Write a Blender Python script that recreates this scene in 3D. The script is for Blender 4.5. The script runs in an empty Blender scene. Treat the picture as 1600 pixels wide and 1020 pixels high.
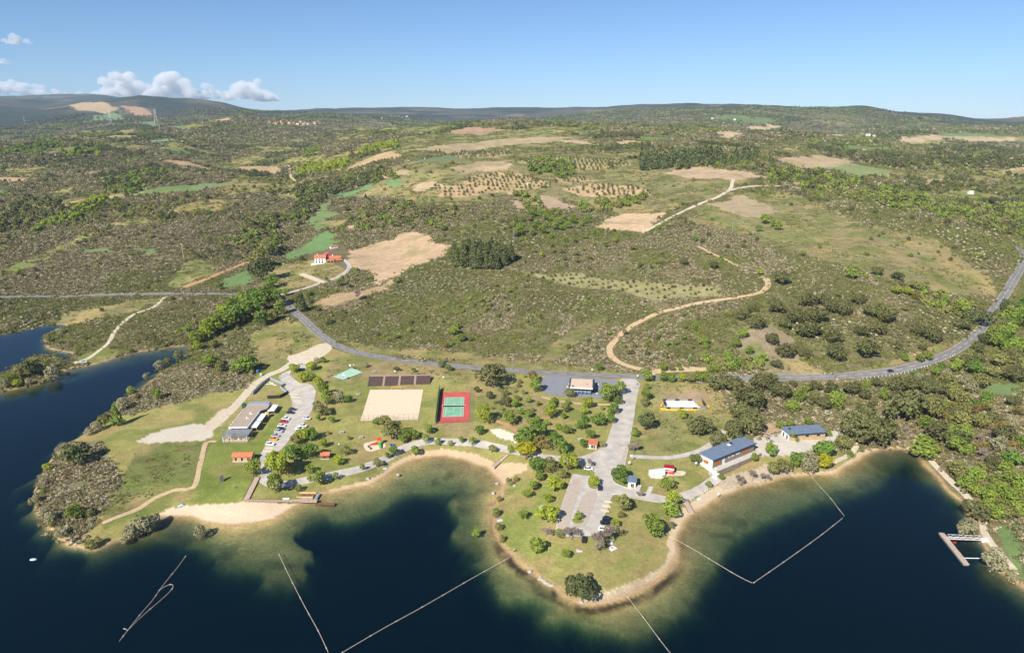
import bpy, bmesh, math, random
import numpy as np
from mathutils import Vector, Matrix

random.seed(7)
RNG = np.random.default_rng(7)
SC = bpy.context.scene
COLL = SC.collection
PI = math.pi

# ------------------------------------------------------------------ camera, sky, sun, exposure
CAM_Z, PITCH, FPX = 158.0, math.radians(16.7), 1067.0
cam_data = bpy.data.cameras.new('camera')
cam_data.sensor_width = 36.0
cam_data.lens = 36.0 * FPX / 1600.0
cam_data.clip_start, cam_data.clip_end = 1.0, 120000.0
cam = bpy.data.objects.new('camera', cam_data)
cam.location = (0, 0, CAM_Z)
cam.rotation_euler = (PI / 2 - PITCH, 0, 0)
COLL.objects.link(cam)
SC.camera = cam

SUN_EL, SUN_AZ = math.radians(38), math.radians(212)     # azimuth clockwise from +Y: the sun stands behind the camera, to its left
sun_data = bpy.data.lights.new('sun', 'SUN')
sun_data.energy, sun_data.angle, sun_data.color = 5.0, math.radians(0.55), (1.0, 0.94, 0.83)
sun = bpy.data.objects.new('sun', sun_data)
sdir = Vector((math.sin(SUN_AZ) * math.cos(SUN_EL), math.cos(SUN_AZ) * math.cos(SUN_EL), math.sin(SUN_EL)))
sun.rotation_euler = sdir.to_track_quat('Z', 'Y').to_euler()
COLL.objects.link(sun)

world = bpy.data.worlds.new('World')
SC.world = world
world.use_nodes = True
wn = world.node_tree
sky = wn.nodes.new('ShaderNodeTexSky')
sky.sky_type = 'NISHITA'
sky.sun_disc = False
sky.sun_elevation, sky.sun_rotation = SUN_EL, SUN_AZ
sky.altitude, sky.air_density, sky.dust_density, sky.ozone_density = 900, 0.88, 0.25, 8.0
wn.links.new(sky.outputs[0], wn.nodes['Background'].inputs[0])
wn.nodes['Background'].inputs[1].default_value = 0.086
SC.view_settings.view_transform = 'Standard'
SC.view_settings.look = 'None'
SC.view_settings.exposure = 0.48
SC.view_settings.gamma = 1
SC.cycles.use_denoising = True
SC.cycles.max_bounces = 6
SC.cycles.diffuse_bounces = 2
SC.cycles.glossy_bounces = 2
SC.cycles.transmission_bounces = 4
SC.cycles.transparent_max_bounces = 8
SC.cycles.volume_bounces = 5
SC.cycles.caustics_reflective = SC.cycles.caustics_refractive = False

# ------------------------------------------------------------------ picture rays <-> ground
CP, SP = math.cos(PITCH), math.sin(PITCH)


def ray(px, py):
    u, v = (np.asarray(px, float) - 800) / FPX, (np.asarray(py, float) - 510) / FPX
    return u, CP - v * SP, -(SP + v * CP)


def flat(px, py, z=0.0):
    u, y, w = ray(px, py)
    t = (z - CAM_Z) / w
    return u * t, y * t


# terrain control points: (px, py, z) for near ground
CZ = [(0, 640, 2), (350, 700, 3.2), (450, 600, 4.5), (600, 640, 4.5), (800, 640, 6), (925, 690, 4.6), (1000, 700, 4.6), (1000, 620, 6.5),
      (1150, 690, 5), (1250, 690, 5), (1100, 620, 8), (900, 850, 3), (300, 730, 3), (150, 740, 3), (900, 780, 3.6), (700, 680, 3.6), (500, 720, 3),
      (1450, 650, 10), (1550, 780, 7), (1590, 650, 17), (1500, 600, 14), (1600, 850, 6), (1350, 650, 8),
      (0, 463, 9), (250, 459, 9), (420, 462, 10), (500, 523, 9), (600, 559, 8), (760, 576, 8), (900, 585, 8), (1100, 591, 9), (1250, 590, 11),
      (1400, 578, 14), (1490, 549, 18), (1540, 505, 22), (1590, 424, 32), (1600, 520, 22),
      (200, 500, 5), (300, 500, 5), (100, 490, 5), (380, 520, 6), (150, 400, 16), (60, 380, 20), (350, 380, 20), (480, 380, 20), (510, 405, 20),
      (640, 385, 27), (560, 440, 14), (440, 430, 12), (700, 470, 18), (850, 480, 18), (900, 530, 12), (750, 400, 34), (850, 400, 34), (950, 440, 26),
      (1000, 400, 36), (1100, 500, 22), (1200, 500, 29), (1300, 520, 25), (1400, 480, 34), (1200, 430, 38), (1100, 400, 42), (750, 350, 46),
      (900, 330, 52), (1000, 345, 50), (1150, 340, 54), (1300, 370, 48), (1400, 330, 58), (1500, 400, 42), (1550, 330, 56), (-300, 700, 2), (-300, 480, 9),
      (-300, 380, 20), (1950, 600, 25), (1950, 420, 40), (1950, 850, 8), (550, 340, 34), (620, 330, 45), (480, 340, 29)]
# (px, py, forward distance)
CD = [(500, 300, 1180), (600, 290, 1060), (550, 300, 1130), (700, 285, 1000), (850, 285, 1000), (1000, 285, 1000), (1150, 285, 950), (1300, 290, 1000), (1450, 290, 1050), (1590, 300, 1000),
      (300, 340, 900), (150, 340, 950), (20, 340, 950), (300, 290, 1250), (100, 290, 1350), (20, 270, 1500), (200, 265, 1500), (450, 265, 1650), (400, 280, 1450), (600, 250, 1300),
      (750, 250, 1250), (900, 250, 1250), (1050, 250, 1250), (1200, 250, 1300), (1350, 255, 1400), (1500, 250, 1500), (1590, 250, 1500), (500, 225, 1800),
      (600, 215, 1800), (750, 215, 1650), (900, 215, 1650), (1050, 225, 1550), (1150, 232, 1700), (1250, 226, 2200), (1400, 221, 2400), (1550, 222, 2400),
      (600, 197, 2400), (700, 190, 2300), (800, 187, 2200), (900, 189, 2200), (1000, 196, 2100), (1080, 206, 1950), (400, 205, 3000), (300, 215, 2600),
      (200, 230, 2200), (100, 240, 2200), (450, 196, 3800), (520, 191, 4200), (150, 153, 6500), (250, 151, 6500), (330, 157, 6500), (375, 168, 6300), (300, 180, 4800),
      (200, 185, 4500), (100, 195, 4200), (20, 195, 4500), (0, 156, 7200), (100, 147, 12000), (0, 151, 12000), (190, 154, 12000), (100, 161, 9000), (0, 160, 9000), (300, 170, 12000),
      (450, 176, 9000), (500, 168, 9000), (600, 170, 10000), (700, 171, 10000), (800, 172, 10000), (900, 171, 9000), (600, 184, 6000), (700, 186, 6000), (850, 182, 6000),
      (1000, 170, 5500), (1100, 167, 6000), (1150, 168, 6000), (1250, 172, 6000), (1330, 171, 5500), (1400, 178, 6000), (1500, 184, 6500), (1600, 187, 7000),
      (1000, 191, 4000), (1100, 191, 3600), (1250, 197, 3800), (1400, 200, 3800), (1550, 202, 4000), (1330, 212, 3000), (-300, 152, 7000), (-300, 220, 2500),
      (-300, 270, 1500), (60, 149, 12000), (140, 148, 12000), (390, 171, 6300), (425, 174, 7000), (475, 174, 8000), (540, 172, 9000), (950, 174, 5500), (1060, 167, 5800), (1200, 170, 6000), (1290, 176, 5800), (1345, 171, 5500), (1375, 177, 5800), (1450, 181, 6300), (1550, 187, 6500), (230, 150, 6400), (180, 153, 6500), (60, 166, 6500), (1950, 187, 7000), (1950, 225, 2400), (1950, 260, 1500), (1950, 310, 1000)]
# (px at horizon, forward distance, z)
CW = [(600, 3500, 118), (800, 3200, 108), (950, 2950, 98), (1080, 2700, 92), (0, 20000, 200), (400, 20000, 150), (800, 20000, 150), (1200, 20000, 120), (1600, 20000, 120),
      (500, 12500, 150), (800, 13500, 150), (1100, 9000, 150), (1400, 9000, 150), (1950, 12000, 120), (-300, 20000, 200),
      (800, 120, -2), (0, 120, -2), (1600, 120, 0)]
pts = []
for px, py, z in CZ:
    x, y = flat(px, py, z)
    pts.append((float(x), float(y), z))
for px, py, D in CD:
    u, y, w = ray(px, py)
    pts.append((float(u / y * D), float(D), float(CAM_Z + w / y * D)))
for px, D, z in CW:
    pts.append(((px - 800) / FPX * D / 0.96, D, z))
pts = np.array(pts)


def qcoord(x, y):
    return np.stack([3.2 * np.arctan2(x, y), np.log(np.hypot(x, y))], -1)


def tps(r2):
    return 0.5 * r2 * np.log(r2 + 1e-9)


Q = qcoord(pts[:, 0], pts[:, 1])
n = len(Q)
K = tps(((Q[:, None] - Q[None]) ** 2).sum(-1)) + 0.0006 * np.eye(n)
P = np.concatenate([np.ones((n, 1)), Q], 1)
A = np.zeros((n + 3, n + 3))
A[:n, :n], A[:n, n:], A[n:, :n] = K, P, P.T
WS = np.linalg.solve(A, np.concatenate([pts[:, 2], np.zeros(3)]))
TH0, TH1, LR0, LR1, NT, NL = -1.25, 1.25, math.log(60), math.log(45000), 260, 420
tt, ll = np.meshgrid(np.linspace(TH0, TH1, NT), np.linspace(LR0, LR1, NL), indexing='ij')
GQ = np.stack([3.2 * np.clip(tt, -0.78, 0.78), ll], -1).reshape(-1, 2)
ZG = np.zeros(len(GQ))
for i in range(0, len(GQ), 20000):
    q = GQ[i:i + 20000]
    ZG[i:i + 20000] = tps(((q[:, None] - Q[None]) ** 2).sum(-1)) @ WS[:n] + WS[n] + q @ WS[n + 1:]
ZG = ZG.reshape(NT, NL)


def bilin(G, a, b):
    a = np.clip(a, 0, G.shape[0] - 1.001)
    b = np.clip(b, 0, G.shape[1] - 1.001)
    i, j = a.astype(int), b.astype(int)
    fa, fb = a - i, b - j
    return (G[i, j] * (1 - fa) + G[i + 1, j] * fa) * (1 - fb) + (G[i, j + 1] * (1 - fa) + G[i + 1, j + 1] * fa) * fb


_PERM = RNG.random((8, 256, 256))


def vnoise(x, y, s=0):
    g = _PERM[s % 8]
    xi, yi = np.floor(x).astype(int), np.floor(y).astype(int)
    fx, fy = x - xi, y - yi
    fx, fy = fx * fx * (3 - 2 * fx), fy * fy * (3 - 2 * fy)
    a, b, c, d = xi & 255, (xi + 1) & 255, yi & 255, (yi + 1) & 255
    return (g[a, c] * (1 - fx) + g[b, c] * fx) * (1 - fy) + (g[a, d] * (1 - fx) + g[b, d] * fx) * fy


def fbm(x, y, s=0, octv=4):
    t, amp, tot = 0, 1.0, 0.0
    for o in range(octv):
        t = t + amp * vnoise(x * 2 ** o + 13.7 * o, y * 2 ** o + 7.1 * o, s + o)
        tot += amp
        amp *= 0.5
    return t / tot


def sstep(a, b, x):
    t = np.clip((x - a) / (b - a), 0, 1)
    return t * t * (3 - 2 * t)


def inpoly(poly, x, y):
    r = np.zeros(np.shape(x), bool)
    px, py = poly[:, 0], poly[:, 1]
    j = len(poly) - 1
    for i in range(len(poly)):
        dy = py[j] - py[i]
        if abs(dy) > 1e-9:
            r ^= ((py[i] > y) != (py[j] > y)) & (x < (px[j] - px[i]) * (y - py[i]) / dy + px[i])
        j = i
    return r


def segdist(poly, x, y, closed=True):
    d = np.full(np.shape(x), 1e9)
    m = len(poly)
    for i in range(m if closed else m - 1):
        a, b = poly[i], poly[(i + 1) % m]
        e = b - a
        L = max(e @ e, 1e-9)
        t = np.clip(((x - a[0]) * e[0] + (y - a[1]) * e[1]) / L, 0, 1)
        d = np.minimum(d, (x - a[0] - t * e[0]) ** 2 + (y - a[1] - t * e[1]) ** 2)
    return np.sqrt(d)


def smooth_closed(p, it=2):
    p = np.asarray(p, float)
    for _ in range(it):
        q = np.roll(p, -1, 0)
        p = np.stack([p * .75 + q * .25, p * .25 + q * .75], 1).reshape(-1, 2)
    return p


# ------------------------------------------------------------------ lake outline
SHORE = [(-150, 640), (0, 611), (20, 609), (42, 602), (57, 600), (82, 592), (100, 582), (103, 576), (115, 574), (140, 570), (172, 561), (190, 555), (212, 549), (240, 547), (262, 542), (280, 541),
         (297, 537), (299, 545), (295, 557), (282, 566), (262, 572), (250, 582), (240, 592), (220, 607), (200, 617), (185, 632), (172, 647), (155, 660), (135, 675), (120, 685), (95, 697),
         (80, 715), (72, 735), (60, 752), (52, 775), (58, 797), (70, 815), (85, 832), (100, 845), (112, 853), (130, 855), (150, 857), (165, 851), (180, 845), (200, 840), (220, 832), (240, 824),
         (252, 812), (250, 807), (265, 808), (295, 806), (315, 811), (335, 817), (357, 820), (382, 820), (400, 816), (425, 810), (444, 799), (462, 789), (480, 784), (494, 776), (515, 771),
         (540, 766), (564, 760), (583, 754), (600, 745), (612, 735), (627, 724), (642, 718), (660, 715), (681, 713), (702, 714), (720, 717), (735, 721), (750, 727), (764, 733), (775, 744),
         (781, 753), (784, 763), (781, 772), (775, 785), (771, 797), (770, 805), (772, 816), (776, 834), (782, 848), (790, 860), (802, 868), (812, 878), (824, 888), (834, 894), (844, 902),
         (854, 912), (868, 920), (880, 928), (896, 936), (908, 941), (924, 943), (944, 942), (964, 941), (982, 934), (1000, 924), (1018, 916), (1034, 904), (1048, 892), (1056, 880), (1058, 864),
         (1058, 848), (1062, 834), (1070, 816), (1085, 800), (1105, 787), (1122, 777), (1140, 769), (1160, 761), (1190, 755), (1215, 749), (1240, 744), (1265, 742), (1290, 741), (1305, 740),
         (1311, 734), (1325, 726), (1340, 719), (1347, 711), (1361, 705), (1376, 702), (1400, 700), (1412, 701), (1424, 704), (1434, 712), (1443, 720), (1452, 732), (1462, 743), (1471, 755),
         (1481, 765), (1493, 775), (1506, 787), (1512, 803), (1527, 819), (1532, 839), (1537, 850), (1545, 868), (1559, 885), (1576, 898), (1590, 910), (1620, 930), (1750, 1000)]
LAGOON = [(-150, 545), (0, 522), (32, 516), (50, 511), (72, 507), (97, 505), (106, 510), (95, 513), (87, 514), (75, 520), (69, 530), (74, 540), (84, 547), (100, 549), (115, 552), (113, 560),
          (100, 563), (85, 556), (75, 552), (62, 554), (38, 562), (20, 575), (0, 583), (-150, 605)]
DEEP = [(-150, 660), (0, 622), (60, 612), (110, 590), (180, 572), (240, 556), (285, 552), (285, 557), (240, 578), (200, 607), (170, 635), (140, 662), (105, 685), (70, 705), (58, 735), (48, 755),
        (40, 780), (48, 803), (65, 825), (85, 845), (110, 862), (150, 868), (190, 856), (230, 840), (265, 836), (300, 842), (300, 860), (330, 868), (370, 880), (420, 897), (460, 905), (485, 893),
        (490, 870), (478, 845), (472, 825), (485, 808), (520, 800), (560, 798), (600, 788), (622, 774), (640, 763), (662, 761), (695, 765), (705, 785), (722, 805), (728, 830), (730, 865),
        (740, 890), (758, 905), (790, 913), (820, 925), (840, 938), (864, 951), (888, 965), (912, 975), (940, 984), (980, 988), (1015, 978), (1045, 962), (1075, 945), (1092, 925), (1100, 905),
        (1115, 885), (1125, 862), (1140, 840), (1170, 820), (1215, 798), (1265, 781), (1300, 772), (1350, 762), (1378, 750), (1392, 735), (1402, 724), (1420, 715), (1432, 728), (1446, 745),
        (1460, 760), (1475, 775), (1490, 790), (1500, 805), (1515, 825), (1522, 850), (1535, 875), (1555, 895), (1580, 912), (1620, 940), (1750, 1010)]


def wpoly(p, extra=()):
    a = np.array(p, float)
    x, y = flat(a[:, 0], a[:, 1], 0)
    return np.concatenate([np.stack([x, y], 1), np.array(extra, float).reshape(-1, 2)])


OUT = [(900, 40), (700, -200), (-900, -200), (-900, 330)]
SHW = smooth_closed(wpoly(SHORE, OUT), 1)
LGW = smooth_closed(wpoly(LAGOON), 1)
DPW = smooth_closed(wpoly(DEEP, OUT), 1)
RX0, RX1, RY0, RY1, RS = -760.0, 700.0, -100.0, 640.0, 2.0
rx, ry = np.meshgrid(np.arange(RX0, RX1 + .1, RS), np.arange(RY0, RY1 + .1, RS), indexing='ij')
wob = 1.6 * (fbm(rx / 9, ry / 9, 1, 3) - .5) * 2
rxw, ryw = rx + wob, ry + 1.6 * (fbm(rx / 9 + 50, ry / 9, 2, 3) - .5) * 2
ins = inpoly(SHW, rxw, ryw) | inpoly(LGW, rxw, ryw)
SD = np.minimum(segdist(SHW, rxw, ryw), segdist(LGW, rxw, ryw))
SD = np.where(ins, -SD, SD)                 # > 0 on land
w2 = 7.0 * (fbm(rx / 12, ry / 12, 3, 4) - .5) * 2
ind = inpoly(DPW, rx + w2, ry + w2)
DD = segdist(DPW, rx + w2, ry + w2)
lag = inpoly(LGW, rxw, ryw)
dep = np.where(ind, 2.1 + 0.9 * DD, 2.1 * (np.maximum(-SD, 0) / (np.maximum(-SD, 0) + DD + .01)) ** 0.8)
dep = np.where(lag, np.minimum(25, 0.5 * -SD), np.minimum(dep, 25))
DEPTH = np.where(ins, dep, -0.1 * SD)


def shore_d(x, y):
    return np.where((x < RX0) | (x > RX1) | (y < RY0) | (y > RY1), 400.0, bilin(SD, (x - RX0) / RS, (y - RY0) / RS))


def height(x, y):
    x, y = np.asarray(x, float), np.asarray(y, float)
    r = np.hypot(x, y)
    th = np.arctan2(x, y)
    z = bilin(ZG, (th - TH0) / (TH1 - TH0) * (NT - 1), (np.log(np.maximum(r, 61)) - LR0) / (LR1 - LR0) * (NL - 1))
    z = z + sstep(480, 800, r) * (1 - .6 * sstep(1500, 3000, r)) * (fbm(x / 190 + 4, y / 190, 1, 3) - .5) * 17
    k = sstep(560, 1500, r)
    side = .45 + .55 * sstep(.10, .34, np.abs(th + .04))
    z = z + k * side * (fbm(x / 620, y / 620, 4, 4) - .5) * np.minimum(r * 0.075, 170) * (1 - .6 * sstep(2600, 5600, r))
    z = z + sstep(2500, 5000, r) * (fbm(x / 1300, y / 1300, 2, 5) - .5) * 95
    sd = shore_d(x, y)
    z = np.maximum(z, 2.2 + 1.2 * (fbm(x / 40, y / 40, 5, 2) - .5))
    land = z * sstep(-4, 30, sd) * np.clip(sd / 8, 0, 1) + 0.10 * np.clip(sd, 0, 2)
    d = bilin(DEPTH, (np.clip(x, RX0, RX1) - RX0) / RS, (np.clip(y, RY0, RY1) - RY0) / RS)
    return np.where(sd > 0, land, np.minimum(-d, 0))


_DG = np.geomspace(120, 24000, 340)


def at(px, py, lift=0.0):
    """ground point(s) seen at picture position(s)"""
    px, py = np.atleast_1d(np.asarray(px, float)), np.atleast_1d(np.asarray(py, float))
    u, yy, w = ray(px, py)
    ux, wz = u / yy, w / yy
    lo, hi = np.empty(len(px)), np.empty(len(px))
    for i in range(0, len(px), 300):
        a, b = ux[i:i + 300, None], wz[i:i + 300, None]
        D = np.broadcast_to(_DG, (len(a), len(_DG)))
        hit = CAM_Z + b * D <= np.maximum(height(a * D, D), 0)
        hit[:, -1] = True
        k = np.maximum(hit.argmax(1), 1)
        lo[i:i + 300], hi[i:i + 300] = _DG[k - 1], _DG[k]
    for _ in range(13):
        m = (lo + hi) / 2
        under = CAM_Z + wz * m <= np.maximum(height(ux * m, m), 0)
        hi, lo = np.where(under, m, hi), np.where(under, lo, m)
    return np.stack([ux * hi, hi, np.maximum(height(ux * hi, hi), 0) + lift], -1)


def at1(px, py, lift=0.0):
    return Vector(at(px, py, lift)[0])


def gz(x, y):
    return float(height(np.array([x]), np.array([y]))[0])


def wps(polys):
    """picture polygons -> world xy, all in one batch"""
    a = np.array([p for q in polys for p in q], float)
    w = at(a[:, 0], a[:, 1])[:, :2]
    out, i = [], 0
    for q in polys:
        out.append(w[i:i + len(q)])
        i += len(q)
    return out


def wp(poly):
    return wps([poly])[0]

# ------------------------------------------------------------------ materials
def lin(r, g, b, k=1.0):
    f = lambda c: ((c / 255 + 0.055) / 1.055) ** 2.4 if c > 10 else c / 255 / 12.92
    return (f(r) * k, f(g) * k, f(b) * k)


_M = {}


def mat(name, rgb, rough=0.8, metal=0.0, var=0.12, scale=0.6, objvar=0.0, transl=0.0, spec=0.3):
    """plain surface with a little worn, uneven colour; rgb is sRGB 0-255"""
    if name in _M:
        return _M[name]
    m = bpy.data.materials.new(name)
    m.use_nodes = True
    nt = m.node_tree
    b = nt.nodes['Principled BSDF']
    b.inputs['Roughness'].default_value = rough
    b.inputs['Metallic'].default_value = metal
    b.inputs['Specular IOR Level'].default_value = spec
    c = (*lin(*rgb), 1)
    geo = nt.nodes.new('ShaderNodeNewGeometry')
    nz = nt.nodes.new('ShaderNodeTexNoise')
    nz.inputs['Scale'].default_value = scale
    nz.inputs['Detail'].default_value = 4
    nt.links.new(geo.outputs['Position'], nz.inputs['Vector'])
    mr = nt.nodes.new('ShaderNodeMapRange')
    mr.inputs[1].default_value, mr.inputs[2].default_value = 0.3, 0.7
    mr.inputs[3].default_value, mr.inputs[4].default_value = 1 - var, 1 + var
    nt.links.new(nz.outputs[0], mr.inputs[0])
    hsv = nt.nodes.new('ShaderNodeHueSaturation')
    hsv.inputs['Color'].default_value = c
    last = mr.outputs[0]
    if objvar:
        oi = nt.nodes.new('ShaderNodeObjectInfo')
        r1 = nt.nodes.new('ShaderNodeMapRange')
        r1.inputs[3].default_value, r1.inputs[4].default_value = 1 - objvar, 1 + objvar
        nt.links.new(oi.outputs['Random'], r1.inputs[0])
        mu = nt.nodes.new('ShaderNodeMath')
        mu.operation = 'MULTIPLY'
        nt.links.new(last, mu.inputs[0])
        nt.links.new(r1.outputs[0], mu.inputs[1])
        last = mu.outputs[0]
        wn_ = nt.nodes.new('ShaderNodeTexWhiteNoise')
        wn_.noise_dimensions = '1D'
        nt.links.new(oi.outputs['Random'], wn_.inputs['W'])
        r2 = nt.nodes.new('ShaderNodeMapRange')
        r2.inputs[3].default_value, r2.inputs[4].default_value = 0.5 - objvar * .05, 0.5 + objvar * .035
        nt.links.new(wn_.outputs[0], r2.inputs[0])
        nt.links.new(r2.outputs[0], hsv.inputs['Hue'])
    nt.links.new(last, hsv.inputs['Value'])
    nt.links.new(hsv.outputs[0], b.inputs['Base Color'])
    if transl:
        tr = nt.nodes.new('ShaderNodeBsdfTranslucent')
        nt.links.new(hsv.outputs[0], tr.inputs[0])
        mx = nt.nodes.new('ShaderNodeMixShader')
        mx.inputs[0].default_value = transl
        nt.links.new(b.outputs[0], mx.inputs[1])
        nt.links.new(tr.outputs[0], mx.inputs[2])
        nt.links.new(mx.outputs[0], nt.nodes['Material Output'].inputs[0])
    _M[name] = m
    return m


def tag(o, label=None, cat=None, group=None, kind=None):
    for k, v in (('label', label), ('category', cat), ('group', group), ('kind', kind)):
        if v:
            o[k] = v
    return o


def mesh_obj(name, verts, faces, m=None, parent=None, smooth=False):
    me = bpy.data.meshes.new(name)
    me.from_pydata([tuple(v) for v in verts], [], [tuple(f) for f in faces])
    if smooth:
        me.polygons.foreach_set('use_smooth', [True] * len(me.polygons))
    if m:
        me.materials.append(m)
    o = bpy.data.objects.new(name, me)
    COLL.objects.link(o)
    if parent:
        o.parent = parent
    return o


def np_mesh(name, V, F, m=None):
    """quads (n,4) or triangles (n,3) from numpy arrays"""
    me = bpy.data.meshes.new(name)
    V, F = np.asarray(V, np.float32), np.asarray(F, np.int32)
    k = F.shape[1]
    me.vertices.add(len(V))
    me.vertices.foreach_set('co', V.ravel())
    me.loops.add(F.size)
    me.loops.foreach_set('vertex_index', F.ravel())
    me.polygons.add(len(F))
    me.polygons.foreach_set('loop_start', np.arange(0, F.size, k, dtype=np.int32))
    me.update(calc_edges=True)
    if m:
        me.materials.append(m)
    return me


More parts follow.
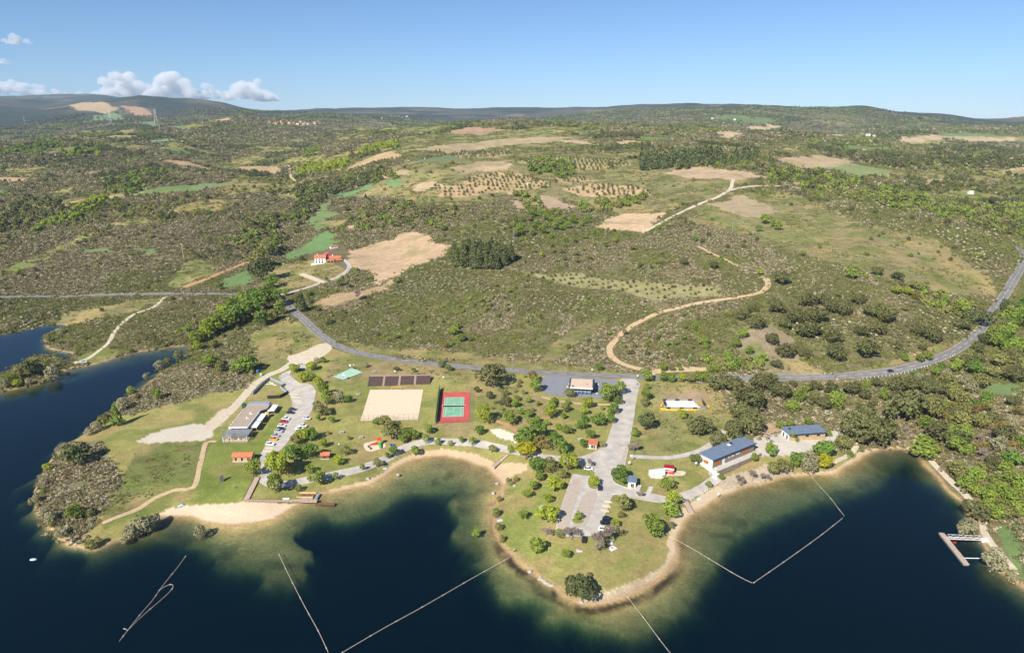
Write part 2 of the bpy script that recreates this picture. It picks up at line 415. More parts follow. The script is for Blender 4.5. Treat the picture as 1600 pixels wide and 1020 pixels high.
# ------------------------------------------------------------------ land cover
SCRUB, LAWN, MEADOW, BARE, ROUGH, WOOD, ORCH, SAND = range(8)
LAND = [  # (code, sRGB, picture polygon), later ones lie over earlier ones
    (LAWN, (150, 145, 86), [(60, 850), (45, 780), (60, 720), (120, 680), (180, 650), (250, 600), (300, 600), (380, 560), (395, 520), (440, 500), (470, 505), (520, 545), (600, 566), (760, 583),
                            (1000, 592), (1120, 598), (1140, 640), (1170, 690), (1300, 705), (1440, 690), (1460, 735), (1400, 760), (1100, 1000), (700, 1000), (100, 900)]),
    (SCRUB, (126, 118, 92), [(60, 850), (40, 780), (62, 750), (80, 720), (100, 700), (130, 690), (155, 692), (170, 720), (185, 740), (180, 770), (160, 800), (140, 830), (110, 855)]),
    (SCRUB, (132, 124, 98), [(180, 650), (190, 635), (250, 585), (300, 555), (330, 545), (395, 540), (408, 575), (380, 605), (330, 615), (290, 625), (230, 640), (205, 648)]),
    (ROUGH, (120, 122, 66), [(160, 800), (200, 730), (215, 700), (240, 692), (330, 688), (305, 760), (230, 785), (160, 830)]),
    (ROUGH, (140, 132, 78), [(395, 540), (400, 520), (430, 505), (470, 510), (520, 545), (470, 560), (440, 575), (405, 570)]),
    (ROUGH, (158, 140, 92), [(520, 560), (560, 556), (680, 572), (770, 582), (770, 596), (675, 592), (580, 590), (555, 606), (500, 600)]),
    (ROUGH, (160, 142, 96), [(662, 662), (740, 660), (745, 682), (660, 684)]),
    (ROUGH, (158, 140, 92), [(745, 610), (800, 600), (850, 620), (860, 665), (820, 680), (790, 665), (750, 650)]),
    (ROUGH, (146, 142, 84), [(1010, 598), (1120, 600), (1140, 640), (1120, 690), (1060, 712), (985, 712), (1000, 660)]),
    (BARE, (168, 142, 104), [(1030, 612), (1090, 608), (1120, 620), (1100, 626), (1040, 624)]),
    (LAWN, (126, 136, 68), [(330, 690), (350, 685), (400, 690), (440, 640), (455, 645), (420, 700), (395, 770), (360, 785), (290, 785), (240, 800), (150, 830), (230, 788), (305, 765)]),
    (LAWN, (136, 142, 76), [(780, 790), (800, 760), (840, 730), (880, 740), (850, 800), (870, 830), (960, 840), (1000, 810), (1040, 830), (1010, 880), (930, 900), (840, 880), (790, 850)]),
    (BARE, (204, 180, 142), [(1000, 905), (1040, 880), (1050, 850), (1040, 820), (1062, 800), (1085, 800), (1062, 850), (1060, 880), (1018, 920), (960, 945), (920, 945), (900, 935), (960, 920)]),
    (SAND, (206, 194, 176), [(212, 690), (240, 675), (300, 662), (328, 662), (335, 680), (318, 688), (270, 690), (235, 693)]),
    (SAND, (204, 186, 160), [(318, 664), (345, 640), (370, 632), (365, 645), (342, 666), (330, 672)]),
    (SAND, (222, 198, 168), [(240, 808), (262, 796), (290, 790), (340, 787), (400, 785), (440, 786), (475, 784), (520, 830), (440, 860), (300, 860)]),
    (SAND, (206, 180, 146), [(494, 780), (494, 770), (540, 758), (575, 750), (598, 738), (615, 722), (640, 710), (670, 707), (705, 708), (730, 713), (750, 722), (770, 726), (800, 722), (826, 724), (824, 735),
                             (800, 745), (788, 758), (786, 772), (770, 790), (700, 790), (540, 800), (494, 800)]),
    (SAND, (210, 184, 148), [(640, 706), (690, 700), (735, 706), (775, 722), (765, 732), (735, 718), (690, 711), (645, 714)]),
    (SAND, (206, 184, 152), [(1040, 850), (1052, 815), (1062, 800), (1085, 778), (1110, 764), (1135, 752), (1180, 746), (1230, 740), (1290, 736), (1305, 733), (1320, 722), (1335, 714), (1343, 705), (1360, 699),
                             (1400, 696), (1426, 699), (1426, 712), (1300, 790), (1100, 860), (1060, 870)]),
    (BARE, (196, 176, 146), [(1130, 765), (1120, 752), (1150, 740), (1200, 725), (1240, 728), (1235, 745), (1190, 756)]),
    (SAND, (192, 184, 172), [(1175, 684), (1200, 678), (1290, 672), (1318, 672), (1322, 684), (1290, 692), (1262, 706), (1235, 712), (1190, 712), (1178, 700)]),
    (BARE, (190, 158, 118), [(1178, 680), (1186, 660), (1215, 658), (1225, 672), (1200, 678)]),
    (SAND, (222, 210, 190), [(765, 672), (780, 669), (800, 676), (815, 684), (805, 690), (780, 684)]),
    # across the road
    (ROUGH, (140, 131, 88), [(540, 306), (600, 268), (700, 246), (820, 236), (960, 240), (1080, 255), (1190, 280), (1130, 300), (1040, 332), (960, 332), (880, 310), (780, 314), (700, 322), (620, 312)]),
    (ROUGH, (138, 128, 84), [(870, 530), (905, 505), (950, 495), (945, 512), (915, 528), (890, 545), (875, 560), (830, 575), (790, 580), (850, 555)]),
    (ROUGH, (146, 136, 82), [(520, 520), (560, 548), (640, 558), (760, 572), (900, 582), (1010, 586), (950, 574), (800, 560), (680, 545), (600, 545)]),
    (ROUGH, (150, 134, 104), [(1150, 520), (1200, 505), (1240, 530), (1250, 560), (1300, 585), (1200, 588), (1160, 560)]),
    (ROUGH, (150, 134, 82), [(1330, 583), (1400, 570), (1460, 552), (1500, 535), (1490, 528), (1430, 550), (1360, 572)]),
    (BARE, (196, 164, 124), [(548, 410), (552, 392), (600, 378), (640, 362), (665, 365), (702, 385), (701, 400), (660, 412), (615, 432), (590, 445), (575, 430)]),
    (BARE, (186, 154, 112), [(480, 478), (520, 461), (580, 449), (622, 432), (605, 450), (560, 466), (500, 486)]),
    (ROUGH, (160, 142, 92), [(415, 430), (440, 412), (490, 405), (540, 420), (530, 435), (490, 448), (440, 452), (420, 445)]),
    (MEADOW, (112, 152, 66), [(440, 400), (470, 380), (495, 362), (530, 366), (538, 377), (510, 390), (470, 402), (445, 405)]),
    (MEADOW, (112, 144, 62), [(340, 440), (400, 412), (402, 440), (360, 450)]),
    (MEADOW, (120, 146, 66), [(480, 360), (490, 330), (530, 305), (522, 340), (502, 360)]),
    (MEADOW, (110, 152, 80), [(522, 300), (570, 290), (576, 297), (525, 307)]),
    (MEADOW, (110, 152, 80), [(598, 288), (615, 282), (630, 287), (605, 295)]),
    (ROUGH, (150, 144, 62), [(455, 268), (500, 250), (545, 240), (560, 250), (540, 264), (470, 277)]),
    (ROUGH, (162, 150, 58), [(555, 230), (622, 222), (622, 238), (550, 241)]),
    (ROUGH, (166, 150, 92), [(335, 301), (400, 275), (440, 275), (470, 295), (420, 301), (350, 306)]),
    (ROUGH, (166, 146, 86), [(255, 331), (290, 316), (350, 310), (375, 312), (340, 326), (280, 335)]),
    (ROUGH, (132, 140, 70), [(0, 420), (60, 398), (110, 375), (140, 365), (165, 355), (160, 363), (110, 386), (60, 411), (0, 433)]),
    (MEADOW, (116, 138, 64), [(120, 388), (180, 388), (240, 392), (257, 398), (130, 396)]),
    (ROUGH, (140, 140, 80), [(270, 445), (285, 412), (300, 402), (345, 415), (330, 428), (290, 447)]),
    (ROUGH, (136, 130, 82), [(95, 502), (110, 487), (160, 477), (240, 466), (252, 470), (200, 490), (130, 506)]),
    (ROUGH, (128, 134, 66), [(120, 572), (110, 560), (150, 545), (175, 548), (165, 562), (140, 570)]),
    (BARE, (208, 174, 132), [(928, 354), (950, 338), (985, 332), (1032, 334), (1037, 340), (1005, 363), (965, 360)]),
    (BARE, (182, 156, 124), [(798, 316), (850, 305), (900, 322), (880, 329), (820, 329)]),
    (ORCH, (198, 166, 120), [(883, 296), (930, 287), (1000, 292), (1022, 303), (960, 309), (910, 304)]),
    (ORCH, (196, 164, 116), [(722, 281), (780, 270), (830, 275), (862, 290), (800, 301), (760, 299)]),
    (ORCH, (190, 158, 116), [(676, 292), (730, 288), (772, 300), (720, 309), (690, 306)]),
    (BARE, (194, 164, 128), [(1033, 271), (1090, 260), (1150, 265), (1197, 276), (1150, 283), (1080, 279)]),
    (ORCH, (178, 162, 104), [(800, 252), (880, 246), (960, 250), (990, 258), (940, 266), (850, 262)]),
    (ROUGH, (140, 136, 82), [(560, 226), (640, 214), (700, 208), (800, 205), (905, 210), (930, 222), (860, 234), (760, 242), (690, 238), (620, 240)]),
    (BARE, (184, 160, 118), [(632, 236), (690, 226), (760, 219), (850, 214), (902, 216), (850, 224), (770, 230), (700, 238)]),
    (BARE, (176, 154, 112), [(700, 262), (760, 252), (800, 250), (790, 260), (730, 270)]),
    (ROUGH, (150, 146, 84), [(700, 215), (780, 208), (800, 212), (730, 220)]),
    (MEADOW, (120, 134, 78), [(640, 252), (700, 243), (740, 246), (690, 256)]),
    (BARE, (176, 140, 108), [(688, 206), (740, 198), (792, 203), (740, 211)]),
    (ROUGH, (150, 148, 84), [(800, 205), (860, 197), (920, 200), (900, 210), (840, 212)]),
    (ROUGH, (140, 134, 86), [(1060, 345), (1100, 320), (1150, 300), (1230, 300), (1290, 320), (1330, 345), (1330, 400), (1250, 395), (1170, 370), (1110, 355)]),
    (BARE, (176, 154, 116), [(1105, 321), (1160, 304), (1222, 330), (1170, 341)]),
    (ROUGH, (146, 134, 90), [(1250, 395), (1330, 345), (1380, 355), (1450, 370), (1500, 400), (1540, 430), (1560, 460), (1500, 462), (1440, 450), (1370, 430), (1300, 410)]),
    (ORCH, (156, 148, 98), [(820, 425), (900, 428), (1000, 438), (1130, 445), (1130, 458), (1040, 470), (980, 455), (860, 440)]),
    (BARE, (186, 156, 116), [(1427, 286), (1460, 273), (1487, 276), (1450, 291)]),
    (BARE, (190, 164, 122), [(1200, 252), (1260, 242), (1330, 248), (1348, 262), (1250, 266)]),
    (MEADOW, (140, 152, 74), [(1288, 263), (1360, 258), (1402, 272), (1330, 276)]),
    (ROUGH, (132, 140, 76), [(1470, 302), (1510, 296), (1560, 305), (1550, 314), (1500, 312)]),
    (MEADOW, (120, 148, 66), [(1530, 607), (1560, 598), (1600, 600), (1600, 618), (1550, 616)]),
    (MEADOW, (112, 144, 58), [(1555, 822), (1600, 815), (1600, 905), (1575, 870)]),
]
FAR = [
    (ROUGH, (152, 148, 82), [(60, 303), (110, 291), (132, 298), (80, 311)]), (ROUGH, (150, 146, 78), [(330, 252), (400, 240), (422, 250), (350, 263)]), (ROUGH, (148, 142, 80), [(0, 268), (60, 258), (90, 266), (20, 278)]),
    (ROUGH, (152, 144, 84), [(380, 232), (440, 224), (460, 232), (400, 242)]), (MEADOW, (128, 148, 74), [(300, 290), (340, 282), (352, 290), (312, 298)]), (ROUGH, (150, 144, 80), [(180, 345), (240, 338), (250, 346), (190, 354)]),
    (ROUGH, (150, 146, 76), [(440, 246), (500, 238), (510, 246), (450, 254)]), (ROUGH, (146, 142, 80), [(520, 214), (570, 208), (590, 214), (540, 222)]), (ROUGH, (150, 140, 88), [(60, 235), (110, 228), (120, 234), (70, 241)]),
    (BARE, (196, 168, 126), [(640, 290), (672, 284), (690, 292), (655, 298)]), (BARE, (190, 160, 118), [(790, 300), (812, 296), (832, 302), (806, 307)]), (BARE, (198, 168, 126), [(740, 262), (790, 256), (800, 264), (760, 270)]),
    (ORCH, (182, 158, 112), [(868, 280), (905, 276), (930, 283), (890, 289)]), (BARE, (188, 160, 120), [(590, 272), (630, 266), (640, 274), (600, 280)]), (ROUGH, (152, 146, 88), [(640, 272), (690, 264), (720, 270), (670, 280)]),
    (ROUGH, (150, 144, 88), [(960, 268), (1020, 272), (1000, 282), (950, 280)]), (BARE, (186, 160, 118), [(1240, 285), (1290, 280), (1310, 290), (1262, 294)]), (ROUGH, (146, 140, 84), [(1390, 272), (1450, 262), (1500, 270), (1430, 282)]),
    (BARE, (190, 160, 122), [(1335, 250), (1370, 246), (1392, 252), (1350, 257)]), (ROUGH, (150, 142, 86), [(1500, 275), (1560, 268), (1600, 275), (1600, 284), (1530, 285)]), (BARE, (196, 166, 128), [(1570, 262), (1600, 258), (1600, 266), (1580, 268)]),
    (ROUGH, (152, 146, 88), [(1180, 235), (1240, 232), (1250, 240), (1200, 244)]), (ROUGH, (148, 142, 84), [(430, 305), (470, 298), (480, 306), (440, 312)]), (ROUGH, (150, 142, 92), [(500, 345), (530, 340), (545, 350), (510, 356)]),
    (BARE, (186, 158, 118), [(545, 352), (580, 346), (590, 352), (555, 360)]), (ROUGH, (146, 140, 80), [(940, 240), (1000, 236), (1010, 244), (950, 248)]), (ORCH, (176, 158, 108), [(700, 238), (790, 232), (800, 242), (720, 248)]),
    (ROUGH, (150, 160, 110), [(1285, 213), (1350, 211), (1357, 217), (1320, 221)]), (BARE, (196, 168, 128), [(1400, 219), (1500, 214), (1592, 216), (1570, 224), (1420, 224)]),
    (BARE, (184, 158, 120), [(93, 166), (140, 160), (187, 170), (165, 178), (120, 173)]), (BARE, (180, 140, 112), [(185, 165), (215, 167), (240, 179), (220, 183)]),
    (MEADOW, (120, 150, 84), [(145, 181), (180, 177), (203, 187), (150, 191)]), (MEADOW, (120, 148, 96), [(205, 191), (240, 190), (312, 200), (290, 206), (230, 197)]),
    (ROUGH, (160, 150, 60), [(280, 195), (330, 197), (330, 200), (285, 199)]), (MEADOW, (126, 160, 120), [(225, 220), (270, 217), (283, 222), (232, 224)]),
    (ROUGH, (156, 148, 74), [(185, 207), (215, 203), (218, 210), (190, 213)]), (ROUGH, (150, 146, 74), [(255, 222), (300, 228), (295, 235), (270, 230)]),
    (BARE, (202, 176, 140), [(1118, 210), (1150, 206), (1172, 209), (1150, 217), (1122, 216)]), (BARE, (200, 170, 132), [(1165, 200), (1200, 195), (1222, 198), (1200, 206)]),
    (ROUGH, (170, 160, 104), [(440, 196), (455, 193), (480, 196), (470, 199)]), (ROUGH, (150, 146, 80), [(545, 202), (640, 196), (700, 199), (660, 210), (560, 208)]),
    (ROUGH, (160, 150, 90), [(1000, 236), (1060, 240), (1040, 246), (1000, 243)]), (BARE, (196, 166, 130), [(868, 218), (900, 219), (935, 229), (905, 226)]), (BARE, (188, 160, 120), [(958, 220), (985, 216), (1008, 222), (975, 226)]),
]


def desat(c, code):
    g = float(c @ np.array([.3, .59, .11]))
    k, v = {BARE: (.85, .95), ORCH: (.88, .95), MEADOW: (.72, .9), ROUGH: (.9, .95)}.get(code, (1, 1))
    return (g + (c - g) * k) * v


polyw = wps([p for _, _, p in LAND + FAR])
LANDW = [(c, desat(np.array(lin(*rgb)), c), w) for (c, rgb, _), w in zip(LAND + FAR, polyw)]


def cover(x, y):
    r = np.hypot(x, y)
    N = len(x)
    col = np.empty((N, 3))
    code = np.full(N, SCRUB)
    a = fbm(x / 60, y / 60, 0, 4)[:, None]
    b = fbm(x / 14, y / 14, 3, 3)[:, None]
    col[:] = np.array(lin(110, 105, 72)) * (1 - a) + np.array(lin(128, 118, 90)) * a
    g = sstep(.46, .60, fbm(x / 90 + 31, y / 90, 5, 4))[:, None]
    col = col * (1 - g) + np.array(lin(110, 106, 68)) * g
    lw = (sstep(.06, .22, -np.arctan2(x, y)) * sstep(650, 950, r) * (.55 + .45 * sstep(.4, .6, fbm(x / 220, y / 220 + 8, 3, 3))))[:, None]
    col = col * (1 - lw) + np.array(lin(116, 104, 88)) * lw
    # patchwork of far fields and woods
    cs = np.clip(r * 0.05, 60, 240)
    k = np.floor(np.log2(cs / 60))
    cs = 60 * 2 ** k
    sx, sy = x + 30 * (fbm(x / 80, y / 80, 1, 2) - .5), y + 30 * (fbm(x / 80, y / 80, 2, 2) - .5)
    ci, cj = np.floor(sx / (cs * 1.7)), np.floor(sy / cs)
    best, bid = np.full(N, 1e18), np.zeros(N)
    for di in (-1, 0, 1):
        for dj in (-1, 0, 1):
            ii, jj = ci + di, cj + dj
            h1 = np.abs(np.sin(ii * 127.1 + jj * 311.7 + k * 17) * 43758.5453) % 1
            h2 = np.abs(np.sin(ii * 269.5 + jj * 183.3 + k * 11) * 43758.5453) % 1
            d = ((ii + h1) * cs * 1.7 - sx) ** 2 / 2.4 + ((jj + h2) * cs - sy) ** 2
            near = d < best
            best = np.where(near, d, best)
            bid = np.where(near, (h1 * 7.77 + h2 * 3.3) % 1, bid)
    types = [(0.62, SCRUB, (116, 108, 84)), (0.72, WOOD, (84, 88, 58)), (.79, WOOD, (98, 104, 58)), (.88, ROUGH, (128, 124, 80)), (.94, ROUGH, (144, 136, 90)), (.97, MEADOW, (112, 130, 78)), (1.01, BARE, (180, 154, 116))]
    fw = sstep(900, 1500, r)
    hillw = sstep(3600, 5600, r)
    prev = 0
    for hi_, cd, rgb in types:
        s = (bid >= prev) & (bid < hi_) & (fw > .5)
        prev = hi_
        if cd in (MEADOW, BARE):
            s &= hillw < .6
        col[s] = np.array(lin(*rgb)) * (0.8 + 0.4 * a[s])
        code[s] = cd
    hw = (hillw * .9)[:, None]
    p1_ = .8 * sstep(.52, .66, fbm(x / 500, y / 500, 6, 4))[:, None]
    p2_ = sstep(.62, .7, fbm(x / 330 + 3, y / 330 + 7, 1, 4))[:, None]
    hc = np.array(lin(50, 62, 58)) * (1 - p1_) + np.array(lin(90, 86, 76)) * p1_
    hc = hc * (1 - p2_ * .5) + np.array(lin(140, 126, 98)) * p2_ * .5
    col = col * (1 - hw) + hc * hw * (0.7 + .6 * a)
    jk = np.where(r < 520, 1.8, np.clip(r / 32, 14, 48))
    jl = np.where(r < 520, 8.0, 26.0)
    jx = x + jk * (fbm(x / jl, y / jl, 6, 4) - .5)
    jy = y + jk * (fbm(x / jl + 9, y / jl, 7, 4) - .5)
    for cd, c, w in LANDW:
        lo, hi_ = w.min(0) - 20, w.max(0) + 20
        box = np.nonzero((jx > lo[0]) & (jx < hi_[0]) & (jy > lo[1]) & (jy < hi_[1]))[0]
        if not len(box):
            continue
        s = box[inpoly(w, jx[box], jy[box])]
        col[s] = c
        code[s] = cd
        if cd in (LAWN, ROUGH):
            t = sstep(.46, .68, fbm(x[s] / 22 + 5, y[s] / 22, 2, 4))[:, None]
            col[s] = col[s] * (1 - t * .8) + np.array(lin(160, 142, 96)) * t * .8
            t = sstep(.52, .66, fbm(x[s] / 17, y[s] / 17 + 40, 6, 4))[:, None]
            col[s] = col[s] * (1 - t * .6) + np.array(lin(112, 126, 62)) * t * .55
        if cd in (BARE, ORCH):
            t = sstep(.5, .7, fbm(x[s] / 18, y[s] / 18, 1, 4))[:, None]
            col[s] = col[s] * (1 - t * .45) + np.array(lin(140, 132, 84)) * t * .45
    sd = shore_d(x, y)
    # shore line and lake bed
    edge = (sd > -1) & (sd < 2.5) & (code != SAND)
    t = (1 - sstep(0.4, 2.5, sd[edge]))[:, None]
    col[edge] = col[edge] * (1 - t) + np.array(lin(178, 150, 110)) * t
    bed = sd <= 0
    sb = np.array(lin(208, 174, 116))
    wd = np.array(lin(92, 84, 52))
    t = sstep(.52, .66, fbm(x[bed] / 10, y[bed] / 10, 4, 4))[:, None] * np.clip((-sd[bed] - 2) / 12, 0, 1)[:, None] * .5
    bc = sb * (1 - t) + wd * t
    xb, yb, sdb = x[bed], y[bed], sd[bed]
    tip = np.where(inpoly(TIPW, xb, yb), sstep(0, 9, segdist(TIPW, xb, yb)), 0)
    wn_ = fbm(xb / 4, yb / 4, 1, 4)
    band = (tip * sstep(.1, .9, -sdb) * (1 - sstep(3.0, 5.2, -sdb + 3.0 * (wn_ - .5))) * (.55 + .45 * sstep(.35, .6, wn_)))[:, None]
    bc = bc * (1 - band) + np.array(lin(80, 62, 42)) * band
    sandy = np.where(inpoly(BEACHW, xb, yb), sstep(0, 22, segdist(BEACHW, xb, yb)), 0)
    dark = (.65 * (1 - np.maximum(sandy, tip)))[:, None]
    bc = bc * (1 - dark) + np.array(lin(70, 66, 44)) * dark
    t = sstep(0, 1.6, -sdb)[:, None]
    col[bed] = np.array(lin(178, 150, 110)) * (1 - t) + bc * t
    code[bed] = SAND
    wet = (sd > 0) & (sd < 3) & (code == SAND)
    t = (1 - sstep(.2, 1.5, sd[wet]))[:, None]
    col[wet] = col[wet] * (1 - t) + np.array(lin(178, 150, 110)) * t
    amp = np.choose(code, [1.0, .75, .6, .8, .9, 1.0, .8, .28])
    amp[bed] = .85
    return np.column_stack([col, amp]), code


TIPW = wpoly([(755, 780), (800, 780), (900, 880), (960, 900), (1040, 860), (1066, 822), (1082, 830), (1080, 990), (740, 1010)])
BEACHW = wpoly([(240, 790), (494, 760), (640, 700), (760, 715), (1000, 880), (1080, 780), (1300, 720), (1430, 690), (1430, 740), (1300, 830), (1150, 960), (1000, 1040), (740, 1000), (700, 860), (520, 930), (300, 900)])

# ------------------------------------------------------------------ the ground sheet
th = np.concatenate([np.linspace(-1.1, -0.72, 60)[:-1], np.linspace(-0.72, 0.72, 700), np.linspace(0.72, 1.1, 60)[1:]])
rr = [80.0]
while rr[-1] < 15500:
    rr.append(rr[-1] + max(1.25, rr[-1] * (0.0052 if rr[-1] < 2600 else .009)))
rr = np.array(rr)
TT, RR = np.meshgrid(th, rr, indexing='ij')
gx, gy = (RR * np.sin(TT)).ravel(), (RR * np.cos(TT)).ravel()
GZ = height(gx, gy)
gcol, gcode = cover(gx, gy)
nt_, nr_ = TT.shape
ii = np.arange(nt_ * nr_).reshape(nt_, nr_)
F = np.stack([ii[:-1, :-1], ii[1:, :-1], ii[1:, 1:], ii[:-1, 1:]], -1).reshape(-1, 4)[:, ::-1]


def ground_material():
    m = bpy.data.materials.new('ground')
    m.use_nodes = True
    nt = m.node_tree
    b = nt.nodes['Principled BSDF']
    b.inputs['Roughness'].default_value = 0.95
    b.inputs['Specular IOR Level'].default_value = 0.1
    at_ = nt.nodes.new('ShaderNodeAttribute')
    at_.attribute_name = 'cover'
    geo = nt.nodes.new('ShaderNodeNewGeometry')
    val = None
    for sc, lo, hi in ((0.9, .72, 1.28), (0.16, .80, 1.2), (.035, .85, 1.15)):
        nz = nt.nodes.new('ShaderNodeTexNoise')
        nz.inputs['Scale'].default_value = sc
        nz.inputs['Detail'].default_value = 5
        nz.inputs['Roughness'].default_value = .65
        nt.links.new(geo.outputs['Position'], nz.inputs['Vector'])
        mr = nt.nodes.new('ShaderNodeMapRange')
        mr.inputs[1].default_value, mr.inputs[2].default_value, mr.inputs[3].default_value, mr.inputs[4].default_value = .32, .68, lo, hi
        nt.links.new(nz.outputs[0], mr.inputs[0])
        if val is None:
            val = mr.outputs[0]
            bump_src = nz.outputs[0]
        else:
            mu = nt.nodes.new('ShaderNodeMath')
            mu.operation = 'MULTIPLY'
            nt.links.new(val, mu.inputs[0])
            nt.links.new(mr.outputs[0], mu.inputs[1])
            val = mu.outputs[0]
    am = nt.nodes.new('ShaderNodeMapRange')         # how uneven the surface is: alpha of the cover
    am.inputs[3].default_value = 1.0
    am.clamp = False
    nt.links.new(at_.outputs['Alpha'], am.inputs[0])
    nt.links.new(val, am.inputs[4])
    val = am.outputs[0]
    vm = nt.nodes.new('ShaderNodeVectorMath')
    vm.operation = 'SCALE'
    nt.links.new(at_.outputs['Color'], vm.inputs[0])
    nt.links.new(val, vm.inputs['Scale'])
    nt.links.new(vm.outputs[0], b.inputs['Base Color'])
    bp = nt.nodes.new('ShaderNodeBump')
    bp.inputs['Distance'].default_value = 0.25
    bp.inputs['Strength'].default_value = .6
    bs = nt.nodes.new('ShaderNodeMath')
    bs.operation = 'MULTIPLY'
    bs.inputs[1].default_value = .6
    nt.links.new(at_.outputs['Alpha'], bs.inputs[0])
    nt.links.new(bs.outputs[0], bp.inputs['Strength'])
    nt.links.new(bump_src, bp.inputs['Height'])
    nt.links.new(bp.outputs[0], b.inputs['Normal'])
    return m


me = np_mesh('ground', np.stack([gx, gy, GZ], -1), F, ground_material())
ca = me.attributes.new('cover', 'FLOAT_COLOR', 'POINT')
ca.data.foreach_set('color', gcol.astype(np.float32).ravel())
me.polygons.foreach_set('use_smooth', np.ones(len(me.polygons), bool))
ground = bpy.data.objects.new('ground', me)
COLL.objects.link(ground)
tag(ground, kind='structure')

bedm = mat('deep_bed', (60, 58, 40))
bed = mesh_obj('lake_bed', [(-5800, -5000, -27), (5800, -5000, -27), (5800, 1500, -27), (-5800, 1500, -27)], [(0, 1, 2, 3)], bedm)
tag(bed, kind='structure')


# ------------------------------------------------------------------ water
def water_material():
    m = bpy.data.materials.new('water')
    m.use_nodes = True
    nt = m.node_tree
    nt.nodes.remove(nt.nodes['Principled BSDF'])
    out = nt.nodes['Material Output']
    tr = nt.nodes.new('ShaderNodeBsdfTransparent')
    gl = nt.nodes.new('ShaderNodeBsdfGlossy')
    gl.inputs['Roughness'].default_value = 0.08
    lw = nt.nodes.new('ShaderNodeLayerWeight')          # Schlick reflectance, the same from above and below
    lw.inputs['Blend'].default_value = 0.5
    pw = nt.nodes.new('ShaderNodeMath')
    pw.operation = 'POWER'
    pw.inputs[1].default_value = 5
    nt.links.new(lw.outputs['Facing'], pw.inputs[0])
    fr = nt.nodes.new('ShaderNodeMath')
    fr.operation = 'MULTIPLY_ADD'
    fr.inputs[1].default_value, fr.inputs[2].default_value = 0.98, 0.02
    nt.links.new(pw.outputs[0], fr.inputs[0])
    mx = nt.nodes.new('ShaderNodeMixShader')
    geo = nt.nodes.new('ShaderNodeNewGeometry')
    nz = nt.nodes.new('ShaderNodeTexNoise')
    nz.inputs['Scale'].default_value = 0.55
    nz.inputs['Detail'].default_value = 3
    nt.links.new(geo.outputs['Position'], nz.inputs['Vector'])
    bp = nt.nodes.new('ShaderNodeBump')
    bp.inputs['Strength'].default_value = 0.35
    bp.inputs['Distance'].default_value = 0.12
    ws = nt.nodes.new('ShaderNodeTexNoise')             # wind streaks: calmer and rougher water
    ws.inputs['Scale'].default_value = 0.012
    ws.inputs['Detail'].default_value = 4
    mp = nt.nodes.new('ShaderNodeMapping')
    mp.inputs['Scale'].default_value = (1, 3.2, 1)
    mp.inputs['Rotation'].default_value = (0, 0, .5)
    nt.links.new(geo.outputs['Position'], mp.inputs['Vector'])
    nt.links.new(mp.outputs[0], ws.inputs['Vector'])
    mr = nt.nodes.new('ShaderNodeMapRange')
    mr.inputs[1].default_value, mr.inputs[2].default_value, mr.inputs[3].default_value, mr.inputs[4].default_value = .35, .65, .12, .75
    nt.links.new(ws.outputs[0], mr.inputs[0])
    nt.links.new(mr.outputs[0], bp.inputs['Strength'])
    nt.links.new(nz.outputs[0], bp.inputs['Height'])
    nt.links.new(bp.outputs[0], gl.inputs['Normal'])
    nt.links.new(fr.outputs[0], mx.inputs[0])
    nt.links.new(tr.outputs[0], mx.inputs[1])
    nt.links.new(gl.outputs[0], mx.inputs[2])
    nt.links.new(mx.outputs[0], out.inputs['Surface'])
    ab = nt.nodes.new('ShaderNodeVolumeAbsorption')
    ab.inputs['Density'].default_value = 0.42
    ab.inputs['Color'].default_value = (0.25, 0.48, 0.42, 1)
    sc = nt.nodes.new('ShaderNodeVolumeScatter')
    sc.inputs['Density'].default_value = 0.015
    sc.inputs['Color'].default_value = (0.0, 0.42, 0.92, 1)
    ad = nt.nodes.new('ShaderNodeAddShader')
    nt.links.new(ab.outputs[0], ad.inputs[0])
    nt.links.new(sc.outputs[0], ad.inputs[1])
    nt.links.new(ad.outputs[0], out.inputs['Volume'])
    return m


def box_vf(x0, x1, y0, y1, z0, z1):
    V = [(x0, y0, z0), (x1, y0, z0), (x1, y1, z0), (x0, y1, z0), (x0, y0, z1), (x1, y0, z1), (x1, y1, z1), (x0, y1, z1)]
    return V, [(0, 3, 2, 1), (4, 5, 6, 7), (0, 1, 5, 4), (1, 2, 6, 5), (2, 3, 7, 6), (3, 0, 4, 7)]


water = mesh_obj('water', *box_vf(-2500, 2500, -2500, 640, -30, 0), water_material())
tag(water, kind='structure')

hz = bpy.data.materials.new('haze')
hz.use_nodes = True
hz.node_tree.nodes.remove(hz.node_tree.nodes['Principled BSDF'])
pv = hz.node_tree.nodes.new('ShaderNodeVolumePrincipled')
pv.inputs['Color'].default_value = (0.55, 0.75, 1.0, 1)
pv.inputs['Anisotropy'].default_value = -0.1
pv.inputs['Density'].default_value = 3.3e-5
hz.node_tree.links.new(pv.outputs[0], hz.node_tree.nodes['Material Output'].inputs['Volume'])
haze = mesh_obj('haze', *box_vf(-16000, 16000, -6000, 16200, -32, 900), hz)
tag(haze, kind='stuff')

# ------------------------------------------------------------------ clouds beyond the hills
CLM = bpy.data.materials.new('cloud')
CLM.use_nodes = True
CLM.node_tree.nodes.remove(CLM.node_tree.nodes['Principled BSDF'])
cv = CLM.node_tree.nodes.new('ShaderNodeVolumePrincipled')
cv.inputs['Color'].default_value = (.995, .995, 1, 1)
cv.inputs['Density'].default_value = 0.0030
cv.inputs['Anisotropy'].default_value = -0.25
CLM.node_tree.links.new(cv.outputs[0], CLM.node_tree.nodes['Material Output'].inputs['Volume'])
ico = bmesh.new()
bmesh.ops.create_icosphere(ico, subdivisions=3, radius=1)
IV = np.array([v.co for v in ico.verts])
IF = np.array([[v.index for v in f.verts] for f in ico.faces])
ico.free()


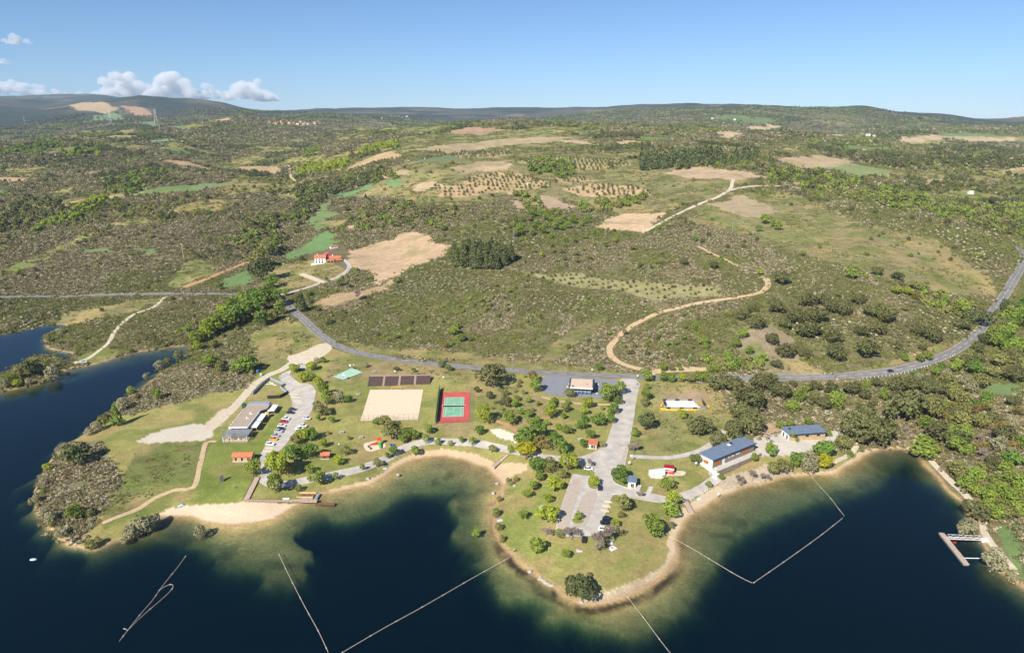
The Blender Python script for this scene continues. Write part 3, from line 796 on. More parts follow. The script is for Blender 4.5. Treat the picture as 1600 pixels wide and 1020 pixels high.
def cloud(label, x0, x1, ybase, ytop, n_, seed, D=34000.0):
    rg = np.random.default_rng(seed)
    cx = (x0 + x1) / 2
    sc_ = D / FPX
    u, yy, w = ray(cx, ybase)
    base = np.array([u / yy * D, D, CAM_Z + w / yy * D])
    W, Hh = (x1 - x0) * sc_, (ybase - ytop) * sc_
    Vs, Fs, k = [], [], 0
    for i in range(n_):
        t = rg.uniform(-1, 1)
        env = (1 - abs(t) ** 2.2) * (.55 + .45 * math.sin(t * 5 + seed) ** 2)
        zz = rg.random() ** 1.3 * env * Hh * .8
        r = Hh * rg.uniform(.12, .27) * (.6 + .5 * env)
        c = base + np.array([t * W / 2, rg.normal() * Hh * .35, zz + r * .3])
        V = IV * r * np.array([1.15, 1.1, .92])
        V = V * (1 + .22 * (fbm(V[:, 0] / r * 2.2 + i * 3, V[:, 2] / r * 2.2 + V[:, 1] / r, i, 3) - .5)[:, None] * 2)
        V[:, 2] = np.maximum(V[:, 2], -r * .45)
        Vs.append(V + c)
        Fs.append(IF + k)
        k += len(IV)
    me = np_mesh('cloud', np.concatenate(Vs) - base, np.concatenate(Fs), CLM)
    tmp = bpy.data.objects.new('cloud_puffs', me)
    COLL.objects.link(tmp)
    rm = tmp.modifiers.new('union', 'REMESH')
    rm.mode = 'VOXEL'
    rm.voxel_size = max(25, Hh / 26)
    bpy.context.view_layer.update()
    me = bpy.data.meshes.new_from_object(tmp.evaluated_get(bpy.context.evaluated_depsgraph_get()))
    bpy.data.objects.remove(tmp)
    me.name = 'cloud'
    if not me.materials:
        me.materials.append(CLM)
    o = bpy.data.objects.new('cloud', me)
    o.location = tuple(base)
    COLL.objects.link(o)
    tag(o, label, 'cloud', 'cumulus clouds on the horizon')


cloud('tall white cumulus over the far left ridge', 155, 240, 153, 114, 60, 1)
cloud('broad white cumulus in the middle of the bank', 235, 315, 154, 114, 60, 2)
cloud('low white cumulus filling the gap in the bank', 305, 362, 156, 134, 36, 5)
cloud('right end cumulus of the bank', 355, 430, 158, 121, 52, 3)
cloud('low white cloud at the left frame edge', -20, 62, 150, 119, 50, 4)
cloud('thin low cloud behind the blue mountain', 55, 140, 154, 134, 36, 6)
cloud('small lone cloud high in the left sky', 10, 50, 70, 52, 26, 8)
cloud('tiny cloud wisp at the left frame edge', -12, 14, 101, 91, 40, 9)

# ------------------------------------------------------------------ plant shapes
def quads_from(P, Nn, size, rng, stretch=1.0):
    """one leaf clump (a bent-free quad) at each point, facing Nn"""
    n = len(P)
    a = rng.normal(size=(n, 3))
    t = np.cross(Nn, a)
    t /= np.linalg.norm(t, axis=1)[:, None] + 1e-9
    b = np.cross(Nn, t)
    s = size[:, None] * .5
    t, b = t * s * stretch, b * s
    k = rng.uniform(.55, 1.0, (n, 4, 1))
    V = np.stack([P - t * k[:, 0] - b * k[:, 1], P + t * k[:, 1] - b * k[:, 2], P + t * k[:, 2] + b * k[:, 3], P - t * k[:, 3] + b * k[:, 0]], 1).reshape(-1, 3)
    return V, np.arange(4 * n).reshape(-1, 4)


def lobe_points(lobes, n, rng, inner=.72, under=.35):
    L = np.array(lobes, float)          # cx cy cz rx ry rz
    w = (L[:, 3] * L[:, 4] * L[:, 5]) ** (2 / 3)
    k = rng.choice(len(L), size=n * 3, p=w / w.sum())
    d = rng.normal(size=(n * 3, 3))
    d /= np.linalg.norm(d, axis=1)[:, None]
    keep = (d[:, 2] > -.25) | (rng.random(n * 3) < under)
    k, d = k[keep], d[keep]
    f = inner + (1.06 - inner) * rng.random(len(d)) ** .6
    P = L[k, :3] + d * L[k, 3:] * f[:, None]
    deep = np.zeros(len(P), bool)
    for l in L:
        deep |= (((P - l[:3]) / l[3:]) ** 2).sum(1) < .42
    P, d = P[~deep], d[~deep]
    return P[:n], d[:n]


def crown_mesh(name, lobes, n, leaf, m, seed, stretch=1.0, jit=.75, under=.35, inner=.72):
    rng = np.random.default_rng(seed)
    P, d = lobe_points(lobes, n, rng, inner, under)
    N = d + rng.normal(size=d.shape) * jit
    N[:, 2] += .25
    N /= np.linalg.norm(N, axis=1)[:, None]
    V, F = quads_from(P, N, leaf * rng.uniform(.6, 1.35, len(P)), rng, stretch)
    return np_mesh(name, V, F, m)


def tubes_mesh(name, segs, m, k=5):
    """tapered tubes: (p0, p1, r0, r1)"""
    V, F = [], []
    for p0, p1, r0, r1 in segs:
        p0, p1 = Vector(p0), Vector(p1)
        d = (p1 - p0).normalized()
        a = d.orthogonal().normalized()
        b = d.cross(a)
        i = len(V)
        for p, r in ((p0, r0), (p1, r1)):
            for j in range(k):
                c, s = math.cos(2 * PI * j / k), math.sin(2 * PI * j / k)
                V.append(p + (a * c + b * s) * r)
        for j in range(k):
            F.append((i + j, i + (j + 1) % k, i + k + (j + 1) % k, i + k + j))
        F.append(tuple(i + k + j for j in range(k)))
    me = bpy.data.meshes.new(name)
    me.from_pydata([tuple(v) for v in V], [], F)
    me.materials.append(m)
    return me


def limb_segs(seed, top=.62, spread=.24, r=.022, nb=4, fork=.28):
    rg = random.Random(seed)
    segs, p, z = [], Vector((0, 0, -.02)), 0
    q = Vector((rg.uniform(-.015, .015), rg.uniform(-.015, .015), fork))
    segs.append((p, q, r * 1.25, r))
    for i in range(nb):
        a = 2 * PI * i / nb + rg.uniform(-.5, .5)
        e = q + Vector((math.cos(a) * spread * rg.uniform(.6, 1), math.sin(a) * spread * rg.uniform(.6, 1), (top - fork) * rg.uniform(.6, 1)))
        mid = q.lerp(e, .5) + Vector((0, 0, .03))
        segs += [(q, mid, r * .6, r * .4), (mid, e, r * .4, r * .15)]
    return segs


def bare_segs(seed, depth=4, r=.022):
    rg = random.Random(seed)
    segs = []

    def grow(p, d, L, r, k):
        q = p + d * L
        segs.append((p, q, r, r * .62))
        if k == 0:
            return
        for _ in range(3 if k > 1 else 4):
            dd = (d + Vector((rg.gauss(0, .55), rg.gauss(0, .55), rg.gauss(.12, .3)))).normalized()
            grow(q, dd, L * rg.uniform(.62, .85), r * .58, k - 1)
    grow(Vector((0, 0, -.02)), Vector((0, 0, 1)), .26, r, depth)
    return segs


LEAF = {
    'green': mat('leaf_green', (134, 152, 66), .6, objvar=.20, transl=.25, var=.3, scale=.9, spec=.2),
    'deep': mat('leaf_deep_green', (108, 134, 58), .6, objvar=.2, transl=.22, var=.3, scale=.9, spec=.2),
    'lime': mat('leaf_yellow_green', (160, 172, 60), .6, objvar=.14, transl=.3, var=.2, scale=.9, spec=.2),
    'gold': mat('leaf_gold', (178, 174, 40), .6, objvar=.08, transl=.3, var=.2, scale=.9, spec=.2),
    'oak': mat('leaf_holm_oak', (104, 106, 64), .6, objvar=.18, transl=.1, var=.28, scale=.8, spec=.25),
    'olive': mat('leaf_olive', (138, 138, 80), .65, objvar=.16, transl=.18, var=.25, scale=.8, spec=.2),
    'rust': mat('leaf_budding_brown', (142, 126, 72), .65, objvar=.16, transl=.2, var=.25, scale=.8, spec=.2),
    'willow': mat('leaf_willow_grey', (156, 152, 116), .7, objvar=.14, transl=.15, var=.22, scale=.9, spec=.2),
    'pine': mat('needle_pine', (94, 102, 62), .65, objvar=.2, transl=.08, var=.28, scale=.8, spec=.2),
    'twig': mat('twig_grey', (150, 136, 122), .85, objvar=.14, var=.2, scale=1.0, spec=.1),
    'bark': mat('bark', (112, 96, 78), .9, var=.25, scale=3, spec=.1),
    'palebark': mat('bark_pale', (160, 150, 138), .9, var=.2, scale=3, spec=.1),
    'broom': mat('scrub_broom_green', (116, 119, 72), .75, objvar=.25, transl=.08, var=.35, scale=.5, spec=.15),
    'heath': mat('scrub_heather_brown', (134, 122, 92), .85, objvar=.25, transl=.05, var=.3, scale=.5, spec=.1),
    'cream': mat('scrub_white_broom', (192, 184, 154), .8, objvar=.14, transl=.1, var=.2, scale=.5, spec=.1),
    'fresh': mat('scrub_fresh_green', (128, 132, 72), .7, objvar=.2, transl=.2, var=.25, scale=.5, spec=.15),
}


def round_lobes(seed, w=.30, h=.36, zc=.6, nsub=9, rs=.16):
    rg = random.Random(seed)
    L = [(rg.uniform(-.05, .05), rg.uniform(-.05, .05), zc, w * rg.uniform(.68, .84), w * rg.uniform(.68, .84), h * .86)]
    for i in range(nsub):
        a, e = rg.uniform(0, 2 * PI), rg.uniform(-.6, 1.3)
        c, d = math.cos(e), rg.uniform(.62, 1.0)
        q = rs * rg.uniform(.6, 1.45)
        L.append((math.cos(a) * c * w * d, math.sin(a) * c * w * d, zc + math.sin(e) * h * .8 * d, q, q * rg.uniform(.8, 1.2), q * .85))
    return L


def bush_lobes(seed, w=.5, h=.5, nsub=8):
    rg = random.Random(seed)
    L = [(0, 0, h * .45, w * .62, w * .62, h * .6)]
    for i in range(nsub):
        a, d = rg.uniform(0, 2 * PI), rg.uniform(.25, .62) * w
        q = rg.uniform(.22, .36) * w
        L.append((math.cos(a) * d, math.sin(a) * d, h * rg.uniform(.3, .72), q, q, q * .9))
    return L


def cone_lobes(seed, w=.2, n=7):
    rg = random.Random(seed)
    L = []
    for i in range(n):
        t = i / (n - 1)
        q = w * (1 - t) ** .7 + .03
        L.append((rg.uniform(-.03, .03), rg.uniform(-.03, .03), .2 + .76 * t, q, q, .11))
        for _ in range(2):
            a = rg.uniform(0, 2 * PI)
            L.append((math.cos(a) * q * .7, math.sin(a) * q * .7, .2 + .76 * t, q * .55, q * .55, .07))
    return L


# kind -> list of (trunk mesh, crown mesh); all one metre tall, scaled by the tree's height
PROTO = {}


def proto(kind, lobes_fn, n, leaf, leafmat, trunk=True, nvar=5, bark='bark', **kw):
    out = []
    tk = {k: kw.pop(k) for k in ('fork', 'spread', 'r', 'top', 'nb') if k in kw}
    for v in range(nvar):
        sd = hash_seed(kind, v)
        cm = crown_mesh('crown', lobes_fn(sd), n, leaf, LEAF[leafmat], sd, **kw)
        tm = tubes_mesh('trunk', limb_segs(sd, **tk), LEAF[bark])
        out.append((tm, cm))
    PROTO[kind] = out


def hash_seed(s, v):
    return sum(ord(c) * (i + 3) for i, c in enumerate(s)) * 7 + v * 101


R_ = lambda **k: (lambda sd: round_lobes(sd, **k))
proto('green', R_(w=.40, h=.40, zc=.53), 780, .075, 'green')
proto('deep', R_(w=.40, h=.40, zc=.52), 780, .075, 'deep')
proto('lime', R_(w=.42, h=.38, zc=.54), 820, .075, 'lime')
proto('gold', R_(w=.40, h=.34, zc=.52), 820, .075, 'gold', fork=.15)
proto('sapling', R_(w=.30, h=.38, zc=.56, rs=.13), 480, .085, 'green', r=.016)
proto('olive', R_(w=.42, h=.38, zc=.54), 760, .07, 'olive')
proto('rust', R_(w=.42, h=.38, zc=.53), 620, .065, 'rust')
proto('oak', R_(w=.48, h=.36, zc=.54, nsub=13, rs=.2), 1150, .075, 'oak', spread=.4)
proto('darkoak', R_(w=.44, h=.38, zc=.53, nsub=12, rs=.18), 1050, .075, 'pine', spread=.4)
proto('willow', lambda sd: bush_lobes(sd, .62, .95), 760, .075, 'willow', fork=.1, spread=.4, bark='palebark')
proto('bush', lambda sd: bush_lobes(sd, .62, .95), 620, .085, 'olive', fork=.1, spread=.4)
proto('greenbush', lambda sd: bush_lobes(sd, .62, .95), 620, .085, 'green', fork=.1, spread=.4)
proto('pine', lambda sd: cone_lobes(sd, .23), 700, .07, 'pine', fork=.5, spread=.1)
proto('poplar', lambda sd: cone_lobes(sd, .2, 8), 640, .065, 'green', fork=.5, spread=.1)
out = []
for v in range(3):
    sd = hash_seed('bare', v)
    segs = bare_segs(sd, 4)
    ends = np.array([s[1] for s in segs if s[3] < .005])
    rg_ = np.random.default_rng(sd)
    P_ = np.repeat(ends, 7, 0) + rg_.normal(size=(len(ends) * 7, 3)) * .045
    N_ = rg_.normal(size=P_.shape)
    N_ /= np.linalg.norm(N_, axis=1)[:, None]
    V_, F_ = quads_from(P_, N_, np.full(len(P_), .024), rg_, 3.6)
    out.append((tubes_mesh('trunk', [s for s in segs if s[3] >= .0028], LEAF['palebark'], 4), np_mesh('crown', V_, F_, LEAF['twig'])))
PROTO['bare'] = out


# ------------------------------------------------------------------ uncountable ground plants
def shrub_patch(name, seed, spec, nsh, size, per=30):
    """a patch of low shrubs; spec = [(material, share)]"""
    rng = np.random.default_rng(seed)
    Vs, Fs, Ms, off = [], [], [], 0
    for i in range(nsh):
        c = np.array([*(rng.normal(size=2) * size * .42), 0])
        h = rng.uniform(.5, 1.35)
        w = rng.uniform(.7, 1.3)
        d = rng.normal(size=(per, 3))
        d /= np.linalg.norm(d, axis=1)[:, None]
        d[:, 2] = np.abs(d[:, 2])
        P = c + d * np.array([w, w, h]) * rng.uniform(.7, 1.05, (per, 1))
        N = d + rng.normal(size=d.shape) * .7
        N /= np.linalg.norm(N, axis=1)[:, None]
        V, F = quads_from(P, N, rng.uniform(.35, .75, per), rng)
        Vs.append(V)
        Fs.append(F + off)
        off += len(V)
        k = rng.choice(len(spec), p=[s[1] for s in spec])
        Ms.append(np.full(len(F), k))
    me = np_mesh(name, np.concatenate(Vs), np.concatenate(Fs))
    for s in spec:
        me.materials.append(LEAF[s[0]])
    me.polygons.foreach_set('material_index', np.concatenate(Ms).astype(np.int32))
    return me


def instancer(name, P, rotz, scl, idx, meshes, kind='stuff'):
    pc = bpy.data.collections.new(name + '_shapes')
    for i, me in enumerate(meshes):
        pc.objects.link(bpy.data.objects.new('%s_%02d' % (name, i), me))
    me = bpy.data.meshes.new(name)
    me.vertices.add(len(P))
    me.vertices.foreach_set('co', np.asarray(P, np.float32).ravel())
    rot = np.zeros((len(P), 3), np.float32)
    rot[:, 2] = rotz
    for nm, tp, fld, dat in (('rot', 'FLOAT_VECTOR', 'vector', rot), ('scl', 'FLOAT', 'value', scl), ('idx', 'INT', 'value', idx)):
        a = me.attributes.new(nm, tp, 'POINT')
        a.data.foreach_set(fld, np.asarray(dat, np.int32 if tp == 'INT' else np.float32).ravel())
    o = bpy.data.objects.new(name, me)
    COLL.objects.link(o)
    ng = bpy.data.node_groups.new(name, 'GeometryNodeTree')
    ng.interface.new_socket('Geometry', in_out='INPUT', socket_type='NodeSocketGeometry')
    ng.interface.new_socket('Geometry', in_out='OUTPUT', socket_type='NodeSocketGeometry')
    gi, go = ng.nodes.new('NodeGroupInput'), ng.nodes.new('NodeGroupOutput')
    iop = ng.nodes.new('GeometryNodeInstanceOnPoints')
    ci = ng.nodes.new('GeometryNodeCollectionInfo')
    ci.inputs['Collection'].default_value = pc
    ci.inputs['Separate Children'].default_value = True
    ci.inputs['Reset Children'].default_value = True
    iop.inputs['Pick Instance'].default_value = True

    def attr(nm, tp):
        a = ng.nodes.new('GeometryNodeInputNamedAttribute')
        a.data_type = tp
        a.inputs['Name'].default_value = nm
        return a.outputs['Attribute']
    ng.links.new(gi.outputs[0], iop.inputs['Points'])
    ng.links.new(ci.outputs[0], iop.inputs['Instance'])
    ng.links.new(attr('idx', 'INT'), iop.inputs['Instance Index'])
    ng.links.new(attr('rot', 'FLOAT_VECTOR'), iop.inputs['Rotation'])
    ng.links.new(attr('scl', 'FLOAT'), iop.inputs['Scale'])
    ng.links.new(iop.outputs[0], go.inputs[0])
    md = o.modifiers.new('scatter', 'NODES')
    md.node_group = ng
    tag(o, kind=kind)
    return o


ROADS = {}      # filled below: world centre lines that plants keep clear of

# ------------------------------------------------------------------ roads, tracks and paved areas
def catmull(P, step):
    P = np.asarray(P, float)
    E = np.concatenate([[2 * P[0] - P[1]], P, [2 * P[-1] - P[-2]]])
    out = []
    for i in range(1, len(E) - 2):
        a, b, c, d = E[i - 1], E[i], E[i + 1], E[i + 2]
        k = max(2, int(np.linalg.norm(c - b) / step))
        for t in np.arange(k) / k:
            out.append(.5 * ((2 * b) + (c - a) * t + (2 * a - 5 * b + 4 * c - d) * t ** 2 + (3 * b - a - 3 * c + d) * t ** 3))
    out.append(E[-2])
    return np.array(out)


def ribbon_geo(line, offs, lift, ragged=0.0):
    t = np.gradient(line, axis=0)
    t /= np.linalg.norm(t, axis=1)[:, None] + 1e-9
    nrm = np.stack([t[:, 1], -t[:, 0]], 1)
    rows = []
    for k, o in enumerate(offs):
        oo = np.full(len(line), o)
        if ragged:
            oo = oo * (1 + ragged * 2 * (fbm(line[:, 0] / 5 + k * 7, line[:, 1] / 5, k, 3) - .5))
        p = line + nrm * oo[:, None]
        rows.append(np.column_stack([p, height(p[:, 0], p[:, 1]) + lift]))
    V = np.stack(rows, 1)
    n, k = V.shape[:2]
    i = np.arange(n * k).reshape(n, k)
    F = np.stack([i[:-1, :-1], i[:-1, 1:], i[1:, 1:], i[1:, :-1]], -1).reshape(-1, 4)[:, ::-1]
    return V.reshape(-1, 3), F


def up(me):
    """make a draped sheet face the sky"""
    if len(me.polygons) and sum(p.normal.z for p in me.polygons) < 0:
        me.flip_normals()
    return me


def link(name, me, parent=None, kind=None):
    o = bpy.data.objects.new(name, me)
    COLL.objects.link(o)
    if parent:
        o.parent = parent
    return tag(o, kind=kind)


ASPH = mat('asphalt', (130, 127, 124), .9, var=.16, scale=.25, spec=.2)
PALE = mat('pale_asphalt', (190, 182, 172), .9, var=.17, scale=.22, spec=.2)
BLUEASPH = mat('blue_grey_asphalt', (136, 138, 144), .9, var=.06, scale=.3, spec=.2)
DIRT = mat('dirt_track', (198, 172, 136), .95, var=.12, scale=.5, spec=.1)
REDDIRT = mat('red_dirt', (190, 146, 108), .95, var=.12, scale=.5, spec=.1)
PALEDIRT = mat('pale_gravel', (204, 190, 166), .95, var=.12, scale=.5, spec=.1)
PINKBAY = mat('gravel_bay', (184, 170, 156), .95, var=.10, scale=.8, spec=.1)
PAINT = mat('road_paint', (206, 204, 198), .8, var=.08)
CREAM = mat('cream_paving', (226, 212, 170), .9, var=.12, scale=1.5)

ROAD_DEF = [
    ('main_road', 6.5, ASPH, [(-120, 466), (0, 464), (60, 463), (150, 461), (250, 459), (350, 459), (410, 461), (440, 469), (455, 482), (475, 500), (500, 523), (525, 539), (555, 550), (600, 559), (650, 566), (700, 571),
                         (760, 576), (830, 581), (900, 585), (1000, 589), (1100, 591), (1180, 591), (1250, 590), (1310, 588), (1360, 584), (1410, 576), (1455, 564), (1490, 549), (1520, 528), (1540, 505),
                         (1560, 475), (1578, 448), (1592, 424), (1600, 402), (1592, 389), (1576, 382)]),
    ('dirt_track', 4.6, DIRT, [(1018, 588), (1014, 580), (985, 573), (962, 563), (952, 549), (958, 535), (975, 518), (1000, 502), (1030, 489), (1060, 481), (1100, 472), (1150, 465), (1185, 458), (1199, 448), (1198, 437), (1190, 432)]),
    ('dirt_track', 3.4, DIRT, [(1153, 416), (1130, 404), (1112, 396), (1088, 384)]),
    ('dirt_track', 7.0, DIRT, [(1020, 581), (1050, 578), (1080, 577), (1112, 578)]),
    ('dirt_track', 4.5, PALEDIRT, [(1004, 364), (1030, 350), (1060, 334), (1100, 316), (1138, 298), (1144, 286), (1146, 280)]),
    ('dirt_track', 4.5, PALEDIRT, [(1138, 298), (1170, 292), (1220, 291), (1260, 296)]),
    ('dirt_track', 3.0, PALEDIRT, [(258, 464), (240, 480), (212, 490), (192, 504), (178, 520), (170, 535), (152, 550), (136, 561), (116, 567)]),
    ('dirt_track', 6.5, REDDIRT, [(288, 449), (330, 433), (365, 418), (400, 405), (415, 399)]),
    ('house_drive', 4.4, PALE, [(405, 462), (440, 460), (465, 454), (500, 443), (530, 432), (545, 420), (544, 412), (536, 405)]),
    ('dirt_track', 6.0, PALEDIRT, [(470, 428), (486, 434), (505, 442)]),
    ('dirt_track', 5.0, DIRT, [(452, 258), (453, 270), (458, 280), (475, 288)]),
    ('gravel_path', 5.5, PALEDIRT, [(326, 672), (350, 652), (372, 630), (395, 603), (418, 587), (440, 578), (458, 565), (472, 556)]),
    ('footpath', 2.4, DIRT, [(338, 690), (322, 692), (313, 725), (303, 761), (275, 765), (240, 779), (220, 793), (190, 805), (160, 817)]),
    ('waterside_path', 5.4, PALE, [(410, 746), (424, 756), (450, 756), (480, 750), (520, 742), (560, 733), (600, 718), (620, 706), (640, 697), (665, 690), (700, 690), (740, 692), (775, 698), (810, 705), (845, 712)]),
    ('waterside_path', 4.6, PALE, [(1052, 780), (1070, 774), (1092, 766), (1112, 753), (1126, 744)]),
    ('gravel_path', 3.2, PALE, [(984, 713), (1030, 715), (1060, 713), (1090, 705), (1108, 696), (1120, 682), (1132, 673)]),
    ('garden_path', 2.2, DIRT, [(846, 620), (870, 626), (900, 630), (930, 632), (955, 632)]),
    ('garden_path', 2.4, PALEDIRT, [(1290, 727), (1312, 718), (1330, 708), (1342, 692)]),
    ('footpath', 2.6, PALEDIRT, [(1448, 712), (1460, 726), (1475, 742), (1492, 758), (1510, 775), (1530, 800), (1536, 815), (1540, 835), (1560, 862), (1585, 890)]),
    ('garden_path', 2.4, REDDIRT, [(770, 656), (790, 663), (812, 677)]),
]
LOT_DEF = [
    ('car_park', PALE, .13, [(962, 591), (1002, 592), (994, 625), (990, 660), (983, 696), (977, 728), (967, 730), (956, 741), (959, 753), (973, 760), (1000, 768), (1040, 775), (1058, 779), (1058, 786), (1030, 785), (1000, 779),
                       (970, 772), (957, 772), (950, 795), (941, 812), (936, 836), (905, 839), (872, 838), (866, 829), (880, 780), (893, 745), (896, 739), (922, 744), (926, 735), (912, 728), (880, 722), (840, 717),
                       (840, 709), (870, 712), (899, 716), (931, 706), (947, 693), (953, 675), (958, 660), (963, 630)]),
    ('gravel_bays', PINKBAY, .17, [(868, 828), (881, 781), (894, 747), (910, 748), (895, 800), (886, 832)]),
    ('gravel_bays', PINKBAY, .17, [(913, 768), (937, 767), (924, 800), (916, 824), (894, 824), (899, 800)]),
    ('gravel_bays', PINKBAY, .17, [(976, 699), (969, 727), (976, 726), (982, 700)]),
    ('car_park', PALE, .13, [(453, 578), (437, 585), (438, 593), (447, 602), (444, 608), (453, 617), (455, 624), (458, 634), (447, 646), (438, 658), (429, 676), (414, 697), (405, 714), (409, 726), (404, 744), (416, 757), (426, 735),
                       (427, 712), (444, 699), (462, 673), (474, 662), (486, 646), (492, 625), (494, 608), (482, 598), (470, 600), (461, 594), (452, 586), (456, 580)]),
    ('gravel_yard', PALEDIRT, .12, [(444, 557), (470, 552), (505, 534), (521, 541), (513, 553), (492, 563), (478, 578), (462, 574)]),
    ('visitor_car_park', BLUEASPH, .12, [(845, 586), (880, 588), (930, 591), (962, 593), (971, 599), (968, 610), (938, 624), (931, 622), (878, 619), (846, 616)]),
]
road_w = wps([r[3] for r in ROAD_DEF])
lot_w = wps([l[3] for l in LOT_DEF])
ROADLINES = []
for (nm, w, m, _), P in zip(ROAD_DEF, road_w):
    ln = catmull(P, 2.5)
    ROADLINES.append((nm, ln, w))
    far_ = np.hypot(*ln.mean(0))
    V, F = ribbon_geo(ln, np.linspace(-w / 2, w / 2, 5), (.16 if nm == 'main_road' else .10) + max(0, far_ - 500) * .0003, 0.0 if m in (ASPH, BLUEASPH) else .22)
    o = link(nm, up(np_mesh(nm, V, F, m)), kind='structure')
    if nm == 'main_road':
        main = ln
        for off in (-2.95, 2.95):
            V, F = ribbon_geo(ln, (off - .08, off + .08), .20 + max(0, far_ - 500) * .0003)
            link('edge_line', up(np_mesh('edge_line', V, F, PAINT)), o)
        Vs, Fs, k = [], [], 0
        for i in range(0, len(ln) - 4, 4):
            V, F = ribbon_geo(ln[i:i + 3], (-.13, .13), .20 + max(0, far_ - 500) * .0003)
            Vs.append(V)
            Fs.append(F + k)
            k += len(V)
        c = link('centre_line', up(np_mesh('centre_line', np.concatenate(Vs), np.concatenate(Fs), PAINT)), o)
        c['kind'] = 'stuff'
main_line = main


def sheet(name, P, m, lift, grid=4.0, parent=None, kind='structure', smooth=0):
    P = np.asarray(P, float)
    if smooth:
        P = smooth_closed(P, smooth)
    bm = bmesh.new()
    bm.faces.new([bm.verts.new((x, y, 0)) for x, y in P])
    for ax in (0, 1):
        lo, hi = P[:, ax].min(), P[:, ax].max()
        for c in np.arange(math.ceil(lo / grid) * grid, hi, grid):
            no = [0, 0, 0]
            no[ax] = 1
            co = [0, 0, 0]
            co[ax] = c
            bmesh.ops.bisect_plane(bm, geom=bm.verts[:] + bm.edges[:] + bm.faces[:], plane_co=co, plane_no=no)
    bmesh.ops.triangulate(bm, faces=bm.faces[:])
    a = np.array([v.co for v in bm.verts])
    z = height(a[:, 0], a[:, 1]) + lift
    for v, zz in zip(bm.verts, z):
        v.co.z = zz
    me = bpy.data.meshes.new(name)
    bm.to_mesh(me)
    bm.free()
    me.materials.append(m)
    return link(name, up(me), parent, kind)


for (nm, m, lift, _), P in zip(LOT_DEF, lot_w):
    sheet(nm, P, m, lift, smooth=1)


def clear_of(x, y, pad=1.2):
    """True where no road, paved area or building stands"""
    ok = np.ones(len(x), bool)
    for nm, ln, w in ROADLINES:
        lo, hi = ln.min(0) - 12, ln.max(0) + 12
        b = np.nonzero((x > lo[0]) & (x < hi[0]) & (y > lo[1]) & (y < hi[1]))[0]
        if len(b):
            s = ln[::3] if len(ln) > 9 else ln
            ok[b] &= segdist(s, x[b], y[b], False) > w / 2 + pad
    for P in lot_w + KEEP:
        lo, hi = P.min(0) - 3, P.max(0) + 3
        b = np.nonzero((x > lo[0]) & (x < hi[0]) & (y > lo[1]) & (y < hi[1]))[0]
        if len(b):
            ok[b] &= ~inpoly(P, x[b], y[b]) & (segdist(P, x[b], y[b]) > pad)
    return ok


KEEP = wps([[(345, 695), (460, 695), (460, 575), (415, 575)], [(560, 660), (665, 660), (675, 588), (575, 588)], [(680, 662), (738, 662), (738, 610), (690, 608)], [(520, 592), (545, 575), (568, 580), (545, 598)],
            [(1030, 648), (1110, 648), (1105, 615), (1030, 612)], [(1090, 745), (1185, 715), (1180, 684), (1095, 705)], [(1220, 690), (1295, 690), (1295, 664), (1220, 664)],
            [(485, 418), (545, 418), (545, 385), (485, 385)], [(360, 724), (400, 724), (400, 705), (360, 705)]])

# ------------------------------------------------------------------ scrub, far woods and orchard rows: nobody could count them
SH = [shrub_patch('scrub', 11, [('broom', .68), ('heath', .19), ('cream', .13)], 12, 6.0),
      shrub_patch('scrub', 12, [('broom', .36), ('heath', .38), ('cream', .26)], 12, 6.0),
      shrub_patch('scrub', 13, [('broom', .72), ('heath', .20), ('fresh', .08)], 12, 6.0),
      shrub_patch('scrub', 14, [('heath', .5), ('broom', .32), ('cream', .18)], 12, 6.0),
      shrub_patch('scrub', 15, [('fresh', .55), ('broom', .45)], 8, 6.0)]
G = TT.shape
inner = (np.abs(TT.ravel()) < .735)
gr = RR.ravel()
u_ = RNG.random(len(gx))
cell = np.maximum(1.25, gr * .0052) * gr * .00206
pa = fbm(gx / 34 + 3, gy / 34, 1, 4)
dens = np.where(gcode == SCRUB, .75 + .5 * (pa > .44), np.where(gcode == ROUGH, np.where(gr > 540, .16 + .5 * (pa > .50), .08 + .45 * (pa > .54)), 0.0))
size = np.clip(gr / 900, .64, 3.2)
peninsula = (gcode == SCRUB) & (gr < 420)
prob = dens * cell / (10.5 * np.clip(gr / 620, .75, 9) ** 1.7)
sel = np.nonzero(inner & (u_ < prob) & (gr > 150) & (gr < 5200) & (shore_d(gx, gy) > 1.0))[0]
sel = sel[clear_of(gx[sel], gy[sel], 2.2)]
jx_, jy_ = RNG.normal(size=len(sel)) * .5, RNG.normal(size=len(sel)) * 1.0
X, Y = gx[sel] + jx_, gy[sel] + jy_
Zs = height(X, Y)
pb = fbm(X / 70, Y / 70 + 17, 6, 4)
pc_ = fbm(X / 45 + 9, Y / 45, 2, 3)
idx = np.where(pb < .44, 0, np.where(pb < .50, 2, np.where(pb < .58, 1, 3)))
idx = np.where(pc_ > .57, 4, idx)
swap = RNG.random(len(sel)) < .12
idx = np.where(swap, RNG.integers(0, 4, len(sel)), idx)
pen = (gr[sel] < 430)
idx = np.where(pen, np.where(RNG.random(len(sel)) < .6, 1, 3), idx)
lft = (TT.ravel()[sel] < -.14) & (gr[sel] > 780) & (RNG.random(len(sel)) < .7)
idx = np.where(lft, np.where(RNG.random(len(sel)) < .7, 3, 1), idx)
idx = np.where(gcode[sel] == ROUGH, np.where(RNG.random(len(sel)) < .5, 2, 4), idx)
print('scrub patches', len(sel))
so = instancer('scrub', np.column_stack([X, Y, Zs - .15]), RNG.random(len(sel)) * 6.28, size[sel] * RNG.uniform(.5, 1.5, len(sel)) ** 1.1 * np.where(gcode[sel] == ROUGH, .6, 1), idx, SH)
tag(so, 'low broom and heather scrub with cream flowers covering the hills', 'scrub')

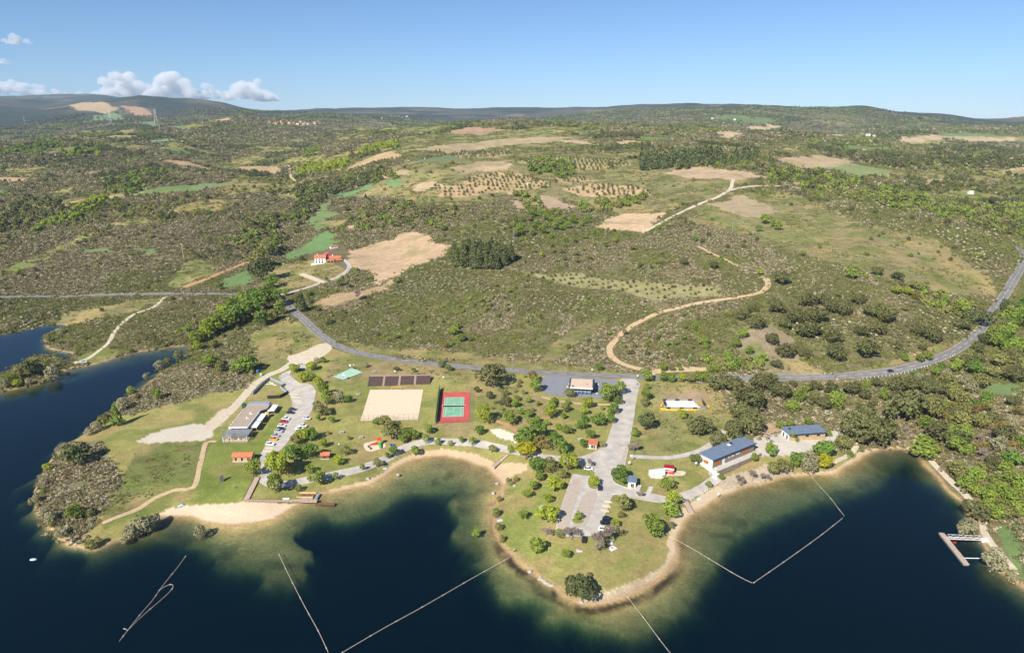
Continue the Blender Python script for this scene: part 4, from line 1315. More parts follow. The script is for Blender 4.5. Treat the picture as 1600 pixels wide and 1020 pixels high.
FW = [crown_mesh('far_wood', round_lobes(3, w=.5, h=.45, zc=.45), 150, .2, LEAF['oak'], 3), crown_mesh('far_wood', round_lobes(5, w=.48, h=.45, zc=.45), 150, .2, LEAF['pine'], 5),
      crown_mesh('far_wood', round_lobes(7, w=.45, h=.45, zc=.45), 150, .2, LEAF['green'], 7), crown_mesh('far_wood', cone_lobes(9, .22), 150, .15, LEAF['pine'], 9),
      crown_mesh('far_wood', round_lobes(15, w=.45, h=.45, zc=.45), 150, .2, LEAF['olive'], 15), crown_mesh('far_wood', round_lobes(17, w=.45, h=.45, zc=.45), 140, .2, LEAF['lime'], 17)]
wd = fbm(gx / 160 + 7, gy / 160 + 3, 3, 4)
dn = np.where(gcode == WOOD, .55, np.where((gr > 1000) & (gcode == SCRUB), .16 * sstep(.5, .62, wd) + .02, 0)) + sstep(3800, 5200, gr) * .12 * sstep(.46, .58, wd) * (gcode != BARE)
hgt = np.clip(4.5 + gr * .0015, 5, 14)
prob = dn * cell * np.where(gr > 2600, 1.7, 1) / (hgt ** 2 * .8) / np.clip(gr / 2600, 1, 2)
sel = np.nonzero(inner & (RNG.random(len(gx)) < prob) & (gr > 900) & (gr < 5600))[0]
sel = sel[clear_of(gx[sel], gy[sel], 4)]
X, Y = gx[sel] + RNG.normal(size=len(sel)) * 3, gy[sel] + RNG.normal(size=len(sel)) * 5
pk = fbm(X / 130, Y / 130, 5, 3)
idx = np.where(pk < .45, 0, np.where(pk < .52, 1, np.where(pk < .56, 4, np.where(pk < .64, 2, 3))))
idx = np.where(RNG.random(len(sel)) < .2, RNG.integers(0, 5, len(sel)), idx)
print('far wood', len(sel))
fo = instancer('far_wood', np.column_stack([X, Y, height(X, Y) - .3]), RNG.random(len(sel)) * 6.28, hgt[sel] * RNG.uniform(.7, 1.3, len(sel)), idx, FW)
tag(fo, 'far woods and copses on the hills beyond the fields', 'wood')

# thickets of taller bushes in the scrub
tk = fbm(gx / 75 + 21, gy / 75 + 5, 2, 4)
dn = np.where(gcode == SCRUB, .012 + .22 * sstep(.52, .66, tk), np.where(gcode == ROUGH, .004 + .05 * sstep(.55, .7, tk), 0))
prob = dn * cell / 9.0 * np.where(gr < 720, .45, .8)
sel = np.nonzero(inner & (RNG.random(len(gx)) < prob) & (gr > 425) & (gr < 1500) & (shore_d(gx, gy) > 4))[0]
sel = sel[clear_of(gx[sel], gy[sel], 4)]
X, Y = gx[sel] + RNG.normal(size=len(sel)), gy[sel] + RNG.normal(size=len(sel)) * 2
pk = fbm(X / 60, Y / 60 + 3, 5, 3)
idx = np.where(pk < .42, 0, np.where(pk < .50, 4, np.where(pk < .60, 2, 4)))
idx = np.where(RNG.random(len(sel)) < .25, RNG.integers(0, 6, len(sel)), idx)
idx = np.where(idx == 3, 0, idx)
print('thicket', len(sel))
th_ = instancer('thicket_foliage', np.column_stack([X, Y, height(X, Y) - .2]), RNG.random(len(sel)) * 6.28, RNG.uniform(2.0, 5.2, len(sel)) * np.clip(gr[sel] / 900, .8, 1.3), idx, FW)
tag(th_, 'thickets of taller bushes growing through the scrub', 'thicket')

rows = []
for (cd, c, w) in LANDW:
    if cd != ORCH:
        continue
    lo, hi = w.min(0), w.max(0)
    sp = 8.5 if np.hypot(*w.mean(0)) > 800 else 5.5
    a = random.uniform(-.3, .3)
    ca_, sa_ = math.cos(a), math.sin(a)
    cx, cy = w.mean(0)
    R = np.linalg.norm(hi - lo) / 2
    for i in np.arange(-R, R, sp * .8):
        for j in np.arange(-R, R, sp * 1.9):
            x, y = cx + i * ca_ - j * sa_ + random.gauss(0, .9), cy + i * sa_ + j * ca_ + random.gauss(0, 1.2)
            rows.append((x, y, random.random() < .85 and bool(inpoly(w, np.array([x]), np.array([y]))[0]), sp))
rows = np.array([r for r in rows if r[2]])
oo = instancer('orchard_foliage', np.column_stack([rows[:, 0], rows[:, 1], height(rows[:, 0], rows[:, 1]) - .1]), RNG.random(len(rows)) * 6.28, rows[:, 3] * RNG.uniform(.34, .56, len(rows)),
               RNG.choice([0, 1, 4], len(rows)), FW)
tag(oo, 'rows of small dark orchard trees on tan soil', 'orchard')
print('orchard', len(rows))

# ------------------------------------------------------------------ building kit
class Geo:
    def __init__(s):
        s.V, s.F = [], []

    def add(s, V, F):
        k = len(s.V)
        s.V += [tuple(v) for v in V]
        s.F += [tuple(i + k for i in f) for f in F]
        return s

    def box(s, x0, x1, y0, y1, z0, z1):
        return s.add(*box_vf(x0, x1, y0, y1, z0, z1))

    def prism(s, P, z0, z1):
        """P: xy outline, counter-clockwise; z1 may be one height per corner"""
        n = len(P)
        zt = z1 if hasattr(z1, '__len__') else [z1] * n
        V = [(x, y, z0) for x, y in P] + [(x, y, z) for (x, y), z in zip(P, zt)]
        F = [tuple(range(n))[::-1], tuple(range(n, 2 * n))] + [(i, (i + 1) % n, n + (i + 1) % n, n + i) for i in range(n)]
        return s.add(V, F)

    def extr(s, P, y0, y1):
        """outline P in xz, extruded along y"""
        n = len(P)
        V = [(x, y0, z) for x, z in P] + [(x, y1, z) for x, z in P]
        F = [tuple(range(n)), tuple(range(n, 2 * n))[::-1]] + [(i, n + i, n + (i + 1) % n, (i + 1) % n) for i in range(n)]
        return s.add(V, F)

    def tube(s, p0, p1, r, r1=None, k=6):
        p0, p1 = Vector(p0), Vector(p1)
        r1 = r if r1 is None else r1
        d = (p1 - p0).normalized()
        a = d.orthogonal().normalized()
        b = d.cross(a)
        V = [p + (a * math.cos(2 * PI * j / k) + b * math.sin(2 * PI * j / k)) * q for p, q in ((p0, r), (p1, r1)) for j in range(k)]
        F = [(j, (j + 1) % k, k + (j + 1) % k, k + j) for j in range(k)] + [tuple(range(k))[::-1], tuple(range(k, 2 * k))]
        return s.add(V, F)

    def path(s, pts, r, k=5):
        for a, b in zip(pts[:-1], pts[1:]):
            s.tube(a, b, r, k=k)
        return s

    def lathe(s, prof, c=(0, 0), k=10):
        """prof: (radius, z) from bottom to top"""
        n = len(prof)
        V = [(c[0] + r * math.cos(2 * PI * j / k), c[1] + r * math.sin(2 * PI * j / k), z) for r, z in prof for j in range(k)]
        F = [(i * k + j, i * k + (j + 1) % k, (i + 1) * k + (j + 1) % k, (i + 1) * k + j) for i in range(n - 1) for j in range(k)]
        F += [tuple(range(k))[::-1], tuple(range((n - 1) * k, n * k))]
        return s.add(V, F)

    def gable(s, x0, x1, y0, y1, z0, rise, along='x', t=.18):
        """two roof slabs with thickness over a rectangle"""
        if along == 'x':
            ym = (y0 + y1) / 2
            s.add([(x0, y0, z0), (x1, y0, z0), (x1, ym, z0 + rise), (x0, ym, z0 + rise), (x0, y1, z0), (x1, y1, z0),
                   (x0, y0, z0 + t), (x1, y0, z0 + t), (x1, ym, z0 + rise + t), (x0, ym, z0 + rise + t), (x0, y1, z0 + t), (x1, y1, z0 + t)],
                  [(6, 7, 8, 9), (9, 8, 11, 10), (0, 3, 2, 1), (3, 4, 5, 2), (0, 1, 7, 6), (4, 10, 11, 5), (0, 6, 9, 3), (3, 9, 10, 4), (1, 2, 8, 7), (2, 5, 11, 8)])
        else:
            g = Geo().gable(y0, y1, x0, x1, z0, rise, 'x', t)
            s.add([(y, x, z) for x, y, z in g.V], [f[::-1] for f in g.F])
        return s


def root(name, label, cat, loc, ang=0.0, group=None):
    o = bpy.data.objects.new(name, None)
    o.empty_display_size = .5
    o.location = loc
    o.rotation_euler = (0, 0, ang)
    COLL.objects.link(o)
    return tag(o, label, cat, group)


def part(parent, name, g, m, smooth=False):
    return mesh_obj(name, g.V, g.F, m, parent, smooth)


def thing(name, label, cat, g, m, loc=(0, 0, 0), ang=0.0, group=None, smooth=False):
    o = mesh_obj(name, g.V, g.F, m, smooth=smooth)
    o.location = loc
    o.rotation_euler = (0, 0, ang)
    return tag(o, label, cat, group)


def copy_tree(o, parent=None):
    c = o.copy()
    COLL.objects.link(c)
    c.parent = parent
    for ch in list(o.children):
        copy_tree(ch, c)
    return c


def spot(px, py, sink=0.0):
    p = at1(px, py)
    return Vector((p.x, p.y, p.z - sink))


WHITE = mat('white_render', (232, 230, 224), .85, var=.06)
WHITEM = mat('white_metal', (226, 228, 230), .45, var=.05)
GREENW = mat('green_cladding', (44, 92, 72), .6, var=.12)
ROOFBEIGE = mat('gravel_roof', (176, 158, 140), .95, var=.12, scale=.9)
ROOFPINK = mat('screed_roof', (214, 188, 162), .95, var=.08, scale=.7)
SLATE = mat('blue_grey_roof', (112, 126, 146), .55, var=.08, scale=.4, spec=.3)
SLATE_D = mat('roof_edge_dark', (54, 62, 82), .5)
CLAY = mat('clay_tiles', (194, 120, 84), .85, var=.18, scale=1.2)
CLAYRED = mat('clay_tiles_red', (184, 106, 98), .85, var=.15, scale=1.2)
STONE = mat('rubble_stone', (186, 160, 122), .95, var=.3, scale=1.6)
GREYST = mat('grey_stone', (142, 128, 118), .95, var=.25, scale=1.2)
GLASS = mat('window_glass', (38, 48, 66), .12, var=.1, spec=.6)
BLUEGL = mat('blue_glass', (58, 84, 116), .15, var=.12, scale=.4, spec=.6)
ORANGEW = mat('orange_wood', (184, 110, 44), .7, var=.15)
CANVAS = mat('white_canvas', (236, 234, 230), .9, var=.04)
DARK = mat('dark_metal', (46, 48, 52), .6)
GREYM = mat('grey_metal', (140, 146, 152), .5, var=.1)
SCREEN = mat('zinc_panel', (150, 162, 178), .5, var=.08)
WOODR = mat('weathered_deck', (184, 164, 148), .9, var=.16, scale=1.1)
WOODT = mat('tan_timber', (214, 184, 132), .9, var=.14, scale=1.1)
WOODB = mat('brown_timber', (128, 92, 64), .9, var=.2, scale=1.4)
SEATB = mat('stand_concrete_brown', (92, 76, 70), .9, var=.2, scale=1.2)
SEATP = mat('stand_stair', (166, 144, 134), .9, var=.12, scale=1.2)
COURTSAND = mat('court_sand', (224, 202, 174), .95, var=.10, scale=1.1)
COURTRED = mat('court_red', (196, 88, 82), .9, var=.10, scale=.3)
COURTGRN = mat('court_green', (124, 176, 144), .9, var=.16, scale=.2)
NETGRN = mat('green_windscreen', (34, 116, 108), .8, var=.12)
YELLOW = mat('yellow_paint', (232, 176, 36), .6, var=.06)
CONC = mat('concrete', (196, 190, 182), .9, var=.1, scale=.8)
REDP = mat('red_paint', (200, 62, 48), .5, var=.06)
GREENP = mat('green_plastic', (56, 176, 60), .5)
BLUEP = mat('blue_plastic', (44, 84, 160), .5)
BOOM = mat('boom_float', (206, 190, 176), .8, var=.15, scale=2)
TYRE = mat('tyre', (26, 26, 28), .9)
RIM = mat('rim', (150, 152, 156), .35, metal=.6)
LAMPG = mat('headlight_glass', (222, 226, 230), .15)
LAMPR = mat('taillight', (170, 20, 18), .3)
SKIN = mat('skin', (206, 158, 128), .7)
ROCK = mat('pale_rock', (176, 168, 156), .95, var=.25, scale=2)

# ------------------------------------------------------------------ restaurant on the left shore
rz = 3.3
R = root('restaurant', 'long low lakeside restaurant with beige flat roof and white awnings', 'restaurant', (-144.8, 322.2, rz), math.radians(2.5))
part(R, 'wall', Geo().prism([(0, 0), (8.2, 0), (8.2, 20), (11.2, 23), (11.2, 31.5), (-.3, 31.5), (-.3, 24), (0, 24)], -1, 3.7), GREENW)
rf = part(R, 'roof', Geo().prism([(-.5, -.6), (8.6, -.6), (8.6, 20), (11.6, 23), (11.6, 32), (-.8, 32), (-.8, 24), (-.5, 24)], 3.7, 4.2), ROOFBEIGE)
part(rf, 'parapet', Geo().box(-.75, -.5, -.8, 24, 3.6, 4.4).box(-.5, 8.6, -.85, -.6, 3.6, 4.35).box(8.6, 8.85, -.6, 19.9, 3.6, 4.35), WHITE)
for y in (9.5, 15.5):
    part(rf, 'roof_vent', Geo().box(4.6, 5.2, y, y + .6, 4.2, 5.2).box(5.2, 6.2, y + .1, y + .5, 4.2, 4.5), WHITEM)
part(rf, 'plant_deck', Geo().box(-.2, 11, 28, 31.5, 4.2, 4.7), SCREEN)
for i in range(8):
    part(R, 'buttress', Geo().box(-1.5, -.9, .5 + i * 3.1, .95 + i * 3.1, -1, 3.9), WHITE)
for y0, y1 in ((1.0, 5.5), (6.5, 12), (13, 18)):
    part(R, 'window', Geo().box(8.2, 8.26, y0, y1, .6, 3.2), GLASS)
part(R, 'window', Geo().box(1.0, 7.2, -.06, 0, .5, 2.6), GLASS)
part(R, 'entrance', Geo().box(11.25, 13.4, 18.5, 20.6, -.5, 3.2), WOODT)
for y0, y1 in ((1.2, 9.2), (10.2, 19.0), (22.2, 31.0)):
    x0 = 8.9 if y0 < 20 else 11.8
    aw = part(R, 'awning', Geo().prism([(x0, y0), (x0 + 3.6, y0), (x0 + 3.6, y1), (x0, y1)], 2.75, [3.2, 2.85, 2.85, 3.2]), CANVAS)
    for y in (y0 + .2, (y0 + y1) / 2, y1 - .2):
        part(aw, 'post', Geo().tube((x0 + 3.5, y, -.6), (x0 + 3.5, y, 2.8), .06), WHITEM)
P_ = root('pergola', 'white beamed pergola over the dining deck at the end of the restaurant', 'pergola', (-145.6, 312.6, rz), math.radians(2.5))
part(P_, 'deck', Geo().box(0, 12.2, 0, 8.4, -.6, .35), WOODR)
for x in (.2, 4.1, 8.0, 11.9):
    for y in (.2, 8.0):
        part(P_, 'post', Geo().box(x - .1, x + .1, y - .1, y + .1, .35, 3), WHITEM)
for i in range(9):
    part(P_, 'beam', Geo().box(-.3, 12.5, .1 + i * 1.02, .30 + i * 1.02, 3.0, 3.22), GREYM)
part(P_, 'canopy', Geo().box(0, 12.2, 2.4, 8.2, 2.86, 2.96), mat('grey_fabric', (120, 112, 116), .9))
part(P_, 'railing', Geo().box(-.05, 12.25, -.05, .05, 1.2, 1.3).box(-.05, 12.25, -.05, .05, .8, .86).box(-.05, .05, 0, 8.3, 1.2, 1.3), WHITEM)
for i in range(4):
    part(P_, 'dining_table', Geo().box(1 + i * 2.8, 2.6 + i * 2.8, .9, 1.9, 1.05, 1.12).box(1.7 + i * 2.8, 1.9 + i * 2.8, 1.3, 1.5, .35, 1.05), WOODT)
enc = [(395.3, 617), (409.4, 602.5), (421, 592), (444.7, 602), (438, 606), (449, 615), (437.7, 622), (418, 623)]
ew = wp(enc)
E = root('yard_screen', 'zinc panel screen wall round the service yard behind the restaurant', 'screen wall', (*ew[0], gz(*ew[0])))
for i in range(len(ew) - 1):
    a, b = ew[i], ew[i + 1]
    d = (b - a) / np.linalg.norm(b - a)
    nn = np.array([-d[1], d[0]]) * .1
    o0 = np.array([ew[0][0], ew[0][1]])
    q = [a - nn - o0, b - nn - o0, b + nn - o0, a + nn - o0]
    part(E, 'panel', Geo().prism([tuple(v) for v in q], -1.2, 2.1), SCREEN if i < 5 else DARK)
g = Geo()
c = spot(407, 612)
for i in range(3):
    thing('stored_plank', ['white board lying in the restaurant service yard', 'narrow white board beside another in the restaurant service yard', 'short white board nearest the screen in the service yard'][i], 'board',
          Geo().box(-2.6 + .5 * i, 2.6 - .5 * i, -.3, .3, 0, .15), CANVAS, spot(*((428, 601), (424, 598), (420, 600))[i]), math.radians(-35 + 40 * (i == 2)))
thing('water_tank', 'dark green cabinet standing behind the restaurant beside the dirt track', 'cabinet', Geo().box(-1, 1, -1.1, 1.1, 0, 2.4).box(-1.1, 1.1, -1.2, 1.2, 2.4, 2.55), GREENW, spot(382, 637), .1)


def hut(name, label, px, py, w, d, h, rise, wallm, roofm, ang, wins=2, lean=False, over=.5):
    p = spot(px, py)
    o = root(name, label, 'hut', p, ang)
    part(o, 'wall', Geo().box(-w / 2, w / 2, 0, d, -.8, h), wallm)
    part(o, 'plinth', Geo().box(-w / 2 - .2, w / 2 + .2, -.35, d + .1, -.9, .25), CONC)
    if lean:
        part(o, 'roof', Geo().prism([(-w / 2 - over, -over), (w / 2 + over, -over), (w / 2 + over, d + over), (-w / 2 - over, d + over)], h, [h + .2, h + .2, h + .2 + rise, h + .2 + rise]), roofm)
    else:
        part(o, 'gable_end', Geo().extr([(0, h), (d, h), (d / 2, h + rise)], -w / 2, -w / 2 + .2).extr([(0, h), (d, h), (d / 2, h + rise)], w / 2 - .2, w / 2), wallm) if False else None
        r = part(o, 'roof', Geo().gable(-w / 2 - over, w / 2 + over, -over, d + over, h - .1, rise, 'x'), roofm)
        part(r, 'ridge', Geo().box(-w / 2 - over, w / 2 + over, d / 2 - .15, d / 2 + .15, h - .1 + rise + .1, h + rise + .25), roofm)
    for i in range(wins):
        x = -w / 2 + w * (i + .5) / wins
        part(o, 'window', Geo().box(x - .45, x + .45, -.05, 0, .5, 2.0), GLASS)
    part(o, 'door', Geo().box(w / 2 - 1.5, w / 2 - .6, -.06, 0, .25, 2.1), WOODB)
    return o


hut('stone_hut', 'small stone hut with bright clay tile roof on the lawn by the beach', 378.5, 721, 8.8, 4.2, 2.6, 1.1, STONE, CLAY, 0.02, 3)
hut('timber_hut', 'tiny dark timber hut with clay tile roof and sandy forecourt', 508, 717, 3.6, 3.0, 2.0, .9, WOODB, CLAY, .1, 1)
hut('kiosk', 'small kiosk with clay tile roof beside the access road', 925, 701, 4.3, 4.2, 2.6, .5, CONC, CLAY, math.radians(-12), 1, lean=True)
hut('white_cabin', 'narrow white cabin with grey roof beside the junction', 987, 762, 3.2, 4.0, 3.0, .5, WHITE, SLATE, math.radians(-10), 1, lean=True)

# ------------------------------------------------------------------ visitor building
V_ = root('visitor_centre', 'flat roofed glass visitor pavilion between the blue grey parking bays', 'pavilion', (33.2, 366.2, 6.6), math.radians(-7.5))
part(V_, 'wall', Geo().box(1, 12.2, 2.2, 13.6, -1, 4.6), BLUEGL)
part(V_, 'roof', Geo().box(.3, 12.9, .2, 14.2, 4.6, 5.1), ROOFPINK)
part(V_, 'fascia', Geo().box(.1, 13.1, -.1, .2, 4.4, 5.25), WHITEM)
part(V_, 'fascia', Geo().box(12.9, 14.1, .2, 14.2, 4.5, 4.9).box(-.6, .3, .2, 14.2, 4.5, 4.9).box(-.6, 14.1, 14.2, 15, 4.5, 4.9), SLATE_D)
for x in (1.2, 6.6, 12):
    part(V_, 'column', Geo().tube((x, .5, -1), (x, .5, 4.5), .12), GREYM)
for i in range(5):
    part(V_, 'mullion', Geo().box(2.2 + i * 2.2, 2.3 + i * 2.2, 2.1, 2.2, 0, 4.5), WHITEM)
part(V_, 'transom', Geo().box(1, 12.2, 2.08, 2.2, 1.9, 2.05), WHITEM)
part(V_, 'terrace', Geo().box(.5, 13, -3.2, 2.2, -1.6, -.15), WOODR)
part(V_, 'steps', Geo().box(3.0, 6.8, -9, -3.2, -2.4, -.7).box(3.0, 6.8, -6, -3.2, -2.4, -.4), CONC)
part(V_, 'roof_vent', Geo().box(1.2, 2.2, 1.4, 2.2, 5.1, 5.5), DARK)
part(V_, 'roof_vent', Geo().box(9.6, 10, 5, 5.4, 5.1, 5.6), DARK)
for i, (px, py) in enumerate([(890, 600), (887, 612), (935, 601), (933, 615), (931, 608), (887, 605)]):
    thing('landscape_rock', 'pale boulder beside the visitor pavilion, ' + ['by its back corner facing the road bend', 'by its front corner toward the playing fields', 'behind its east wall', 'at its south east corner', 'midway along its east wall', 'midway along its west wall'][i],
          'boulder', Geo().lathe([(.5, -.3), (.9, .1), (.7, .6), (.2, .9)], k=7), ROCK, spot(px, py), i * 1.1, 'boulders round the visitor pavilion')


def blue_house(label, o, ang, w, d, h, hb, floor, front):
    H = root('lake_house', label, 'house', o, ang)
    part(H, 'wall', Geo().box(0, w, 0, d, -2.2, h), front)
    part(H, 'end_wall', Geo().box(-.08, 0, -.05, d + .05, -2.2, h + .3), WHITE)
    r = part(H, 'roof', Geo().prism([(-.4, -.6), (w + .5, -.6), (w + .5, d + .6), (-.4, d + .6)], h, [h + .25, h + .25, h + .9, h + .9]), SLATE)
    part(r, 'gutter', Geo().box(-.45, w + .55, -.8, -.6, h - .15, h + .3), SLATE_D)
    for i in range(1, int(w / 1.6)):
        part(r, 'seam', Geo().prism([(i * 1.6, -.58), (i * 1.6 + .06, -.58), (i * 1.6 + .06, d + .58), (i * 1.6, d + .58)], h + .2, [h + .30, h + .30, h + .95, h + .95]), SLATE)
    return H, r


H1, r1 = blue_house('long blue roofed lake house with white gable end above the beach', (92.6, 283.8, 4.4), math.radians(34.3), 30.4, 7.0, 4.2, 4, 0, GREYST)
for x0, x1 in ((1.6, 5.2), (22.0, 25.6)):
    w_ = part(H1, 'window', Geo().box(x0, x1, -.06, 0, 1.2, 2.6), GLASS)
    part(w_, 'shutter', Geo().box(x0 - .1, x1 + .1, -.14, -.06, 1.1, 2.7), ORANGEW)
for x0, x1 in ((11, 12.4), (13.4, 15.2), (16.6, 19.4)):
    part(H1, 'window', Geo().box(x0, x1, -.06, 0, 2.0, 2.8), WHITEM)
part(H1, 'door', Geo().box(7.0, 8.6, -.1, 0, 0, 2.6), WHITE)
part(H1, 'window', Geo().box(-.2, -.08, 2.2, 5.2, 1.0, 2.6), ORANGEW)
part(H1, 'terrace', Geo().box(-.6, 31.6, -3.2, 0, -2.2, -.05), CONC)
part(H1, 'terrace_wall', Geo().box(-.6, 31.6, -3.6, -3.2, -2.6, .0), GREYST)
part(H1, 'steps', Geo().box(-2.4, -.2, -4.6, -.1, -3.2, -.6).box(-2.4, -.2, -2.6, -.1, -3.2, -.3), WHITE)
part(r1, 'skylight', Geo().box(16.5, 18.0, 4.0, 5.6, 5.0, 5.3), WHITEM)
part(r1, 'chimney', Geo().box(18.6, 19.2, 4.6, 5.4, 4.8, 5.9), DARK)
H2, r2 = blue_house('short blue roofed house with cream wall on the pale gravel yard', (138.6, 311.2, 5.0), math.radians(8.6), 19.6, 7.0, 3.2, 3, 0, STONE)
for y in (1.2, 4.4):
    part(H2, 'door', Geo().box(-.16, -.08, y, y + 1.1, 0, 2.2), DARK)
for x in (3, 9, 15):
    part(H2, 'window', Geo().box(x, x + 1.6, -.06, 0, 1.4, 2.3), GLASS)
part(r2, 'vent', Geo().lathe([(.4, 3.5), (.4, 4.6), (.55, 4.7), (.1, 4.9)], (2.4, 4.4)), DARK)

# ------------------------------------------------------------------ white farmhouse across the road
hp = at1(501, 411)
FH = root('farmhouse', 'white farmhouse with clay tile roofs on the knoll across the road', 'house', (hp.x - 6, hp.y, hp.z - .2), math.radians(8))
part(FH, 'wall', Geo().box(0, 11, 0, 9, -1.5, 5.4), WHITE)
fr = part(FH, 'roof', Geo().gable(-.6, 11.6, -.6, 9.6, 5.4, 2.2, 'x'), CLAY)
part(fr, 'chimney', Geo().box(2, 2.8, 5, 5.8, 6.5, 8.6), WHITE)
part(FH, 'wing', Geo().box(11, 25, 4, 14, -1.5, 3.6), WHITE)
wr = part(FH, 'wing_roof', Geo().gable(10.6, 26, 3.4, 14.6, 3.6, 2.0, 'x'), CLAY)
part(wr, 'chimney', Geo().box(17, 17.8, 8, 8.8, 4.8, 7.2), WHITE)
part(FH, 'back_wing', Geo().box(6, 17, 12, 26, -1.5, 4.4), WHITE)
part(FH, 'back_roof', Geo().gable(5.4, 17.6, 11.4, 26.6, 4.4, 2.6, 'y'), CLAYRED)
part(FH, 'veranda_roof', Geo().prism([(12, -4), (20, -4), (20, 3.6), (12, 3.6)], 2.5, [2.7, 2.7, 3.5, 3.5]), CLAY)
part(FH, 'porch_roof', Geo().prism([(21, -1), (28, -1), (28, 4), (21, 4)], 2.3, [2.5, 2.5, 3.1, 3.1]), CLAY)
for x in (12.4, 16, 19.6):
    part(FH, 'veranda_post', Geo().box(x - .15, x + .15, -3.8, -3.5, -1.5, 2.5), WHITE)
part(FH, 'terrace', Geo().box(-3, 11, -6, 0, -1.6, .1), WHITE)
part(FH, 'balustrade', Geo().box(-3, 11, -6.1, -5.9, .1, 1.1), WHITE)
for x in (1, 4, 7):
    f_ = part(FH, 'window', Geo().box(x, x + 1.3, -.06, 0, 3.0, 4.4), GLASS)
    part(f_, 'sill', Geo().box(x - .15, x + 1.45, -.16, 0, 2.86, 3.0), WHITE)
    part(FH, 'window', Geo().box(x, x + 1.3, -.06, 0, .2, 2.2), GLASS)
for x in (13, 16.5, 21):
    part(FH, 'window', Geo().box(x, x + 1.4, 3.94, 4, .6, 2.2), GLASS)
hp2 = at1(517, 389)
SH_ = root('garden_shed', 'narrow red roofed shed behind the white farmhouse', 'shed', (hp2.x, hp2.y, hp2.z), math.radians(35))
part(SH_, 'wall', Geo().box(0, 9, 0, 3.5, -1, 2.4), WHITE)
part(SH_, 'roof', Geo().gable(-.4, 9.4, -.4, 3.9, 2.4, .9, 'x'), CLAYRED)

# ------------------------------------------------------------------ sports ground
gs = root('grandstand', 'dark brown stepped grandstand facing the beach soccer pitch', 'grandstand', (-86.0, 379.6, 4.8), math.radians(2.6))
nrow, secw = 10, 8.0
for s_ in range(4):
    sx = s_ * (secw + 1.4)
    sec = part(gs, 'seat_section', Geo().box(sx, sx + secw, .2, nrow * 1.0, -1, .1), SEATB)
    for k in range(nrow):
        part(sec, 'tier', Geo().box(sx, sx + secw, k * 1.0, nrow * 1.0, .1 + k * .45, .53 + k * .45), SEATB)
for s_ in range(3):
    sx = secw + s_ * (secw + 1.4)
    g = Geo()
    for k in range(nrow * 2):
        g.box(sx + .05, sx + 1.35, k * .5, nrow * 1.0, k * .225 - .1, .2 + k * .225)
    part(gs, 'stair', g, SEATP)
part(gs, 'end_wall', Geo().prism([(-.5, 0), (-.02, 0), (-.02, nrow), (-.5, nrow)], -1, [.6, .6, 4.9, 4.9]), SEATB)
part(gs, 'end_wall', Geo().prism([(36.22, 0), (36.7, 0), (36.7, nrow), (36.22, nrow)], -1, [.6, .6, 4.9, 4.9]), SEATB)
part(gs, 'back_rail', Geo().box(0, 36.2, nrow + .05, nrow + .4, -1, 5.2), SEATP)

sheet('sand_pitch', [(-81.3, 335.9), (-50.6, 337.6), (-52.5, 376.6), (-84.0, 376.6)], COURTSAND, .14)


def goal(label, loc, ang):
    o = root('football_goal', label, 'goal', loc, ang, 'beach soccer goals')
    for x in (-2.75, 2.75):
        part(o, 'post', Geo().tube((x, 0, 0), (x, 0, 2.2), .12), YELLOW)
    part(o, 'crossbar', Geo().tube((-2.85, 0, 2.2), (2.85, 0, 2.2), .12), YELLOW)
    part(o, 'net_frame', Geo().path([(-2.75, 0, 2.2), (-2.75, 1.4, .1), (2.75, 1.4, .1), (2.75, 0, 2.2)], .04), WHITEM)


goal('yellow goal at the grandstand end of the sand pitch', (-68.4, 375.4, gz(-68, 375) + .1), 0)
goal('yellow goal at the tree end of the sand pitch', (-66.0, 338.0, gz(-66, 338) + .1), PI)


def fence(label, A, B, h, m, step=3.0, wires=4, screen=None, name='court_fence', group=None):
    A, B = np.array(A), np.array(B)
    L = np.linalg.norm(B - A)
    z0 = gz(*A)
    o = root(name, label, 'fence', (*A, z0), math.atan2(B[1] - A[1], B[0] - A[0]), group)
    n = max(2, int(L / step) + 1)
    zz = [gz(*(A + (B - A) * i / (n - 1))) - z0 for i in range(n)]
    for i in range(n):
        x = L * i / (n - 1)
        part(o, 'post', Geo().tube((x, 0, zz[i] - .3), (x, 0, zz[i] + h), .05, k=4), m)
    for k in range(wires):
        hh = h * (k + 1) / wires
        part(o, 'rail', Geo().path([(L * i / (n - 1), 0, zz[i] + hh - .04) for i in range(n)], .028, 3), m)
    if screen:
        V = [(L * i / (n - 1), .06, zz[i] + t) for i in range(n) for t in (.2, h - .1)] + [(L * i / (n - 1), .09, zz[i] + t) for i in range(n) for t in (.2, h - .1)]
        F = [(2 * i, 2 * i + 2, 2 * i + 3, 2 * i + 1) for i in range(n - 1)] + [(2 * n + 2 * i, 2 * n + 2 * i + 1, 2 * n + 2 * i + 3, 2 * n + 2 * i + 2) for i in range(n - 1)]
        part(o, 'windscreen', Geo().add(V, F), screen)
    return o


fence('dark ball fence along the lake side of the sand pitch', (-82, 335.2), (-50, 337), 4.0, DARK, 2.6, 5)
